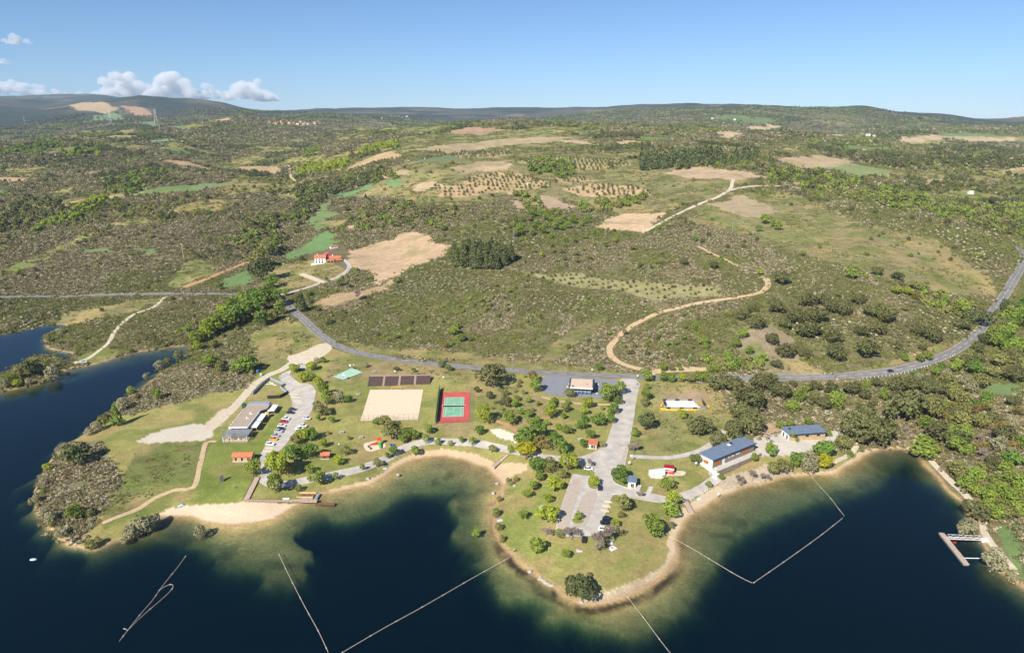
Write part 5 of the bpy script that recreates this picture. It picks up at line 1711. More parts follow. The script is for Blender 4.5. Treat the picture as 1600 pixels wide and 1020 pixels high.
# tennis court
sheet('tennis_court', [(-40.1, 333.2), (-22.9, 334.2), (-24.6, 372.2), (-42.2, 372.2)], COURTRED, .14)
tc = root('tennis_net', 'white banded net with posts across the green tennis court', 'net', (-32.5, 352.9, gz(-32, 353) + .1), 0)
part(tc, 'mesh', Geo().box(-6.4, 6.4, -.02, .02, .1, .95), DARK)
part(tc, 'band', Geo().box(-6.4, 6.4, -.04, .04, .95, 1.08), WHITEM)
for x in (-6.4, 6.4):
    part(tc, 'post', Geo().tube((x, 0, 0), (x, 0, 1.15), .12), WHITEM)
ts = sheet('playing_surface', [(-37.6, 340.6), (-26.5, 340.8), (-27.6, 365.2), (-38.6, 365.2)], COURTGRN, .18)
for a, b in (((-37.6, 340.6), (-26.5, 340.8)), ((-26.5, 340.8), (-27.6, 365.2)), ((-27.6, 365.2), (-38.6, 365.2)), ((-38.6, 365.2), (-37.6, 340.6)), ((-36.3, 340.7), (-37.2, 365.2)), ((-27.9, 340.8), (-28.9, 365.2)),
             ((-36.5, 346.5), (-28.1, 346.6)), ((-36.9, 359.3), (-28.6, 359.3)), ((-32.3, 346.5), (-32.7, 359.3))):
    ln = np.array([np.array(a) + (np.array(b) - np.array(a)) * t for t in np.linspace(0, 1, 7)])
    V, F = ribbon_geo(ln, (-.11, .11), .21)
    link('court_line', up(np_mesh('court_line', V, F, PAINT)), ts)
fence('tall fence with teal windscreen on the pitch side of the tennis court', (-40.6, 332.8), (-42.8, 376), 3.6, NETGRN, 3.5, 3, NETGRN)
fence('thin teal wire fence on the pavilion side of the tennis court', (-22.4, 333.6), (-24.2, 376), 3.6, NETGRN, 3.5, 5)
fence('thin wire fence along the lake end of the tennis court', (-40.2, 332.6), (-22.6, 333.6), 3.4, NETGRN, 3.5, 4)
fence('post and wire fence behind the far end of the tennis court', (-42.6, 376.4), (-24.4, 376.4), 3.4, WOODT, 3.5, 3)
gc = sheet('basketball_court', [(-111.3, 397.3), (-103.7, 391.9), (-93.8, 403.0), (-102.4, 410.4)], mat('pale_green_court', (164, 198, 176), .9, var=.12, scale=.3), .12)
ln = catmull(np.array([(-108.8, 396.9), (-103.9, 393.6), (-96, 402.9), (-102.0, 408.0), (-108.8, 396.9)]), 3)
V, F = ribbon_geo(ln, (-.15, .15), .15)
link('court_line', up(np_mesh('court_line', V, F, PAINT)), gc)
for i, (px, py) in enumerate([(548, 578), (537, 594)]):
    bs = root('basketball_hoop', ['basketball hoop at the road end of the pale green court', 'basketball hoop at the lawn end of the pale green court'][i], 'hoop', spot(px, py), math.radians(50 + 180 * i), 'basketball hoops')
    part(bs, 'pole', Geo().tube((0, 0, 0), (0, 0, 3.2), .09), GREYM)
    part(bs, 'backboard', Geo().box(-.3, -.2, -.9, .9, 2.7, 3.8), WHITEM)
    part(bs, 'rim', Geo().path([(-.3 - .25 + .25 * math.cos(a), .25 * math.sin(a), 3.05) for a in np.linspace(0, 6.3, 9)], .03, 3), REDP)

# small-sided cage court
cg = root('cage_court', 'white floored small football court with grey boards and dark ends', 'court', (84.6, 345.4, 7.15), math.radians(-1))
part(cg, 'floor', Geo().box(0, 21.6, 0, 11.6, -.9, .12), mat('white_turf', (226, 222, 214), .9, var=.06, scale=.5))
for y in (0, 11.6):
    for i in range(9):
        part(cg, 'board', Geo().box(i * 2.4, i * 2.4 + 2.3, y - .06, y + .06, .1, 1.15), GREYM if i % 3 else DARK)
for x in (0, 21.6):
    for i in range(4):
        part(cg, 'end_panel', Geo().box(x - .08, x + .08, i * 2.9, i * 2.9 + 2.8, .1, 2.6 if i in (1, 2) else 1.2), [GREYM, DARK, mat('maroon_panel', (120, 60, 56), .7), GREYM][i])
    part(cg, 'corner_post', Geo().tube((x, 11.6, 0), (x, 11.6, 3.2), .1).tube((x, 0, 0), (x, 0, 3.2), .1), GREYM)
for i, (px, py, w_, a, lb) in enumerate([(1034, 634, 3.2, 1.2, 'upright yellow inflatable beside the cage court, by its rear corner'), (1038, 641, 4.6, -.3, 'yellow inflatable tube at the near corner of the cage court'),
                                         (1052, 642, 5.6, -.15, 'orange streaked yellow inflatable along the front boards of the cage court'), (1066, 641, 4.6, 0, 'yellow inflatable behind the small golden bush by the cage court'),
                                         (1082, 642, 4.8, 0, 'yellow inflatable farthest along the front boards of the cage court'), (1107, 636, 2.6, 1.4, 'short yellow inflatable outside the dark end of the cage court')]):
    thing('inflatable_bolster', lb, 'inflatable', Geo().lathe([(.3, -w_ / 2), (.62, -w_ / 2 + .3), (.66, 0), (.62, w_ / 2 - .3), (.3, w_ / 2)], k=8), YELLOW, spot(px, py) + Vector((0, 0, .6)), 0, 'yellow inflatables round the cage court').rotation_euler = (PI / 2, 0, a + PI / 2)

# playground
sheet('play_sand', wp([(567, 693), (576, 691), (590, 688), (601, 692), (604, 698), (590, 703), (578, 706), (570, 703)]), COURTSAND, .1, smooth=2)
pg = root('play_frame', 'playground climbing frame with a red slide and a green slide', 'play frame', spot(593, 694), .3)
for x, y in ((-.8, -.8), (.8, -.8), (-.8, .8), (.8, .8)):
    part(pg, 'post', Geo().tube((x, y, 0), (x, y, 3), .1), GREYM)
part(pg, 'platform', Geo().box(-.9, .9, -.9, .9, 1.3, 1.45), YELLOW)
part(pg, 'roof', Geo().gable(-1.1, 1.1, -1.1, 1.1, 2.9, .8, 'x', .1), REDP)
part(pg, 'slide', Geo().prism([(-5.2, -.5), (-.9, -.5), (-.9, .5), (-5.2, .5)], 0, [.35, 1.6, 1.6, .35]), REDP)
part(pg, 'slide', Geo().prism([(-.5, -4.2), (.5, -4.2), (.5, -.9), (-.5, -.9)], 0, [.3, .3, 1.6, 1.6]), GREENP)
for i, (px, py) in enumerate([(576, 699), (579, 702)]):
    thing('spring_rider', ['dark spring rider near the middle of the play sand', 'dark spring rider near the lower edge of the play sand'][i], 'play ride', Geo().lathe([(.25, 0), (.2, .5), (.5, .6), (.45, .9), (.1, 1.2)]), DARK, spot(px, py), 0, 'spring riders')

# ------------------------------------------------------------------ waterside timber, docks and booms
def walkway(name, label, line, w, lift, m, edges=None, cat='boardwalk'):
    P = catmull(wp(line) if np.max(np.abs(line)) > 450 else line, 1.5)
    t = np.gradient(P, axis=0)
    t /= np.linalg.norm(t, axis=1)[:, None]
    nn = np.stack([t[:, 1], -t[:, 0]], 1) * w / 2
    z = np.maximum(height(P[:, 0], P[:, 1]), 0) + lift
    o = root(name, label, cat, (P[0][0], P[0][1], z[0]))
    o0 = np.array([P[0][0], P[0][1]])
    if len(P) > 60:
        P, nn, z = P[::2], nn[::2], z[::2]
    me_cache = {}
    for i in range(len(P) - 1):
        a, b = P[i] - o0, P[i + 1] - o0
        q = [a - nn[i], a + nn[i], b + nn[i + 1], b - nn[i + 1]]
        q = [tuple(q[0] * .98 + q[3] * .02), tuple(q[1] * .98 + q[2] * .02), tuple(q[2] * .96 + q[1] * .04), tuple(q[3] * .96 + q[0] * .04)]
        zt = [z[i] - z[0], z[i] - z[0], z[i + 1] - z[0], z[i + 1] - z[0]]
        g = Geo().prism(q, -1.2, zt)
        if Vector((q[1][0] - q[0][0], q[1][1] - q[0][1], 0)).cross(Vector((q[2][0] - q[1][0], q[2][1] - q[1][1], 0))).z < 0:
            g.F = [f[::-1] for f in g.F]
        part(o, 'deck_panel', g, m)
    for s in edges or ():
        part(o, 'kerb', Geo().path([(*(P[i] - o0 + nn[i] * s), z[i] - z[0] + .12) for i in range(len(P))], .09, 4), WOODB)
    return o


walkway('boardwalk', 'pink grey boardwalk running down the lawn from the car park to the beach', [(402, 746), (396, 758), (390, 770), (384, 782)], 2.6, .3, WOODR, (-1, 1))
walkway('boardwalk', 'long timber boardwalk along the top of the west beach', [(384, 783), (410, 783.5), (440, 784), (470, 784.5), (496, 785)], 2.0, .45, WOODR, (-1, 1))
jb = at1(500, 786)
thing('submerged_beam', 'brown timber sill running from the boardwalk end into the lake', 'sill', Geo().box(0, 8.5, -.6, .6, -1.6, .04), WOODB, (jb.x - 2, jb.y, .0), -.03)
p = spot(462, 782)
bt = root('bathing_terrace', 'stepped bathing terrace of tan beams and decks beside the boardwalk', 'terrace', (p.x, p.y, p.z - .2), 0)
for i in range(2):
    part(bt, 'beam', Geo().box(-.6 + i * .6, 6.8 + i * .6, 2.4 + i * 3.2, 3.1 + i * 3.2, -.6, .5 + i * .3), WOODT)
for i in range(3):
    part(bt, 'deck', Geo().box(.2 + i * 2.3, 2.3 + i * 2.3, .1, 2.3, -.6, .25), WOODR)
    part(bt, 'deck', Geo().box(.4 + i * 2.3, 2.5 + i * 2.3, 3.2, 5.4, -.6, .45), WOODB)
part(bt, 'ramp', Geo().prism([(7.3, -1), (8.6, -1), (9.4, 5), (8.2, 5)], -.8, [.1, .1, 1, 1]), GREYM)
walkway('timber_stair', 'brown timber stair slanting down to the cove from the waterside path', [(793, 711), (785, 718), (777, 726), (770, 733)], 1.8, .35, WOODR, (-1, 1), cat='stair')
walkway('timber_stair', 'brown timber ramp down to the east beach below twin green trees', [(1068, 781), (1074, 790), (1080, 802)], 2.6, .35, WOODR, (-1, 1), cat='stair')
walkway('paved_ramp', 'pale paved ramp beside the white cabin, forked at its top', [(993, 775), (995, 766), (999, 757)], 2.2, .14, CONC, cat='ramp')
walkway('paved_ramp', 'straight pale paved ramp between the white cabin and a round tree', [(1010, 776), (1014, 768), (1018, 760)], 2.0, .14, CONC, cat='ramp')

dk = root('floating_dock', 'floating pink decked dock lying parallel to the wooded shore', 'dock', (169.0, 217.9, 0), math.radians(-8.0))
for i in range(6):
    dp = part(dk, 'deck_section', Geo().box(-1.05, 1.05, i * 3.4, i * 3.4 + 3.32, .2, .55), WOODR)
    part(dp, 'float', Geo().box(-.95, .95, i * 3.4 + .2, i * 3.4 + 3.1, -.4, .2), GREYM)
for y in (.6, 10, 19.6):
    part(dk, 'cleat', Geo().tube((.9, y, .5), (.9, y, .95), .08), DARK)
gw = root('gangway', 'white truss gangway bridging from the dock to the wooded shore', 'gangway', (172.2, 234.3, .55), math.radians(-4))
part(gw, 'deck', Geo().box(0, 12.6, -.75, .75, -.1, .08), WOODR)
for s in (-.85, .85):
    part(gw, 'rail', Geo().tube((0, s, 1.15), (12.6, s, 1.15), .07).tube((0, s, .1), (12.6, s, .1), .07), WHITEM)
    for i in range(10):
        part(gw, 'brace', Geo().tube((i * 1.26, s, .1 if i % 2 else 1.15), (i * 1.26 + 1.26, s, 1.15 if i % 2 else .1), .05), WHITEM)
part(gw, 'landing', Geo().box(12.4, 15.2, -1.1, .9, -.9, .15), WHITEM)
thing('mooring_boom', 'thin white mooring beam holding the lower end of the dock', 'beam', Geo().tube((0, 0, .45), (10.5, -.6, .7), .16), WHITEM, (170.2, 221.6, 0))
thing('lifebuoy', 'red lifebuoy on the inner edge of the dock', 'lifebuoy', Geo().path([(.45 * math.cos(a), .45 * math.sin(a), .1) for a in np.linspace(0, 2 * PI, 11)], .14, 6), REDP, (172.9, 231.2, .6))

BOOMS = [('floating boom reaching straight out beside a looped one off the west beach', [(290, 869), (276, 888), (262, 905), (249, 922), (238, 938), (218, 961), (200, 984), (186, 1002)]),
         ('looped slack end of floating boom doubled back on itself', [(249, 922), (258, 916), (266, 913), (270, 914), (269, 920), (255, 934), (235, 951), (216, 968), (201, 983)]),
         ('short stray piece of boom at the tip of the looped boom', [(194, 982), (197, 983), (200, 985)]),
         ('floating boom from the west sandbank down to the bottom edge', [(436, 866), (452, 900), (475, 945), (497, 985), (513, 1019)]),
         ('long floating boom slanting across the bay to the peninsula', [(535, 1019), (600, 981), (660, 948), (740, 902), (803, 867)]),
         ('floating boom leaving the rounded tip of the peninsula', [(981, 933), (1005, 964), (1030, 998), (1052, 1026)]),
         ('floating boom from the east beach tip out to deep water', [(1046, 838), (1062, 846), (1100, 868), (1150, 898), (1176, 911)]),
         ('outer floating boom parallel to the east beach', [(1178, 910), (1230, 874), (1280, 838), (1317, 809)]),
         ('floating boom from the east bay shore below a golden tree', [(1269, 746), (1280, 759), (1295, 775), (1319, 806)])]
for lb, L in BOOMS:
    P3 = at(*np.array(L, float).T)
    ln = catmull(P3[:, :2], 2.2)
    g = Geo()
    for i in range(len(ln) - 1):
        a, b = ln[i], ln[i + 1]
        za, zb = max(gz(*a), 0), max(gz(*b), 0)
        g.tube((a[0], a[1], za + .10), (a[0] * .1 + b[0] * .9, a[1] * .1 + b[1] * .9, zb + .10), .075, k=5)
        g.tube((a[0] * .12 + b[0] * .88, a[1] * .12 + b[1] * .88, zb + .1), (b[0], b[1], zb + .1), .04, k=3)
        if i % 4 == 0:
            g.lathe([(.08, za - .1), (.24, za + .05), (.22, za + .2), (.06, za + .3)], (a[0], a[1]), 7)
    thing('floating_boom', lb, 'boom', g, BOOM, group='swimming area booms')

# ------------------------------------------------------------------ vehicles
_CARM = {}


def car_mesh(key, fn):
    if key not in _CARM:
        g = fn()
        me = bpy.data.meshes.new(key.split('|')[0])
        me.from_pydata(g.V, [], g.F)
        _CARM[key] = me
    return _CARM[key]


def cpart(parent, key, fn, m):
    k = key + '|' + m.name
    me = car_mesh(k, fn)
    if not me.materials:
        me.materials.append(m)
    o = bpy.data.objects.new(key, me)
    COLL.objects.link(o)
    o.parent = parent
    return o


def wheel_geo(r0=.31):
    g = Geo().lathe([(r0 * .75, -.11), (r0, -.09), (r0, .09), (r0 * .75, .11)], k=12)
    g.V = [(x, z, y) for x, y, z in g.V]
    return g


def car(label, px, py, ang, rgb, suv=False, group=None):
    p = spot(px, py) + Vector((0, 0, .17))
    m = mat('car_paint_%d_%d_%d' % rgb, rgb, .28, var=.03, spec=.6)
    o = root('parked_car', label, 'car', p, math.radians(ang), group)
    z1, z2 = (.98, 1.62) if suv else (.92, 1.45)
    k = 'suv_' if suv else ''
    b = cpart(o, 'body', lambda: Geo().extr([(-2.05, .28), (2.05, .28), (2.16, .45), (2.1, .68), (1.85, .80), (.95, z1), (-1.75, z1 + .04), (-2.12, z1 - .05), (-2.18, .55)], -.84, .84).extr(
        [(-1.98, .34), (1.98, .34), (1.98, .62), (-1.98, .7)], -.89, .89), m) if not suv else cpart(o, 'body', lambda: Geo().extr([(-2.1, .32), (2.1, .32), (2.2, .5), (2.15, .8), (1.85, .92), (1.05, z1 + .04), (-2.0, z1 + .06), (-2.2, .9), (-2.22, .6)], -.88, .88).extr(
        [(-2.0, .38), (2.0, .38), (2.0, .68), (-2.0, .76)], -.93, .93), m)
    b.data.name = 'body'
    c = cpart(o, k + 'cabin' if not suv else 'cabin', lambda: cabin_geo(z1, z2, suv), GLASS)
    cpart(c, 'roof', lambda: roof_geo(z2, suv), m)
    for x in (1.32, -1.32):
        for y in (-.8, .8):
            w = cpart(o, 'wheel', wheel_geo, TYRE)
            w.location = (x, y, .31)
            r = cpart(w, 'rim', lambda: wheel_geo(.19), RIM)
            r.location = (0, .03 if y > 0 else -.03, 0)
    for y in (-.62, .62):
        h = cpart(o, 'headlight', lambda: Geo().box(-.03, .05, -.17, .17, -.07, .07), LAMPG)
        h.location = (2.1, y, .62)
        t = cpart(o, 'taillight', lambda: Geo().box(-.05, .03, -.14, .14, -.1, .1), LAMPR)
        t.location = (-2.16, y, .7)
    return o


def cabin_geo(z1, z2, suv):
    xb, xt = (-2.02, -1.75) if suv else (-1.85, -1.15)
    V = [(1.0, -.8, z1), (1.0, .8, z1), (xb, .8, z1), (xb, -.8, z1), (.3, -.64, z2), (.3, .64, z2), (xt, .64, z2), (xt, -.64, z2)]
    return Geo().add(V, [(0, 1, 5, 4), (1, 2, 6, 5), (2, 3, 7, 6), (3, 0, 4, 7), (4, 5, 6, 7)])


def roof_geo(z2, suv):
    xt = -1.78 if suv else -1.2
    return Geo().box(xt, .34, -.66, .66, z2 - .02, z2 + .05)


CARS = [(457, 641, -8, (70, 74, 82), 0, 'charcoal car at the top of the restaurant row'), (454, 646, -8, (40, 34, 44), 0, 'dark car with red trim, second from the top of the restaurant row'),
        (447, 655.5, -8, (230, 230, 228), 0, 'white car above the red car in the restaurant row'), (443.5, 660.5, -8, (196, 34, 34), 0, 'bright red car in the restaurant row'),
        (440.5, 666.5, -8, (232, 232, 230), 0, 'white car between the red and navy cars in the restaurant row'), (439, 671.5, -8, (44, 58, 92), 0, 'navy blue car in the restaurant row'),
        (436, 675.5, -8, (186, 188, 186), 1, 'pale grey car below the navy car in the restaurant row'), (431, 682, -8, (176, 182, 196), 0, 'silver blue car just above the yellow car'),
        (428, 687.5, -8, (238, 168, 20), 0, 'bright yellow car in the restaurant row'), (422.5, 695.5, -8, (236, 236, 234), 1, 'white car at the lower end of the restaurant row'),
        (480, 655, -14, (214, 218, 222), 0, 'white car alone on the tree side of the restaurant car park'), (474, 666.5, -14, (232, 232, 230), 0, 'white car beside another under the trees, restaurant car park'),
        (468.5, 671.5, -14, (236, 236, 236), 1, 'white van shaped car nearest the lime trees of the restaurant car park'),
        (471, 571.5, 24, (216, 220, 228), 0, 'silver car on the pale gravel yard by the road'), (470, 579, 24, (34, 44, 92), 0, 'dark blue car in tree shade by the gravel yard'), (493, 632, 70, (120, 140, 170), 0, 'blue grey car half under trees beside the restaurant car park'),
        (949.5, 812.5, -10, (28, 32, 48), 0, 'black car at the upper end of the peninsula car park row'), (946, 818.5, -10, (22, 28, 44), 0, 'black car between a black and a white car on the peninsula'),
        (943.5, 828.5, -10, (238, 238, 236), 1, 'white car in the peninsula car park row'), (943, 837, -12, (60, 62, 70), 0, 'dark grey car under the bare tree on the peninsula'),
        (912.5, 844.5, 80, (44, 34, 48), 0, 'dark car facing the lawn between two bare trees'), (937, 763.5, 85, (36, 42, 60), 0, 'dark car parked beside the grass island of the junction'),
        (919.5, 734, -6, (226, 226, 226), 0, 'white car beside the bare tree at the junction'), (958, 740, 80, (80, 92, 112), 0, 'slate car at the road edge by a round tree'),
        (131, 567, 12, (206, 210, 216), 1, 'silver car at the end of the dirt track by the inlet'), (1391, 581, 24, (54, 58, 66), 0, 'dark car driving on the main road by the crash barrier')]
for px, py, a, rgb, s, lb in CARS:
    car(lb, px, py, a, rgb, bool(s), 'cars parked by the lake')

for i, (px, py) in enumerate([(950, 784), (947.5, 791), (945, 798)]):
    ln = wp([(px - 6.5, py - .8), (px + 6.5, py + 1.2)])
    sheet('bay_strip', [ln[0] + (0, -.7), ln[1] + (0, -.7), ln[1] + (0, .7), ln[0] + (0, .7)], CREAM, .2)
for i, (px, py) in enumerate([(461, 616), (462, 621), (465, 626), (463, 612), (421, 700), (418, 705), (424, 709)]):
    ln = wp([(px - 6, py), (px + 6, py + .5)])
    sheet('bay_strip', [ln[0] + (0, -.5), ln[1] + (0, -.5), ln[1] + (0, .5), ln[0] + (0, .5)], CREAM, .2)
kerbs = [[(437, 585), (438, 593), (447, 602)], [(470, 600), (461, 594), (452, 586)], [(976, 728), (983, 696), (988, 668)], [(956, 741), (959, 753), (973, 760), (1000, 768)], [(957, 772), (970, 773), (1000, 780), (1036, 786)]]
for L, P in zip(kerbs, wps(kerbs)):
    ln = catmull(P, 2)
    V, F = ribbon_geo(ln, (-.16, .16), .26)
    me_ = up(np_mesh('kerb', V, F, CONC))
    link('kerb', me_, kind='structure').modifiers.new('depth', 'SOLIDIFY').thickness = .3
# grass islands
isl = sheet('grass_island', wp([(918, 746), (930, 746), (937, 764), (920, 764)]), mat('island_grass', (132, 136, 66), .95, var=.25, scale=.8), .22, smooth=2)
isl = sheet('grass_island', wp([(893, 811), (900, 809), (908, 810), (913, 814), (908, 818), (899, 818), (894, 815)]), mat('island_grass', (132, 136, 66)), .22, smooth=2)
sheet('lawn_strip', wp([(893, 739), (905, 733), (920, 733), (929, 737), (929, 743), (915, 744)]), mat('island_grass', (132, 136, 66)), .22, smooth=1)
thing('red_container_stand', None, None, Geo(), WHITE) if False else None

# white and red containers
cc = root('white_container', 'white box container beside the red kiosk on the grass', 'container', spot(1027, 743), math.radians(14))
part(cc, 'body', Geo().box(-3.6, 3.2, -1.3, 1.5, -.3, 2.7), WHITE)
part(cc, 'roof', Geo().gable(-3.7, 3.3, -1.4, 1.6, 2.7, .35, 'x', .06), WHITEM)
part(cc, 'fold_line', Geo().box(-3.3, 3.0, -1.34, -1.3, 1.5, 1.6), GREYM)
rc = root('red_kiosk', 'bright red drinks kiosk with white swirl beside the white container', 'kiosk', spot(1045, 737), math.radians(-14))
part(rc, 'body', Geo().box(-2.2, 2.2, -1.5, 1.6, -.3, 2.6), REDP)
part(rc, 'roof', Geo().box(-2.3, 2.3, -1.6, 1.7, 2.6, 2.8), mat('dark_red', (168, 30, 40), .5))
part(rc, 'awning', Geo().prism([(-2.3, -2.4), (2.3, -2.4), (2.3, -1.6), (-2.3, -1.6)], 2.3, [2.35, 2.35, 2.65, 2.65]), WHITEM)
part(rc, 'swirl', Geo().path([(-1.7, -1.54, .7), (-1.0, -1.54, 1.15), (-.3, -1.54, .95), (.4, -1.54, 1.25), (1.0, -1.54, 1.05), (1.7, -1.54, 1.45)], .13, 4), WHITEM)
part(rc, 'swirl', Geo().path([(2.24, -1.1, .8), (2.24, -.4, 1.2), (2.24, .3, 1.0), (2.24, 1.1, 1.4)], .12, 4), WHITEM)
sheet('concrete_pad', wp([(1018, 748), (1032, 740), (1056, 735), (1074, 736), (1068, 744), (1050, 743), (1038, 748)]), PALEDIRT, .08, smooth=2)

# ------------------------------------------------------------------ poles, signs, bins, small furniture
def upole(label, px, py, hpx, arms=1, m=GREYM, name='utility_pole', cat='pole'):
    p = spot(px, py)
    h = hpx * p.y / FPX / .93
    o = root(name, label, cat, p, 0, 'overhead line poles')
    r = max(.12, h * .016)
    part(o, 'shaft', Geo().tube((0, 0, -.5), (0, 0, h), r * 1.4, r), m)
    for k in range(arms):
        a = part(o, 'crossarm', Geo().box(-h * .07, h * .07, -r, r, h * (.93 - .07 * k), h * (.945 - .07 * k)), m)
        for x in (-.06, 0, .06):
            part(a, 'insulator', Geo().tube((x * h, 0, h * (.945 - .07 * k)), (x * h, 0, h * (.97 - .07 * k)), r * .5), WHITEM)


upole('timber pole above the green strip left of the farmhouse', 287, 404, 22, 1, WOODT)
upole('pale pole on the grass strip at the far west', 109, 389, 22, 1)
upole('pale steel pole on the scrub hill above the S bend', 1144, 366, 18, 2)
upole('pale steel pole on the eastern scrub ridge', 1435, 347, 19, 2)
upole('thin pole beside the pine stand', 803, 382, 20, 1)
upole('tall grey floodlight pole at the corner of the restaurant pergola', 351, 694, 27, 1, GREYM)
upole('thin roadside pole above the sand pitch', 620, 560, 14, 1, WOODB)
upole('thin roadside pole above the tennis court', 669, 562, 16, 1, WOODB)
upole('thin roadside pole near the big oak', 801, 576, 13, 1, GREYM)
upole('thin roadside pole below the oak slope', 1303, 595, 16, 1, GREYM)
upole('dark roadside pole at the crash barrier bend', 1450, 556, 14, 1, WOODB)


def pylon(label, px, py, hpx):
    p = spot(px, py)
    h = hpx * p.y / FPX / .96
    o = root('lattice_pylon', label, 'pylon', p, .3, 'far power line pylons')
    b, t = h * .10, h * .025
    for sx, sy in ((-1, -1), (1, -1), (1, 1), (-1, 1)):
        part(o, 'leg', Geo().tube((sx * b, sy * b, -1), (sx * t, sy * t, h), h * .005, h * .004, 4), WHITEM)
    for k in range(7):
        f0, f1 = k / 7, (k + 1) / 7
        w0, w1 = b + (t - b) * f0, b + (t - b) * f1
        part(o, 'brace', Geo().tube((-w0, -w0, h * f0), (w1, -w1, h * f1), h * .003, k=3).tube((w0, -w0, h * f0), (-w1, -w1, h * f1), h * .003, k=3), WHITEM)
    for f in (.72, .84, .95):
        part(o, 'crossarm', Geo().tube((-h * .11, 0, h * f), (h * .11, 0, h * f), h * .004, k=4), WHITEM)


pylon('white lattice pylon standing tallest on the far green fields', 244, 192, 19)
pylon('faint lattice pylon left of the tallest far pylon', 173, 194, 17)
pylon('small lattice pylon beyond the yellow strip field', 317, 199, 9)
pylon('small lattice pylon over the pale green field', 250, 206, 9)
pylon('small lattice pylon on the valley side at far west', 38, 189, 6)


def person(label, px, py, ang, top, legs, lying=False, hair=(60, 44, 32)):
    p = spot(px, py)
    o = root('person', label, 'person', p, ang)
    J = [(0, 0, .92), (0, 0, 1.15), (0, 0, 1.42), (0, 0, 1.55), (0, .01, 1.68), (.20, 0, 1.40), (.27, .02, 1.12), (.28, .10, .88), (-.20, 0, 1.40), (-.27, .02, 1.12), (-.28, .10, .88),
         (.10, 0, .88), (.12, .03, .48), (.12, 0, .06), (.12, .14, .03), (-.10, 0, .88), (-.12, -.03, .48), (-.12, -.06, .06), (-.12, .08, .03)]
    Ed = [(0, 1), (1, 2), (2, 3), (3, 4), (2, 5), (5, 6), (6, 7), (2, 8), (8, 9), (9, 10), (0, 11), (11, 12), (12, 13), (13, 14), (0, 15), (15, 16), (16, 17), (17, 18)]
    Rd = [.15, .14, .15, .06, .11, .07, .05, .04, .07, .05, .04, .09, .07, .05, .04, .09, .07, .05, .04]

    def skin(name, vs, es, rs, m):
        me = bpy.data.meshes.new(name)
        me.from_pydata(vs, es, [])
        me.materials.append(m)
        ob = bpy.data.objects.new(name, me)
        COLL.objects.link(ob)
        ob.parent = o
        md = ob.modifiers.new('skin', 'SKIN')
        for i, r in enumerate(rs):
            me.skin_vertices[0].data[i].radius = (r, r * .85)
        me.skin_vertices[0].data[0].use_root = True
        ob.modifiers.new('smooth', 'SUBSURF').render_levels = 1
        if lying:
            ob.rotation_euler = (-PI / 2, 0, 0)
            ob.location = (0, -.8, .18)
        return ob
    skin('body', J, Ed, Rd, SKIN)
    skin('shirt', [J[0], J[1], J[2], J[5], J[6], J[8], J[9]], [(0, 1), (1, 2), (2, 3), (3, 4), (2, 5), (5, 6)], [.17, .165, .17, .09, .075, .09, .075], mat('cloth_%d_%d_%d' % top, top, .9))
    skin('trousers', [J[0], J[11], J[12], J[13], J[15], J[16], J[17]], [(0, 1), (1, 2), (2, 3), (0, 4), (4, 5), (5, 6)], [.165, .11, .09, .07, .11, .09, .07], mat('cloth_%d_%d_%d' % legs, legs, .9))
    skin('hair', [(0, -.03, 1.74), (0, -.06, 1.66), (0, -.07, 1.58)], [(0, 1), (1, 2)], [.10, .10, .06], mat('hair_%d' % hair[0], hair, .8))


person('person in a white top standing at the lake edge of the peninsula lawn', 804, 862, .5, (236, 236, 236), (60, 64, 80))
person('person in dark clothes walking the shore path past the wood', 1500, 768, 2.4, (50, 54, 70), (40, 40, 48))
person('person lying on the picnic blanket by the bare trees', 957, 856, 1.2, (206, 60, 80), (60, 70, 120), True)
person('person in blue sitting out beside the trunk of a bare tree', 956, 849, .4, (60, 100, 180), (230, 230, 230))
person('person lying on the small blanket in the middle of the lawn', 905, 859, 1.8, (220, 150, 150), (70, 70, 90), True)
person('person lying on the towel at the top of the west beach', 287, 788, 1.0, (200, 120, 70), (50, 60, 80), True)
person('person in pink standing on the lawn above the west beach', 367, 763, 0, (214, 120, 130), (90, 80, 90))
for px, py, w, d, a, rgb, lb in [(957, 856.5, 3, 2.4, .6, (232, 228, 232), 'white picnic blanket by the bare trees'), (905, 860, 2.2, 1.8, .1, (226, 206, 206), 'pale pink blanket in the middle of the peninsula lawn'),
                                 (284, 789, 3.2, 1.8, .9, (176, 206, 224), 'pale blue towel at the top of the west beach'), (953, 849, 2.0, 1.0, .1, (238, 238, 236), 'small white cloth beside the trunk of a bare tree'),
                                 (781, 813, 2.4, 1.6, .3, (206, 204, 220), 'lilac cloth by the reeds on the peninsula edge')]:
    g = Geo()
    for i in range(4):
        for j in range(3):
            z = .10 + .05 * ((i * 7 + j * 3) % 3)
            g.box(-w / 2 + w * i / 4, -w / 2 + w * (i + 1) / 4, -d / 2 + d * j / 3, -d / 2 + d * (j + 1) / 3, 0, z)
    thing('picnic_blanket', lb, 'blanket', g, mat('blanket_%d_%d' % rgb[:2], rgb, .95), spot(px, py), a)
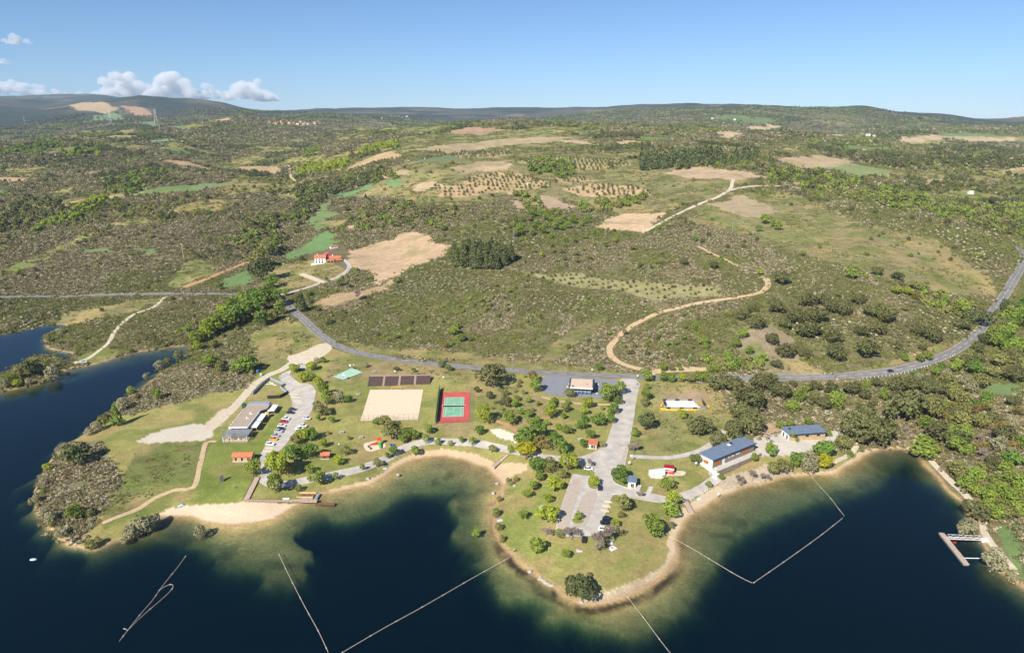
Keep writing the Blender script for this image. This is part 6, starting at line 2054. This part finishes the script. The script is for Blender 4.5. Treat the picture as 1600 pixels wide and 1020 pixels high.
for px, py, rgb, lb in [(403, 582, (64, 110, 160), 'blue recycling container by the track behind the restaurant'), (408.5, 587, (150, 180, 196), 'pale recycling container with yellow lid behind the restaurant'),
                        (611, 696, (40, 84, 170), 'blue litter bin right of the playground'), (615, 696, (44, 90, 180), 'second blue litter bin right of the playground, farther from the slide'), (996, 601, (60, 130, 140), 'teal bin on the verge by the junction with the main road'),
                        (1000, 772, (180, 190, 214), 'pale bin on the kerb of the path below the white cabin')]:
    b = root('recycling_bin', lb, 'bin', spot(px, py), .4)
    big = px < 420
    s = 1.0 if big else .55
    part(b, 'body', Geo().lathe([(.9 * s, 0), (1.05 * s, .3 * s), (1.0 * s, 1.5 * s)], k=10), mat('bin_%d_%d' % rgb[:2], rgb, .5))
    part(b, 'lid', Geo().lathe([(1.02 * s, 1.5 * s), (.8 * s, 1.8 * s), (.2 * s, 1.95 * s)], k=10), YELLOW if px == 408.5 else mat('bin_%d_%d' % rgb[:2], rgb, .5))
for px, py, h, lb in [(617, 584, 1.6, 'round white sign on the grass above the sand pitch'), (925, 583, 2.2, 'white road sign beside the main road behind the pavilion'), (996, 592.5, 2.0, 'white road sign at the junction with the access road'), (693, 593, 1.4, 'small white sign behind the tennis court'),
                      (553, 575, 2, 'white lamp head post at the corner of the pale green court'), (986, 722, 3.2, 'white totem sign beside the access road'), (983, 729, 2.0, 'lower white totem sign nearer the round tree'), (1087, 731, 2.4, 'white sign post below the white gable end'),
                      (1122, 778, 1.7, 'white post standing at the waterline of the east beach'), (317, 455, 8, 'white lamp post where the red track meets the road'), (805, 698, 2.2, 'white information board by the waterside path'), (531, 712, 6, 'tall brown post with white lamp on the playground lawn'),
                      (1118, 740, 2.0, 'white sign at the foot of the lake house steps')]:
    o = root('sign_post', lb, 'sign', spot(px, py), .2)
    part(o, 'post', Geo().tube((0, 0, -.3), (0, 0, h), .09), GREYM if px != 531 else WOODB)
    part(o, 'panel', Geo().box(-.5, .5, -.06, .06, h - .2, h + .8) if px not in (553, 317, 531) else Geo().lathe([(.15, h), (.45, h + .15), (.4, h + .5), (.1, h + .6)]), WHITEM)
for i, (px, py, lb) in enumerate([(777, 756, 'white boulder at the waterline of the cove, near the sandy spit'), (771, 771, 'white boulder at the waterline, second along from the sandy spit'), (804, 759, 'pale flat boulder on the grass edge of the sandy spit'), (575, 748, 'pale boulder on the cove beach'),
                                  (622, 742, 'lone boulder in the shallows of the cove'), (1098, 770, 'pale boulder nearest the trees in the row above the east beach'), (1101.5, 767.5, 'second pale boulder of the row above the east beach'), (1105, 765, 'last pale boulder of the row above the east beach'),
                                  (908, 941, 'white rock at the foot of the dark tree on the tip'), (828, 893, 'flat pale rock in the water off the peninsula')]):
    g = Geo().lathe([(.55, -.4), (.95, .05), (.8, .55), (.3, .8)], k=7)
    g.V = [(x * (1 + .2 * math.sin(5 * y + i)), y * (1 + .2 * math.cos(4 * x + i)), z) for x, y, z in g.V]
    thing('boulder', lb, 'boulder', g, ROCK, spot(px, py), i * .7, 'loose boulders along the shore')
for i in range(26):
    t = i / 25
    px, py = (843 + 32 * t, 903 + 22 * t) if i < 16 else (108 + 14 * (t - .6) / .4, 838 + 14 * random.random())
    g = Geo().lathe([(.4, -.3), (.6 + .3 * random.random(), .05), (.5, .4), (.15, .6)], k=6)
    thing('shore_rock', 'grey rock in the jumble ' + ('along the steep bank of the peninsula' if i < 16 else 'at the tip of the west headland'), 'rock', g, ROCK, spot(px + random.uniform(-3, 3), py + random.uniform(-2, 2)), i,
          'rocks along the peninsula bank' if i < 16 else 'rocks at the west headland')
ms = spot(347, 752)
g = Geo().prism([(-.7, -.5), (.8, -.45), (.6, .5), (-.6, .45)], -.3, [2.9, 3.4, 3.2, 2.7])
thing('standing_stone', 'dark upright standing stone on the lawn above the west beach', 'monument', g, mat('dark_stone', (96, 92, 96), .9, var=.2), ms, .3)
for px, py, a, lb in [(564, 684, .2, 'picnic table on the lawn left of the playground'), (560, 617, .2, 'picnic table with blue cover beside the grandstand'), (584, 582, .1, 'picnic table on the dry grass above the grandstand'), (534, 676, .1, 'picnic table on the lawn right of the restaurant car park'), (907, 687, .4, 'picnic table on the lawn behind the clay roofed kiosk'),
                      (847, 793, .6, 'picnic table at the edge of the peninsula car park'), (1081, 781, .5, 'picnic table on the sand above the east beach')]:
    o = root('picnic_table', lb, 'picnic table', spot(px, py), a, 'picnic tables')
    part(o, 'table_top', Geo().box(-1.2, 1.2, -.5, .5, .72, .82), CONC)
    for s in (-.9, .9):
        part(o, 'seat', Geo().box(-1.2, 1.2, s - .18, s + .18, .42, .5), CONC)
    for x in (-.8, .8):
        part(o, 'leg', Geo().prism([(x - .08, -.95), (x + .08, -.95), (x + .08, .95), (x - .08, .95)], 0, .42).box(x - .08, x + .08, -.2, .2, .42, .72), CONC)
for px, py, a, L, rgb, lb in [(447, 779, .0, 3.6, (232, 232, 228), 'white upturned canoe on the grass above the boardwalk'), (602, 732, .2, 2.6, (170, 196, 226), 'pale blue upturned boat beside the waterside path'), (52, 874, .1, 2.6, (206, 216, 238), 'small pale boat adrift off the west headland'), (1093, 779, .5, 3.0, (206, 208, 208), 'grey upturned boat on the east beach')]:
    n_ = 9
    V = []
    for i in range(n_):
        t = i / (n_ - 1) * 2 - 1
        w = .55 * (1 - t * t) ** .6 + .02
        for k in range(5):
            b_ = PI * k / 4
            V.append((t * L / 2, w * math.cos(b_), .5 * math.sin(b_) * (1 - t * t) ** .4 + .02))
    F = [(i * 5 + k, (i + 1) * 5 + k, (i + 1) * 5 + k + 1, i * 5 + k + 1) for i in range(n_ - 1) for k in range(4)]
    thing('small_boat', lb, 'boat', Geo().add(V, F), mat('hull_%d' % rgb[0], rgb, .4), spot(px, py), a)
# crash barrier along the bend
cb = catmull(wp([(1348, 592), (1390, 587), (1430, 578), (1462, 568), (1495, 553)]), 2.5)
br = root('crash_barrier', 'striped white crash barrier along the outer side of the road bend', 'barrier', (*cb[0], gz(*cb[0])))
for i in range(0, len(cb) - 1):
    a, b = cb[i], cb[i + 1]
    z = gz(*a)
    z0 = br.location.z
    part(br, 'post', Geo().box(a[0] - cb[0][0] - .15, a[0] - cb[0][0] + .15, a[1] - cb[0][1] - .15, a[1] - cb[0][1] + .15, z - z0 - .2, z - z0 + .75), WHITE)
part(br, 'rail', Geo().path([(p[0] - cb[0][0], p[1] - cb[0][1], gz(*p) - br.location.z + .6) for p in cb], .12, 4), GREYM)

# ------------------------------------------------------------------ far villages
def far_house(px, py, w, label, group, roofm=CLAY):
    p = spot(px, py)
    s = w * p.y / FPX
    o = root('village_house', label, 'house', p, random.uniform(-.6, .6), group)
    part(o, 'wall', Geo().box(-s / 2, s / 2, -s * .35, s * .35, -2, s * .5), WHITE)
    part(o, 'roof', Geo().gable(-s * .55, s * .55, -s * .4, s * .4, s * .5, s * .2, 'x', s * .04), roofm)


for i in range(30):
    far_house(random.uniform(418, 496), 193.5 + random.uniform(-2.2, 2.2), random.uniform(2.2, 3.8), 'tiny clay roofed house in the far village on the left skyline', 'houses of the clay roofed village', CLAY)
for i in range(11):
    far_house(random.uniform(586, 640), 184 + random.uniform(-1.5, 3), random.uniform(1.4, 2.2), 'tiny white house in the far hillside village beyond the ridge', 'houses of the white hillside village', CONC)
for px, py, w, lb in [(1356, 214, 6, 'pale farm building beside the far green field'), (1365, 215, 5, 'second pale farm building beside the far green field'), (1113, 186, 3, 'tiny white house on the far forested slope'), (1148, 188, 3, 'tiny white house on the far eastern slope'),
                      (1516, 303, 7, 'long white greenhouse shed among the green plots'), (1532, 297, 5, 'grey white shed beside the greenhouse among the plots'), (826, 289, 5, 'tiny farm shed between the tan orchards')]:
    far_house(px, py, w, lb, None, CONC)

# ------------------------------------------------------------------ trees one can tell apart
NAMES = {'green': ('broadleaf_tree', 'fresh green broadleaf tree'), 'deep': ('leafy_tree', 'deep green leafy tree'), 'lime': ('lime_green_tree', 'lime green tree'), 'gold': ('golden_tree', 'golden yellow tree'),
         'sapling': ('young_tree', 'slim young tree'), 'olive': ('olive_green_tree', 'dull olive green tree'), 'rust': ('budding_tree', 'brownish budding tree'), 'oak': ('evergreen_oak', 'dark evergreen oak'),
         'darkoak': ('dark_conifer', 'very dark dense tree'), 'willow': ('willow_bush', 'pale grey willow bush'), 'bush': ('shrub', 'rounded olive shrub'), 'greenbush': ('green_shrub', 'bright green shrub'),
         'pine': ('pine_tree', 'dark narrow pine'), 'poplar': ('poplar_tree', 'upright green poplar'), 'bare': ('bare_tree', 'leafless grey tree')}
T = []      # px, base py, height px, kind


def add(kind, s):
    for t in s.split():
        a = [float(v) for v in t.split(',')]
        T.append((a[0], a[1], a[2], kind))


add('green', '396,744,27 431,770,27 500,757,21 505,567,10 486,595,13 506,619,22 510,633,20 519,661,11 245,624,18 118,812,24 20,600,18 836,613,22 805,637,13 826,630,10 808,626,9 813,647,11 826,653,13 863,636,12 866,629,9 887,633,9 880,655,11 941,641,6 '
    '950,629,30 968,618,22 965,632,14 885,678,14 872,672,10 855,665,9 839,662,12 797,663,22 827,663,10 798,708,12 636,689,20 645,686,18 630,692,14 615,712,16 649,712,14 670,678,16 646,582,8 690,575,13 701,580,11 842,753,16 833,766,16 '
    '824,778,13 904,812,12 817,811,14 839,865,22 885,871,12 1018,836,34 1040,767,22 1047,808,22 1107,762,10 1127,750,9 993,682,14 1011,596,20 1008,626,20 1035,581,14 1036,597,18 1046,597,16 1090,597,18 1102,598,20 1109,583,12 1120,583,13 1142,582,20 '
    '1154,574,16 1204,713,20 1178,722,13 1236,686,12 1292,681,11 1327,713,10 1262,664,12 1233,668,12 1218,670,12 1445,716,34 1445,673,24 310,538,24 340,522,28 355,515,30 385,500,32 365,490,26 380,480,26 415,485,34 440,492,24 295,520,14 330,575,22 375,585,24 390,582,26 '
    '531,447,12 448,462,12 1330,436,18 1502,490,24 1478,475,12 1207,355,12 1280,388,8 1254,400,9 1354,400,7 618,530,10 720,535,14 708,525,16 715,515,12 1195,350,16 1215,360,14 1185,362,10 975,545,8 1100,540,14 1160,530,18 1150,545,16 1170,555,16 1136,560,14')
add('deep', '460,722,28 483,718,26 543,630,12 498,658,10 370,508,32 400,490,34 430,480,30 395,470,20 410,510,24 484,463,10 425,450,22 430,395,26 959,648,17 955,662,15 934,665,20 912,660,13 908,672,16 820,698,30 839,686,26 865,690,16 875,710,26 923,687,16 911,699,13 936,580,12 '
    '749,680,16 590,664,12 839,741,26 971,754,25 1245,732,24 1286,717,30 488,687,18 345,452,10 510,440,8 582,440,8 1085,378,10')
add('lime', '435,744,40 460,582,14 488,579,15 473,597,16 498,603,14 506,699,14 528,726,14 473,690,22 75,735,12 325,530,28 350,500,26 310,548,16 28,604,12 860,653,22 918,638,17 913,648,13 757,661,28 887,735,28 866,766,20 857,786,14 928,759,16 856,816,26 962,823,12 1050,790,24 1065,597,14 1400,460,14 1417,462,14 '
    '1188,430,10 640,520,8 1065,655,14')
add('gold', '822,718,28 1290,733,22')
add('sapling', '525,750,12 484,753,10 817,617,8 665,694,16 684,696,12 704,697,9 721,693,12 738,698,15 566,735,10 606,716,10 1062,580,9 1078,655,8 840,635,9 775,806,12 744,838,12')
add('olive', '462,694,16 500,650,22 509,650,14 540,712,16 335,545,14 425,502,20 75,575,14 75,535,14 405,420,30 415,402,28 622,444,12 788,619,10 884,644,14 890,621,15 769,707,12 600,668,20 612,686,28 590,729,12 873,840,14 1047,827,12 974,798,26 1007,636,14 1049,580,12 1078,597,12 1314,707,28 1209,743,22 1221,740,22 878,748,16 1457,655,36 165,668,22 1425,452,16 1440,458,16')
add('rust', '451,745,24 833,598,18 847,702,20 970,810,12 1430,470,14 695,545,12')
add('oak', '770,606,36 792,635,14 1142,614,26 1119,609,22 1166,638,36 1161,665,34 1146,688,28 1175,678,30 1187,607,24 1204,604,20 1216,622,22 1121,699,22 1092,683,30 1340,690,42 1366,693,44 1350,668,34 1412,658,44 1472,690,30 1527,812,28 '
    '1219,445,22 1262,480,22 1285,478,18 1210,488,20 1240,505,22 1275,505,24 1262,530,28 1300,490,20 1318,493,24 1365,495,20 1383,505,24 1372,525,22 1435,527,20 1455,533,20 1300,535,22 1345,527,18 1352,558,28 1305,565,26 1228,560,22 1258,560,14 1213,575,12 1205,540,20 1225,515,18 1340,475,16 1503,515,18 '
    '1370,430,14 1330,618,22 1160,500,16 1185,515,20 1175,490,14 1115,420,12 1068,415,12 1400,545,12 1440,548,10 1240,604,10 1272,612,16 1480,350,9 1330,330,8 1367,334,8 1425,343,7')
add('darkoak', '122,726,32 50,586,24 410,440,36 782,633,8 764,623,11 745,613,9 619,580,8 909,938,32 1089,724,14 1010,671,26 1498,702,28 1400,438,14 955,262,10 1550,320,14 1575,275,8 472,408,8')
add('willow', '152,674,18 140,680,14 192,641,22 102,713,24 70,758,14 58,784,14 72,806,16 80,816,18 88,809,12 97,838,18 218,832,28 232,828,24 205,840,22 243,820,20 194,848,12 314,838,20 250,577,16 228,592,10 8,606,16 62,583,20 85,592,26 45,601,12 95,522,12 365,575,16 495,567,10 530,629,22 572,574,9 1263,738,34 1508,838,30 1552,890,38 1582,906,14 1440,718,8')
add('bush', '467,767,12 513,679,7 545,687,8 142,807,14 80,823,10 142,857,16 152,851,14 262,571,14 280,563,18 30,591,22 205,551,9 257,542,8 345,581,20 805,613,6 812,599,8 810,605,8 774,631,6 770,640,6 785,641,6 833,643,7 859,737,24 807,752,9 799,758,8 794,753,8 780,783,9 779,828,12 784,847,12 774,808,10 920,901,8 942,698,10 1345,706,10 1010,608,10 908,732,6 1040,560,8')
add('greenbush', '205,616,12 68,771,10 1245,690,7 820,590,5 485,738,12')
add('pine', '472,487,30')
add('poplar', '184,666,34')
add('bare', '919,732,17 851,838,16 892,844,22 930,856,28 958,848,28 990,706,20 1152,756,18 1175,751,18 1195,753,16 1411,679,16 560,467,18 1000,776,12')
HAND = len(T)
RPX = np.array([p for p in ROAD_DEF[0][3] if p[0] >= 900 and p[1] > 400][:-1], float)


def under_road(x, y, h):
    """a tree on the near side of the road stays low enough to leave the road in view"""
    if x < 900:
        return h
    ry_ = float(np.interp(x, RPX[:, 0], RPX[:, 1]))
    if y < ry_ - 2:
        return h
    return min(h, (y - ry_ - 3) / 1.25)




def poisson(poly, n, kinds, hpx, spacing):
    P = np.array(poly, float)
    lo, hi = P.min(0), P.max(0)
    rg = random.Random(int(lo.sum() + hi.sum()))
    got = []
    for _ in range(n * 40):
        if len(got) >= n:
            break
        x, y = rg.uniform(lo[0], hi[0]), rg.uniform(lo[1], hi[1])
        if not inpoly(P, np.array([x]), np.array([y]))[0]:
            continue
        if any(abs(x - a) < spacing and abs(y - b) < spacing * .5 for a, b in got):
            continue
        hh = under_road(x, y, rg.uniform(*hpx))
        if hh < 6:
            continue
        got.append((x, y))
        T.append((x, y, hh * .84, rg.choice(kinds)))


poisson([(705, 412), (712, 402), (735, 398), (785, 398), (800, 410), (790, 420), (750, 424), (715, 420)], 34, ['pine'], (24, 34), 7)
poisson([(1390, 600), (1470, 575), (1520, 555), (1600, 540), (1600, 600), (1560, 600), (1530, 615), (1500, 650), (1450, 660), (1420, 640)], 40, ['deep', 'olive', 'oak', 'green', 'oak', 'willow', 'olive'], (18, 32), 13)
poisson([(1470, 650), (1530, 630), (1600, 625), (1600, 730), (1540, 740), (1500, 740), (1480, 720)], 34, ['olive', 'willow', 'bare', 'green', 'oak', 'olive', 'deep', 'rust'], (20, 34), 14)
poisson([(1490, 745), (1540, 738), (1600, 735), (1600, 812), (1552, 818), (1535, 798), (1515, 772)], 26, ['green', 'greenbush', 'olive', 'green'], (20, 30), 13)
poisson([(1520, 510), (1560, 480), (1600, 470), (1600, 540), (1530, 550), (1505, 552)], 18, ['darkoak', 'oak', 'deep', 'green'], (22, 36), 12)
poisson([(1220, 620), (1300, 605), (1380, 600), (1400, 640), (1330, 640), (1240, 650)], 22, ['oak', 'olive', 'bush', 'greenbush', 'oak'], (12, 24), 14)
poisson([(1400, 560), (1480, 560), (1500, 570), (1410, 592)], 8, ['olive', 'green'], (14, 20), 12)
poisson([(800, 350), (830, 340), (930, 338), (925, 352), (860, 366), (800, 378)], 30, ['green', 'green', 'deep', 'olive'], (11, 17), 8)
poisson([(560, 470), (700, 430), (800, 445), (940, 470), (930, 540), (700, 555), (620, 545), (560, 520)], 14, ['bush', 'greenbush', 'deep'], (5, 10), 16)
poisson([(850, 370), (930, 370), (1050, 400), (1040, 425), (900, 420), (820, 400)], 26, ['olive', 'bush', 'lime', 'deep', 'greenbush'], (6, 12), 12)
poisson([(960, 520), (1010, 500), (1090, 485), (1160, 520), (1150, 570), (1030, 575), (980, 560)], 24, ['greenbush', 'bush', 'deep', 'olive', 'green'], (7, 13), 11)
poisson([(1070, 360), (1180, 350), (1190, 420), (1110, 410)], 12, ['bush', 'deep', 'oak'], (5, 9), 11)
poisson([(1290, 450), (1500, 470), (1520, 500), (1440, 530), (1330, 520)], 18, ['oak', 'bush', 'olive'], (7, 13), 14)

LM = [(390, 650, 'restaurant'), (378, 716, 'clay roofed stone hut'), (347, 748, 'standing stone'), (450, 640, 'restaurant car park'), (543, 587, 'pale green court'), (612, 632, 'sand pitch'), (625, 600, 'grandstand'), (709, 636, 'tennis court'), (590, 696, 'playground'), (508, 712, 'tiny timber hut'),
      (910, 600, 'glass pavilion'), (870, 604, 'blue grey parking bays'), (925, 695, 'clay roofed kiosk'), (1030, 742, 'white container'), (989, 752, 'white cabin'), (1137, 712, 'long blue roofed house'), (1256, 676, 'short blue roofed house'), (1072, 634, 'cage court'), (513, 403, 'white farmhouse'),
      (630, 400, 'tan ploughed field'), (490, 380, 'bright green meadow'), (900, 800, 'peninsula car park'), (905, 900, 'peninsula tip'), (790, 680, 'white sand oval'), (770, 720, 'cove stair'), (440, 784, 'west boardwalk'), (1490, 856, 'floating dock'), (1390, 700, 'east bay head'), (1080, 790, 'east beach ramp'),
      (1000, 645, 'access road'), (955, 548, 'dirt track bend'), (1195, 445, 'track S bend'), (1490, 550, 'main road bend'), (1570, 460, 'road straight'), (980, 348, 'orange bare field'), (752, 405, 'pine stand'), (110, 780, 'west headland'), (220, 830, 'headland cove'), (270, 680, 'white gravel patch'),
      (60, 590, 'reedy islet'), (150, 565, 'inlet track end'), (480, 565, 'gravel yard'), (370, 500, 'stream wood'), (270, 560, 'inlet head'), (1050, 450, 'sapling plantation'), (1250, 520, 'oak slope'), (1350, 690, 'giant oaks'), (1520, 620, 'small green clearing'), (1575, 850, 'shore meadow'), (1550, 690, 'hillside wood'),
      (1300, 620, 'roadside thicket'), (1330, 400, 'pale grass slope'), (1510, 300, 'greenhouse shed'), (860, 355, 'valley copse'), (700, 500, 'flowering scrub slope'), (440, 430, 'farmhouse drive')]
TP = at([t[0] for t in T], [t[1] for t in T])
recs = []
for (px, py, hpx, kind), p in zip(T, TP):
    dist = math.sqrt(p[0] ** 2 + p[1] ** 2 + (CAM_Z - p[2]) ** 2)
    u, yy, w = ray(px, py)
    h = (.92 if kind in ('willow', 'bush') else 1.08) * hpx * (p[1] / float(yy)) / FPX / math.sqrt(max(.3, 1 - ((CAM_Z - p[2]) / dist) ** 2))
    best = min(LM, key=lambda l: (l[0] - px) ** 2 + ((l[1] - py) * 1.8) ** 2)
    dx, dy = px - best[0], (py - best[1]) * 1.8
    if abs(dx) > abs(dy) * 1.2:
        rel = 'left of' if dx < 0 else 'right of'
    else:
        rel = 'behind' if dy < 0 else 'in front of'
    d = math.hypot(dx, dy)
    recs.append([px, py, h, kind, p, best[2], rel, d])
ORD = ['', 'second ', 'third ', 'fourth ', 'fifth ', 'sixth ', 'seventh ', 'eighth ', 'ninth ', 'tenth ', 'eleventh ', 'twelfth ', 'thirteenth ', 'fourteenth ', 'fifteenth ', 'sixteenth ']
GRP = {}
for r in recs:
    sz = 'small' if r[2] < 4.5 else ('tall' if r[2] > 9.5 else 'medium')
    GRP.setdefault((sz, r[3], r[6], r[5]), []).append(r)
for (sz, kind, rel, lm), L in GRP.items():
    L.sort(key=lambda r: r[7])
    for i, r in enumerate(L):
        lab = '%s %s %s the %s' % (sz, NAMES[kind][1], rel, lm)
        if len(L) > 1:
            lab = '%s %s %s the %s, %snearest' % (sz, NAMES[kind][1], rel, lm, ORD[min(i, 15)])
        r.append(lab)
crowd = {}
for i, r in enumerate(recs):
    px, py, h, kind, p, lm, rel, d, lab = r
    if p[2] <= 0.02 and kind not in ('willow', 'bush', 'sapling'):
        pass
    nm = NAMES[kind][0]
    tm, cm = PROTO[kind][i % len(PROTO[kind])]
    o = bpy.data.objects.new(nm, None)
    o.location = (p[0], p[1], p[2] - .05)
    wid = random.uniform(.85, 1.18)
    o.scale = (h * wid * random.uniform(.9, 1.12), h * wid * random.uniform(.9, 1.12), h)
    o.rotation_euler = (0, 0, random.uniform(0, 6.28))
    COLL.objects.link(o)
    tag(o, lab, 'shrub' if kind in ('bush', 'greenbush', 'willow') else 'tree', 'trees and shrubs near the ' + lm)
    t = bpy.data.objects.new('trunk', tm)
    c = bpy.data.objects.new('crown', cm)
    for q in (t, c):
        COLL.objects.link(q)
        q.parent = o
print('trees', len(recs))

# belts of trees too far off to count
belts = [([(900, 320), (960, 315), (1010, 308), (1000, 318), (940, 335), (905, 335)], 45, [2, 4]), ([(1200, 262), (1290, 272), (1400, 300), (1480, 318), (1600, 330), (1600, 372), (1500, 350), (1380, 326), (1290, 302), (1200, 282)], 330, [2, 2, 4, 0]),
         ([(830, 252), (890, 255), (900, 272), (880, 280), (825, 268)], 60, [2, 2, 0]), ([(1450, 226), (1600, 232), (1600, 266), (1500, 256), (1455, 240)], 170, [0, 0, 1]), ([(1285, 236), (1400, 241), (1490, 256), (1400, 264), (1290, 248)], 110, [0]),
         ([(1000, 250), (1100, 244), (1190, 248), (1100, 264), (1000, 268)], 130, [3]), ([(95, 335), (165, 306), (165, 318), (110, 348), (50, 365)], 60, [2, 5]), ([(52, 216), (95, 219), (90, 231), (58, 229)], 26, [2]), ([(95, 236), (160, 233), (155, 246), (100, 246)], 40, [5, 2]),
         ([(470, 236), (510, 229), (505, 243), (475, 246)], 26, [2]), ([(465, 300), (600, 266), (625, 280), (530, 302), (500, 320), (470, 352), (455, 345)], 150, [0, 2, 4, 1]), ([(380, 350), (460, 330), (470, 360), (440, 395), (395, 400), (370, 380)], 70, [4, 0, 2]),
         ([(540, 330), (640, 315), (720, 330), (700, 365), (640, 355), (560, 365)], 90, [4, 4, 0, 2]), ([(150, 285), (215, 265), (230, 290), (200, 310), (165, 300)], 50, [0, 1, 2]), ([(800, 300), (880, 330), (900, 345), (830, 340)], 40, [2, 4]), ([(0, 330), (40, 310), (100, 320), (60, 350), (0, 370)], 60, [0, 4, 1]),
         ([(560, 236), (622, 222), (622, 232), (570, 240)], 40, [5]), ([(455, 262), (540, 252), (545, 262), (470, 275)], 60, [5]), ([(1100, 560), (1200, 560), (1200, 580), (1120, 585)], 16, [2, 4]), ([(1420, 470), (1500, 500), (1520, 480), (1440, 450)], 30, [4, 2])]
BP, BI, BH = [], [], []
for poly, n_, ks in belts:
    P = np.array(poly, float)
    lo, hi = P.min(0), P.max(0)
    q = RNG.uniform(lo, hi, (n_ * 12, 2))
    q = q[inpoly(P, q[:, 0], q[:, 1])][:n_]
    w = at(q[:, 0], q[:, 1])
    BP.append(w)
    BI.append(RNG.choice(ks, len(w)))
    BH.append(RNG.uniform(6, 10, len(w)) * np.where(BI[-1] == 3, 1.5, 1.0) * np.clip(w[:, 1] / 900, .7, 1.35))
bo = instancer('tree_belt_foliage', np.concatenate(BP) - np.array([0, 0, .3]), RNG.random(sum(map(len, BP))) * 6.28, np.concatenate(BH), np.concatenate(BI), FW)
tag(bo, 'belts of trees and hedges between the hill fields', 'tree belt')
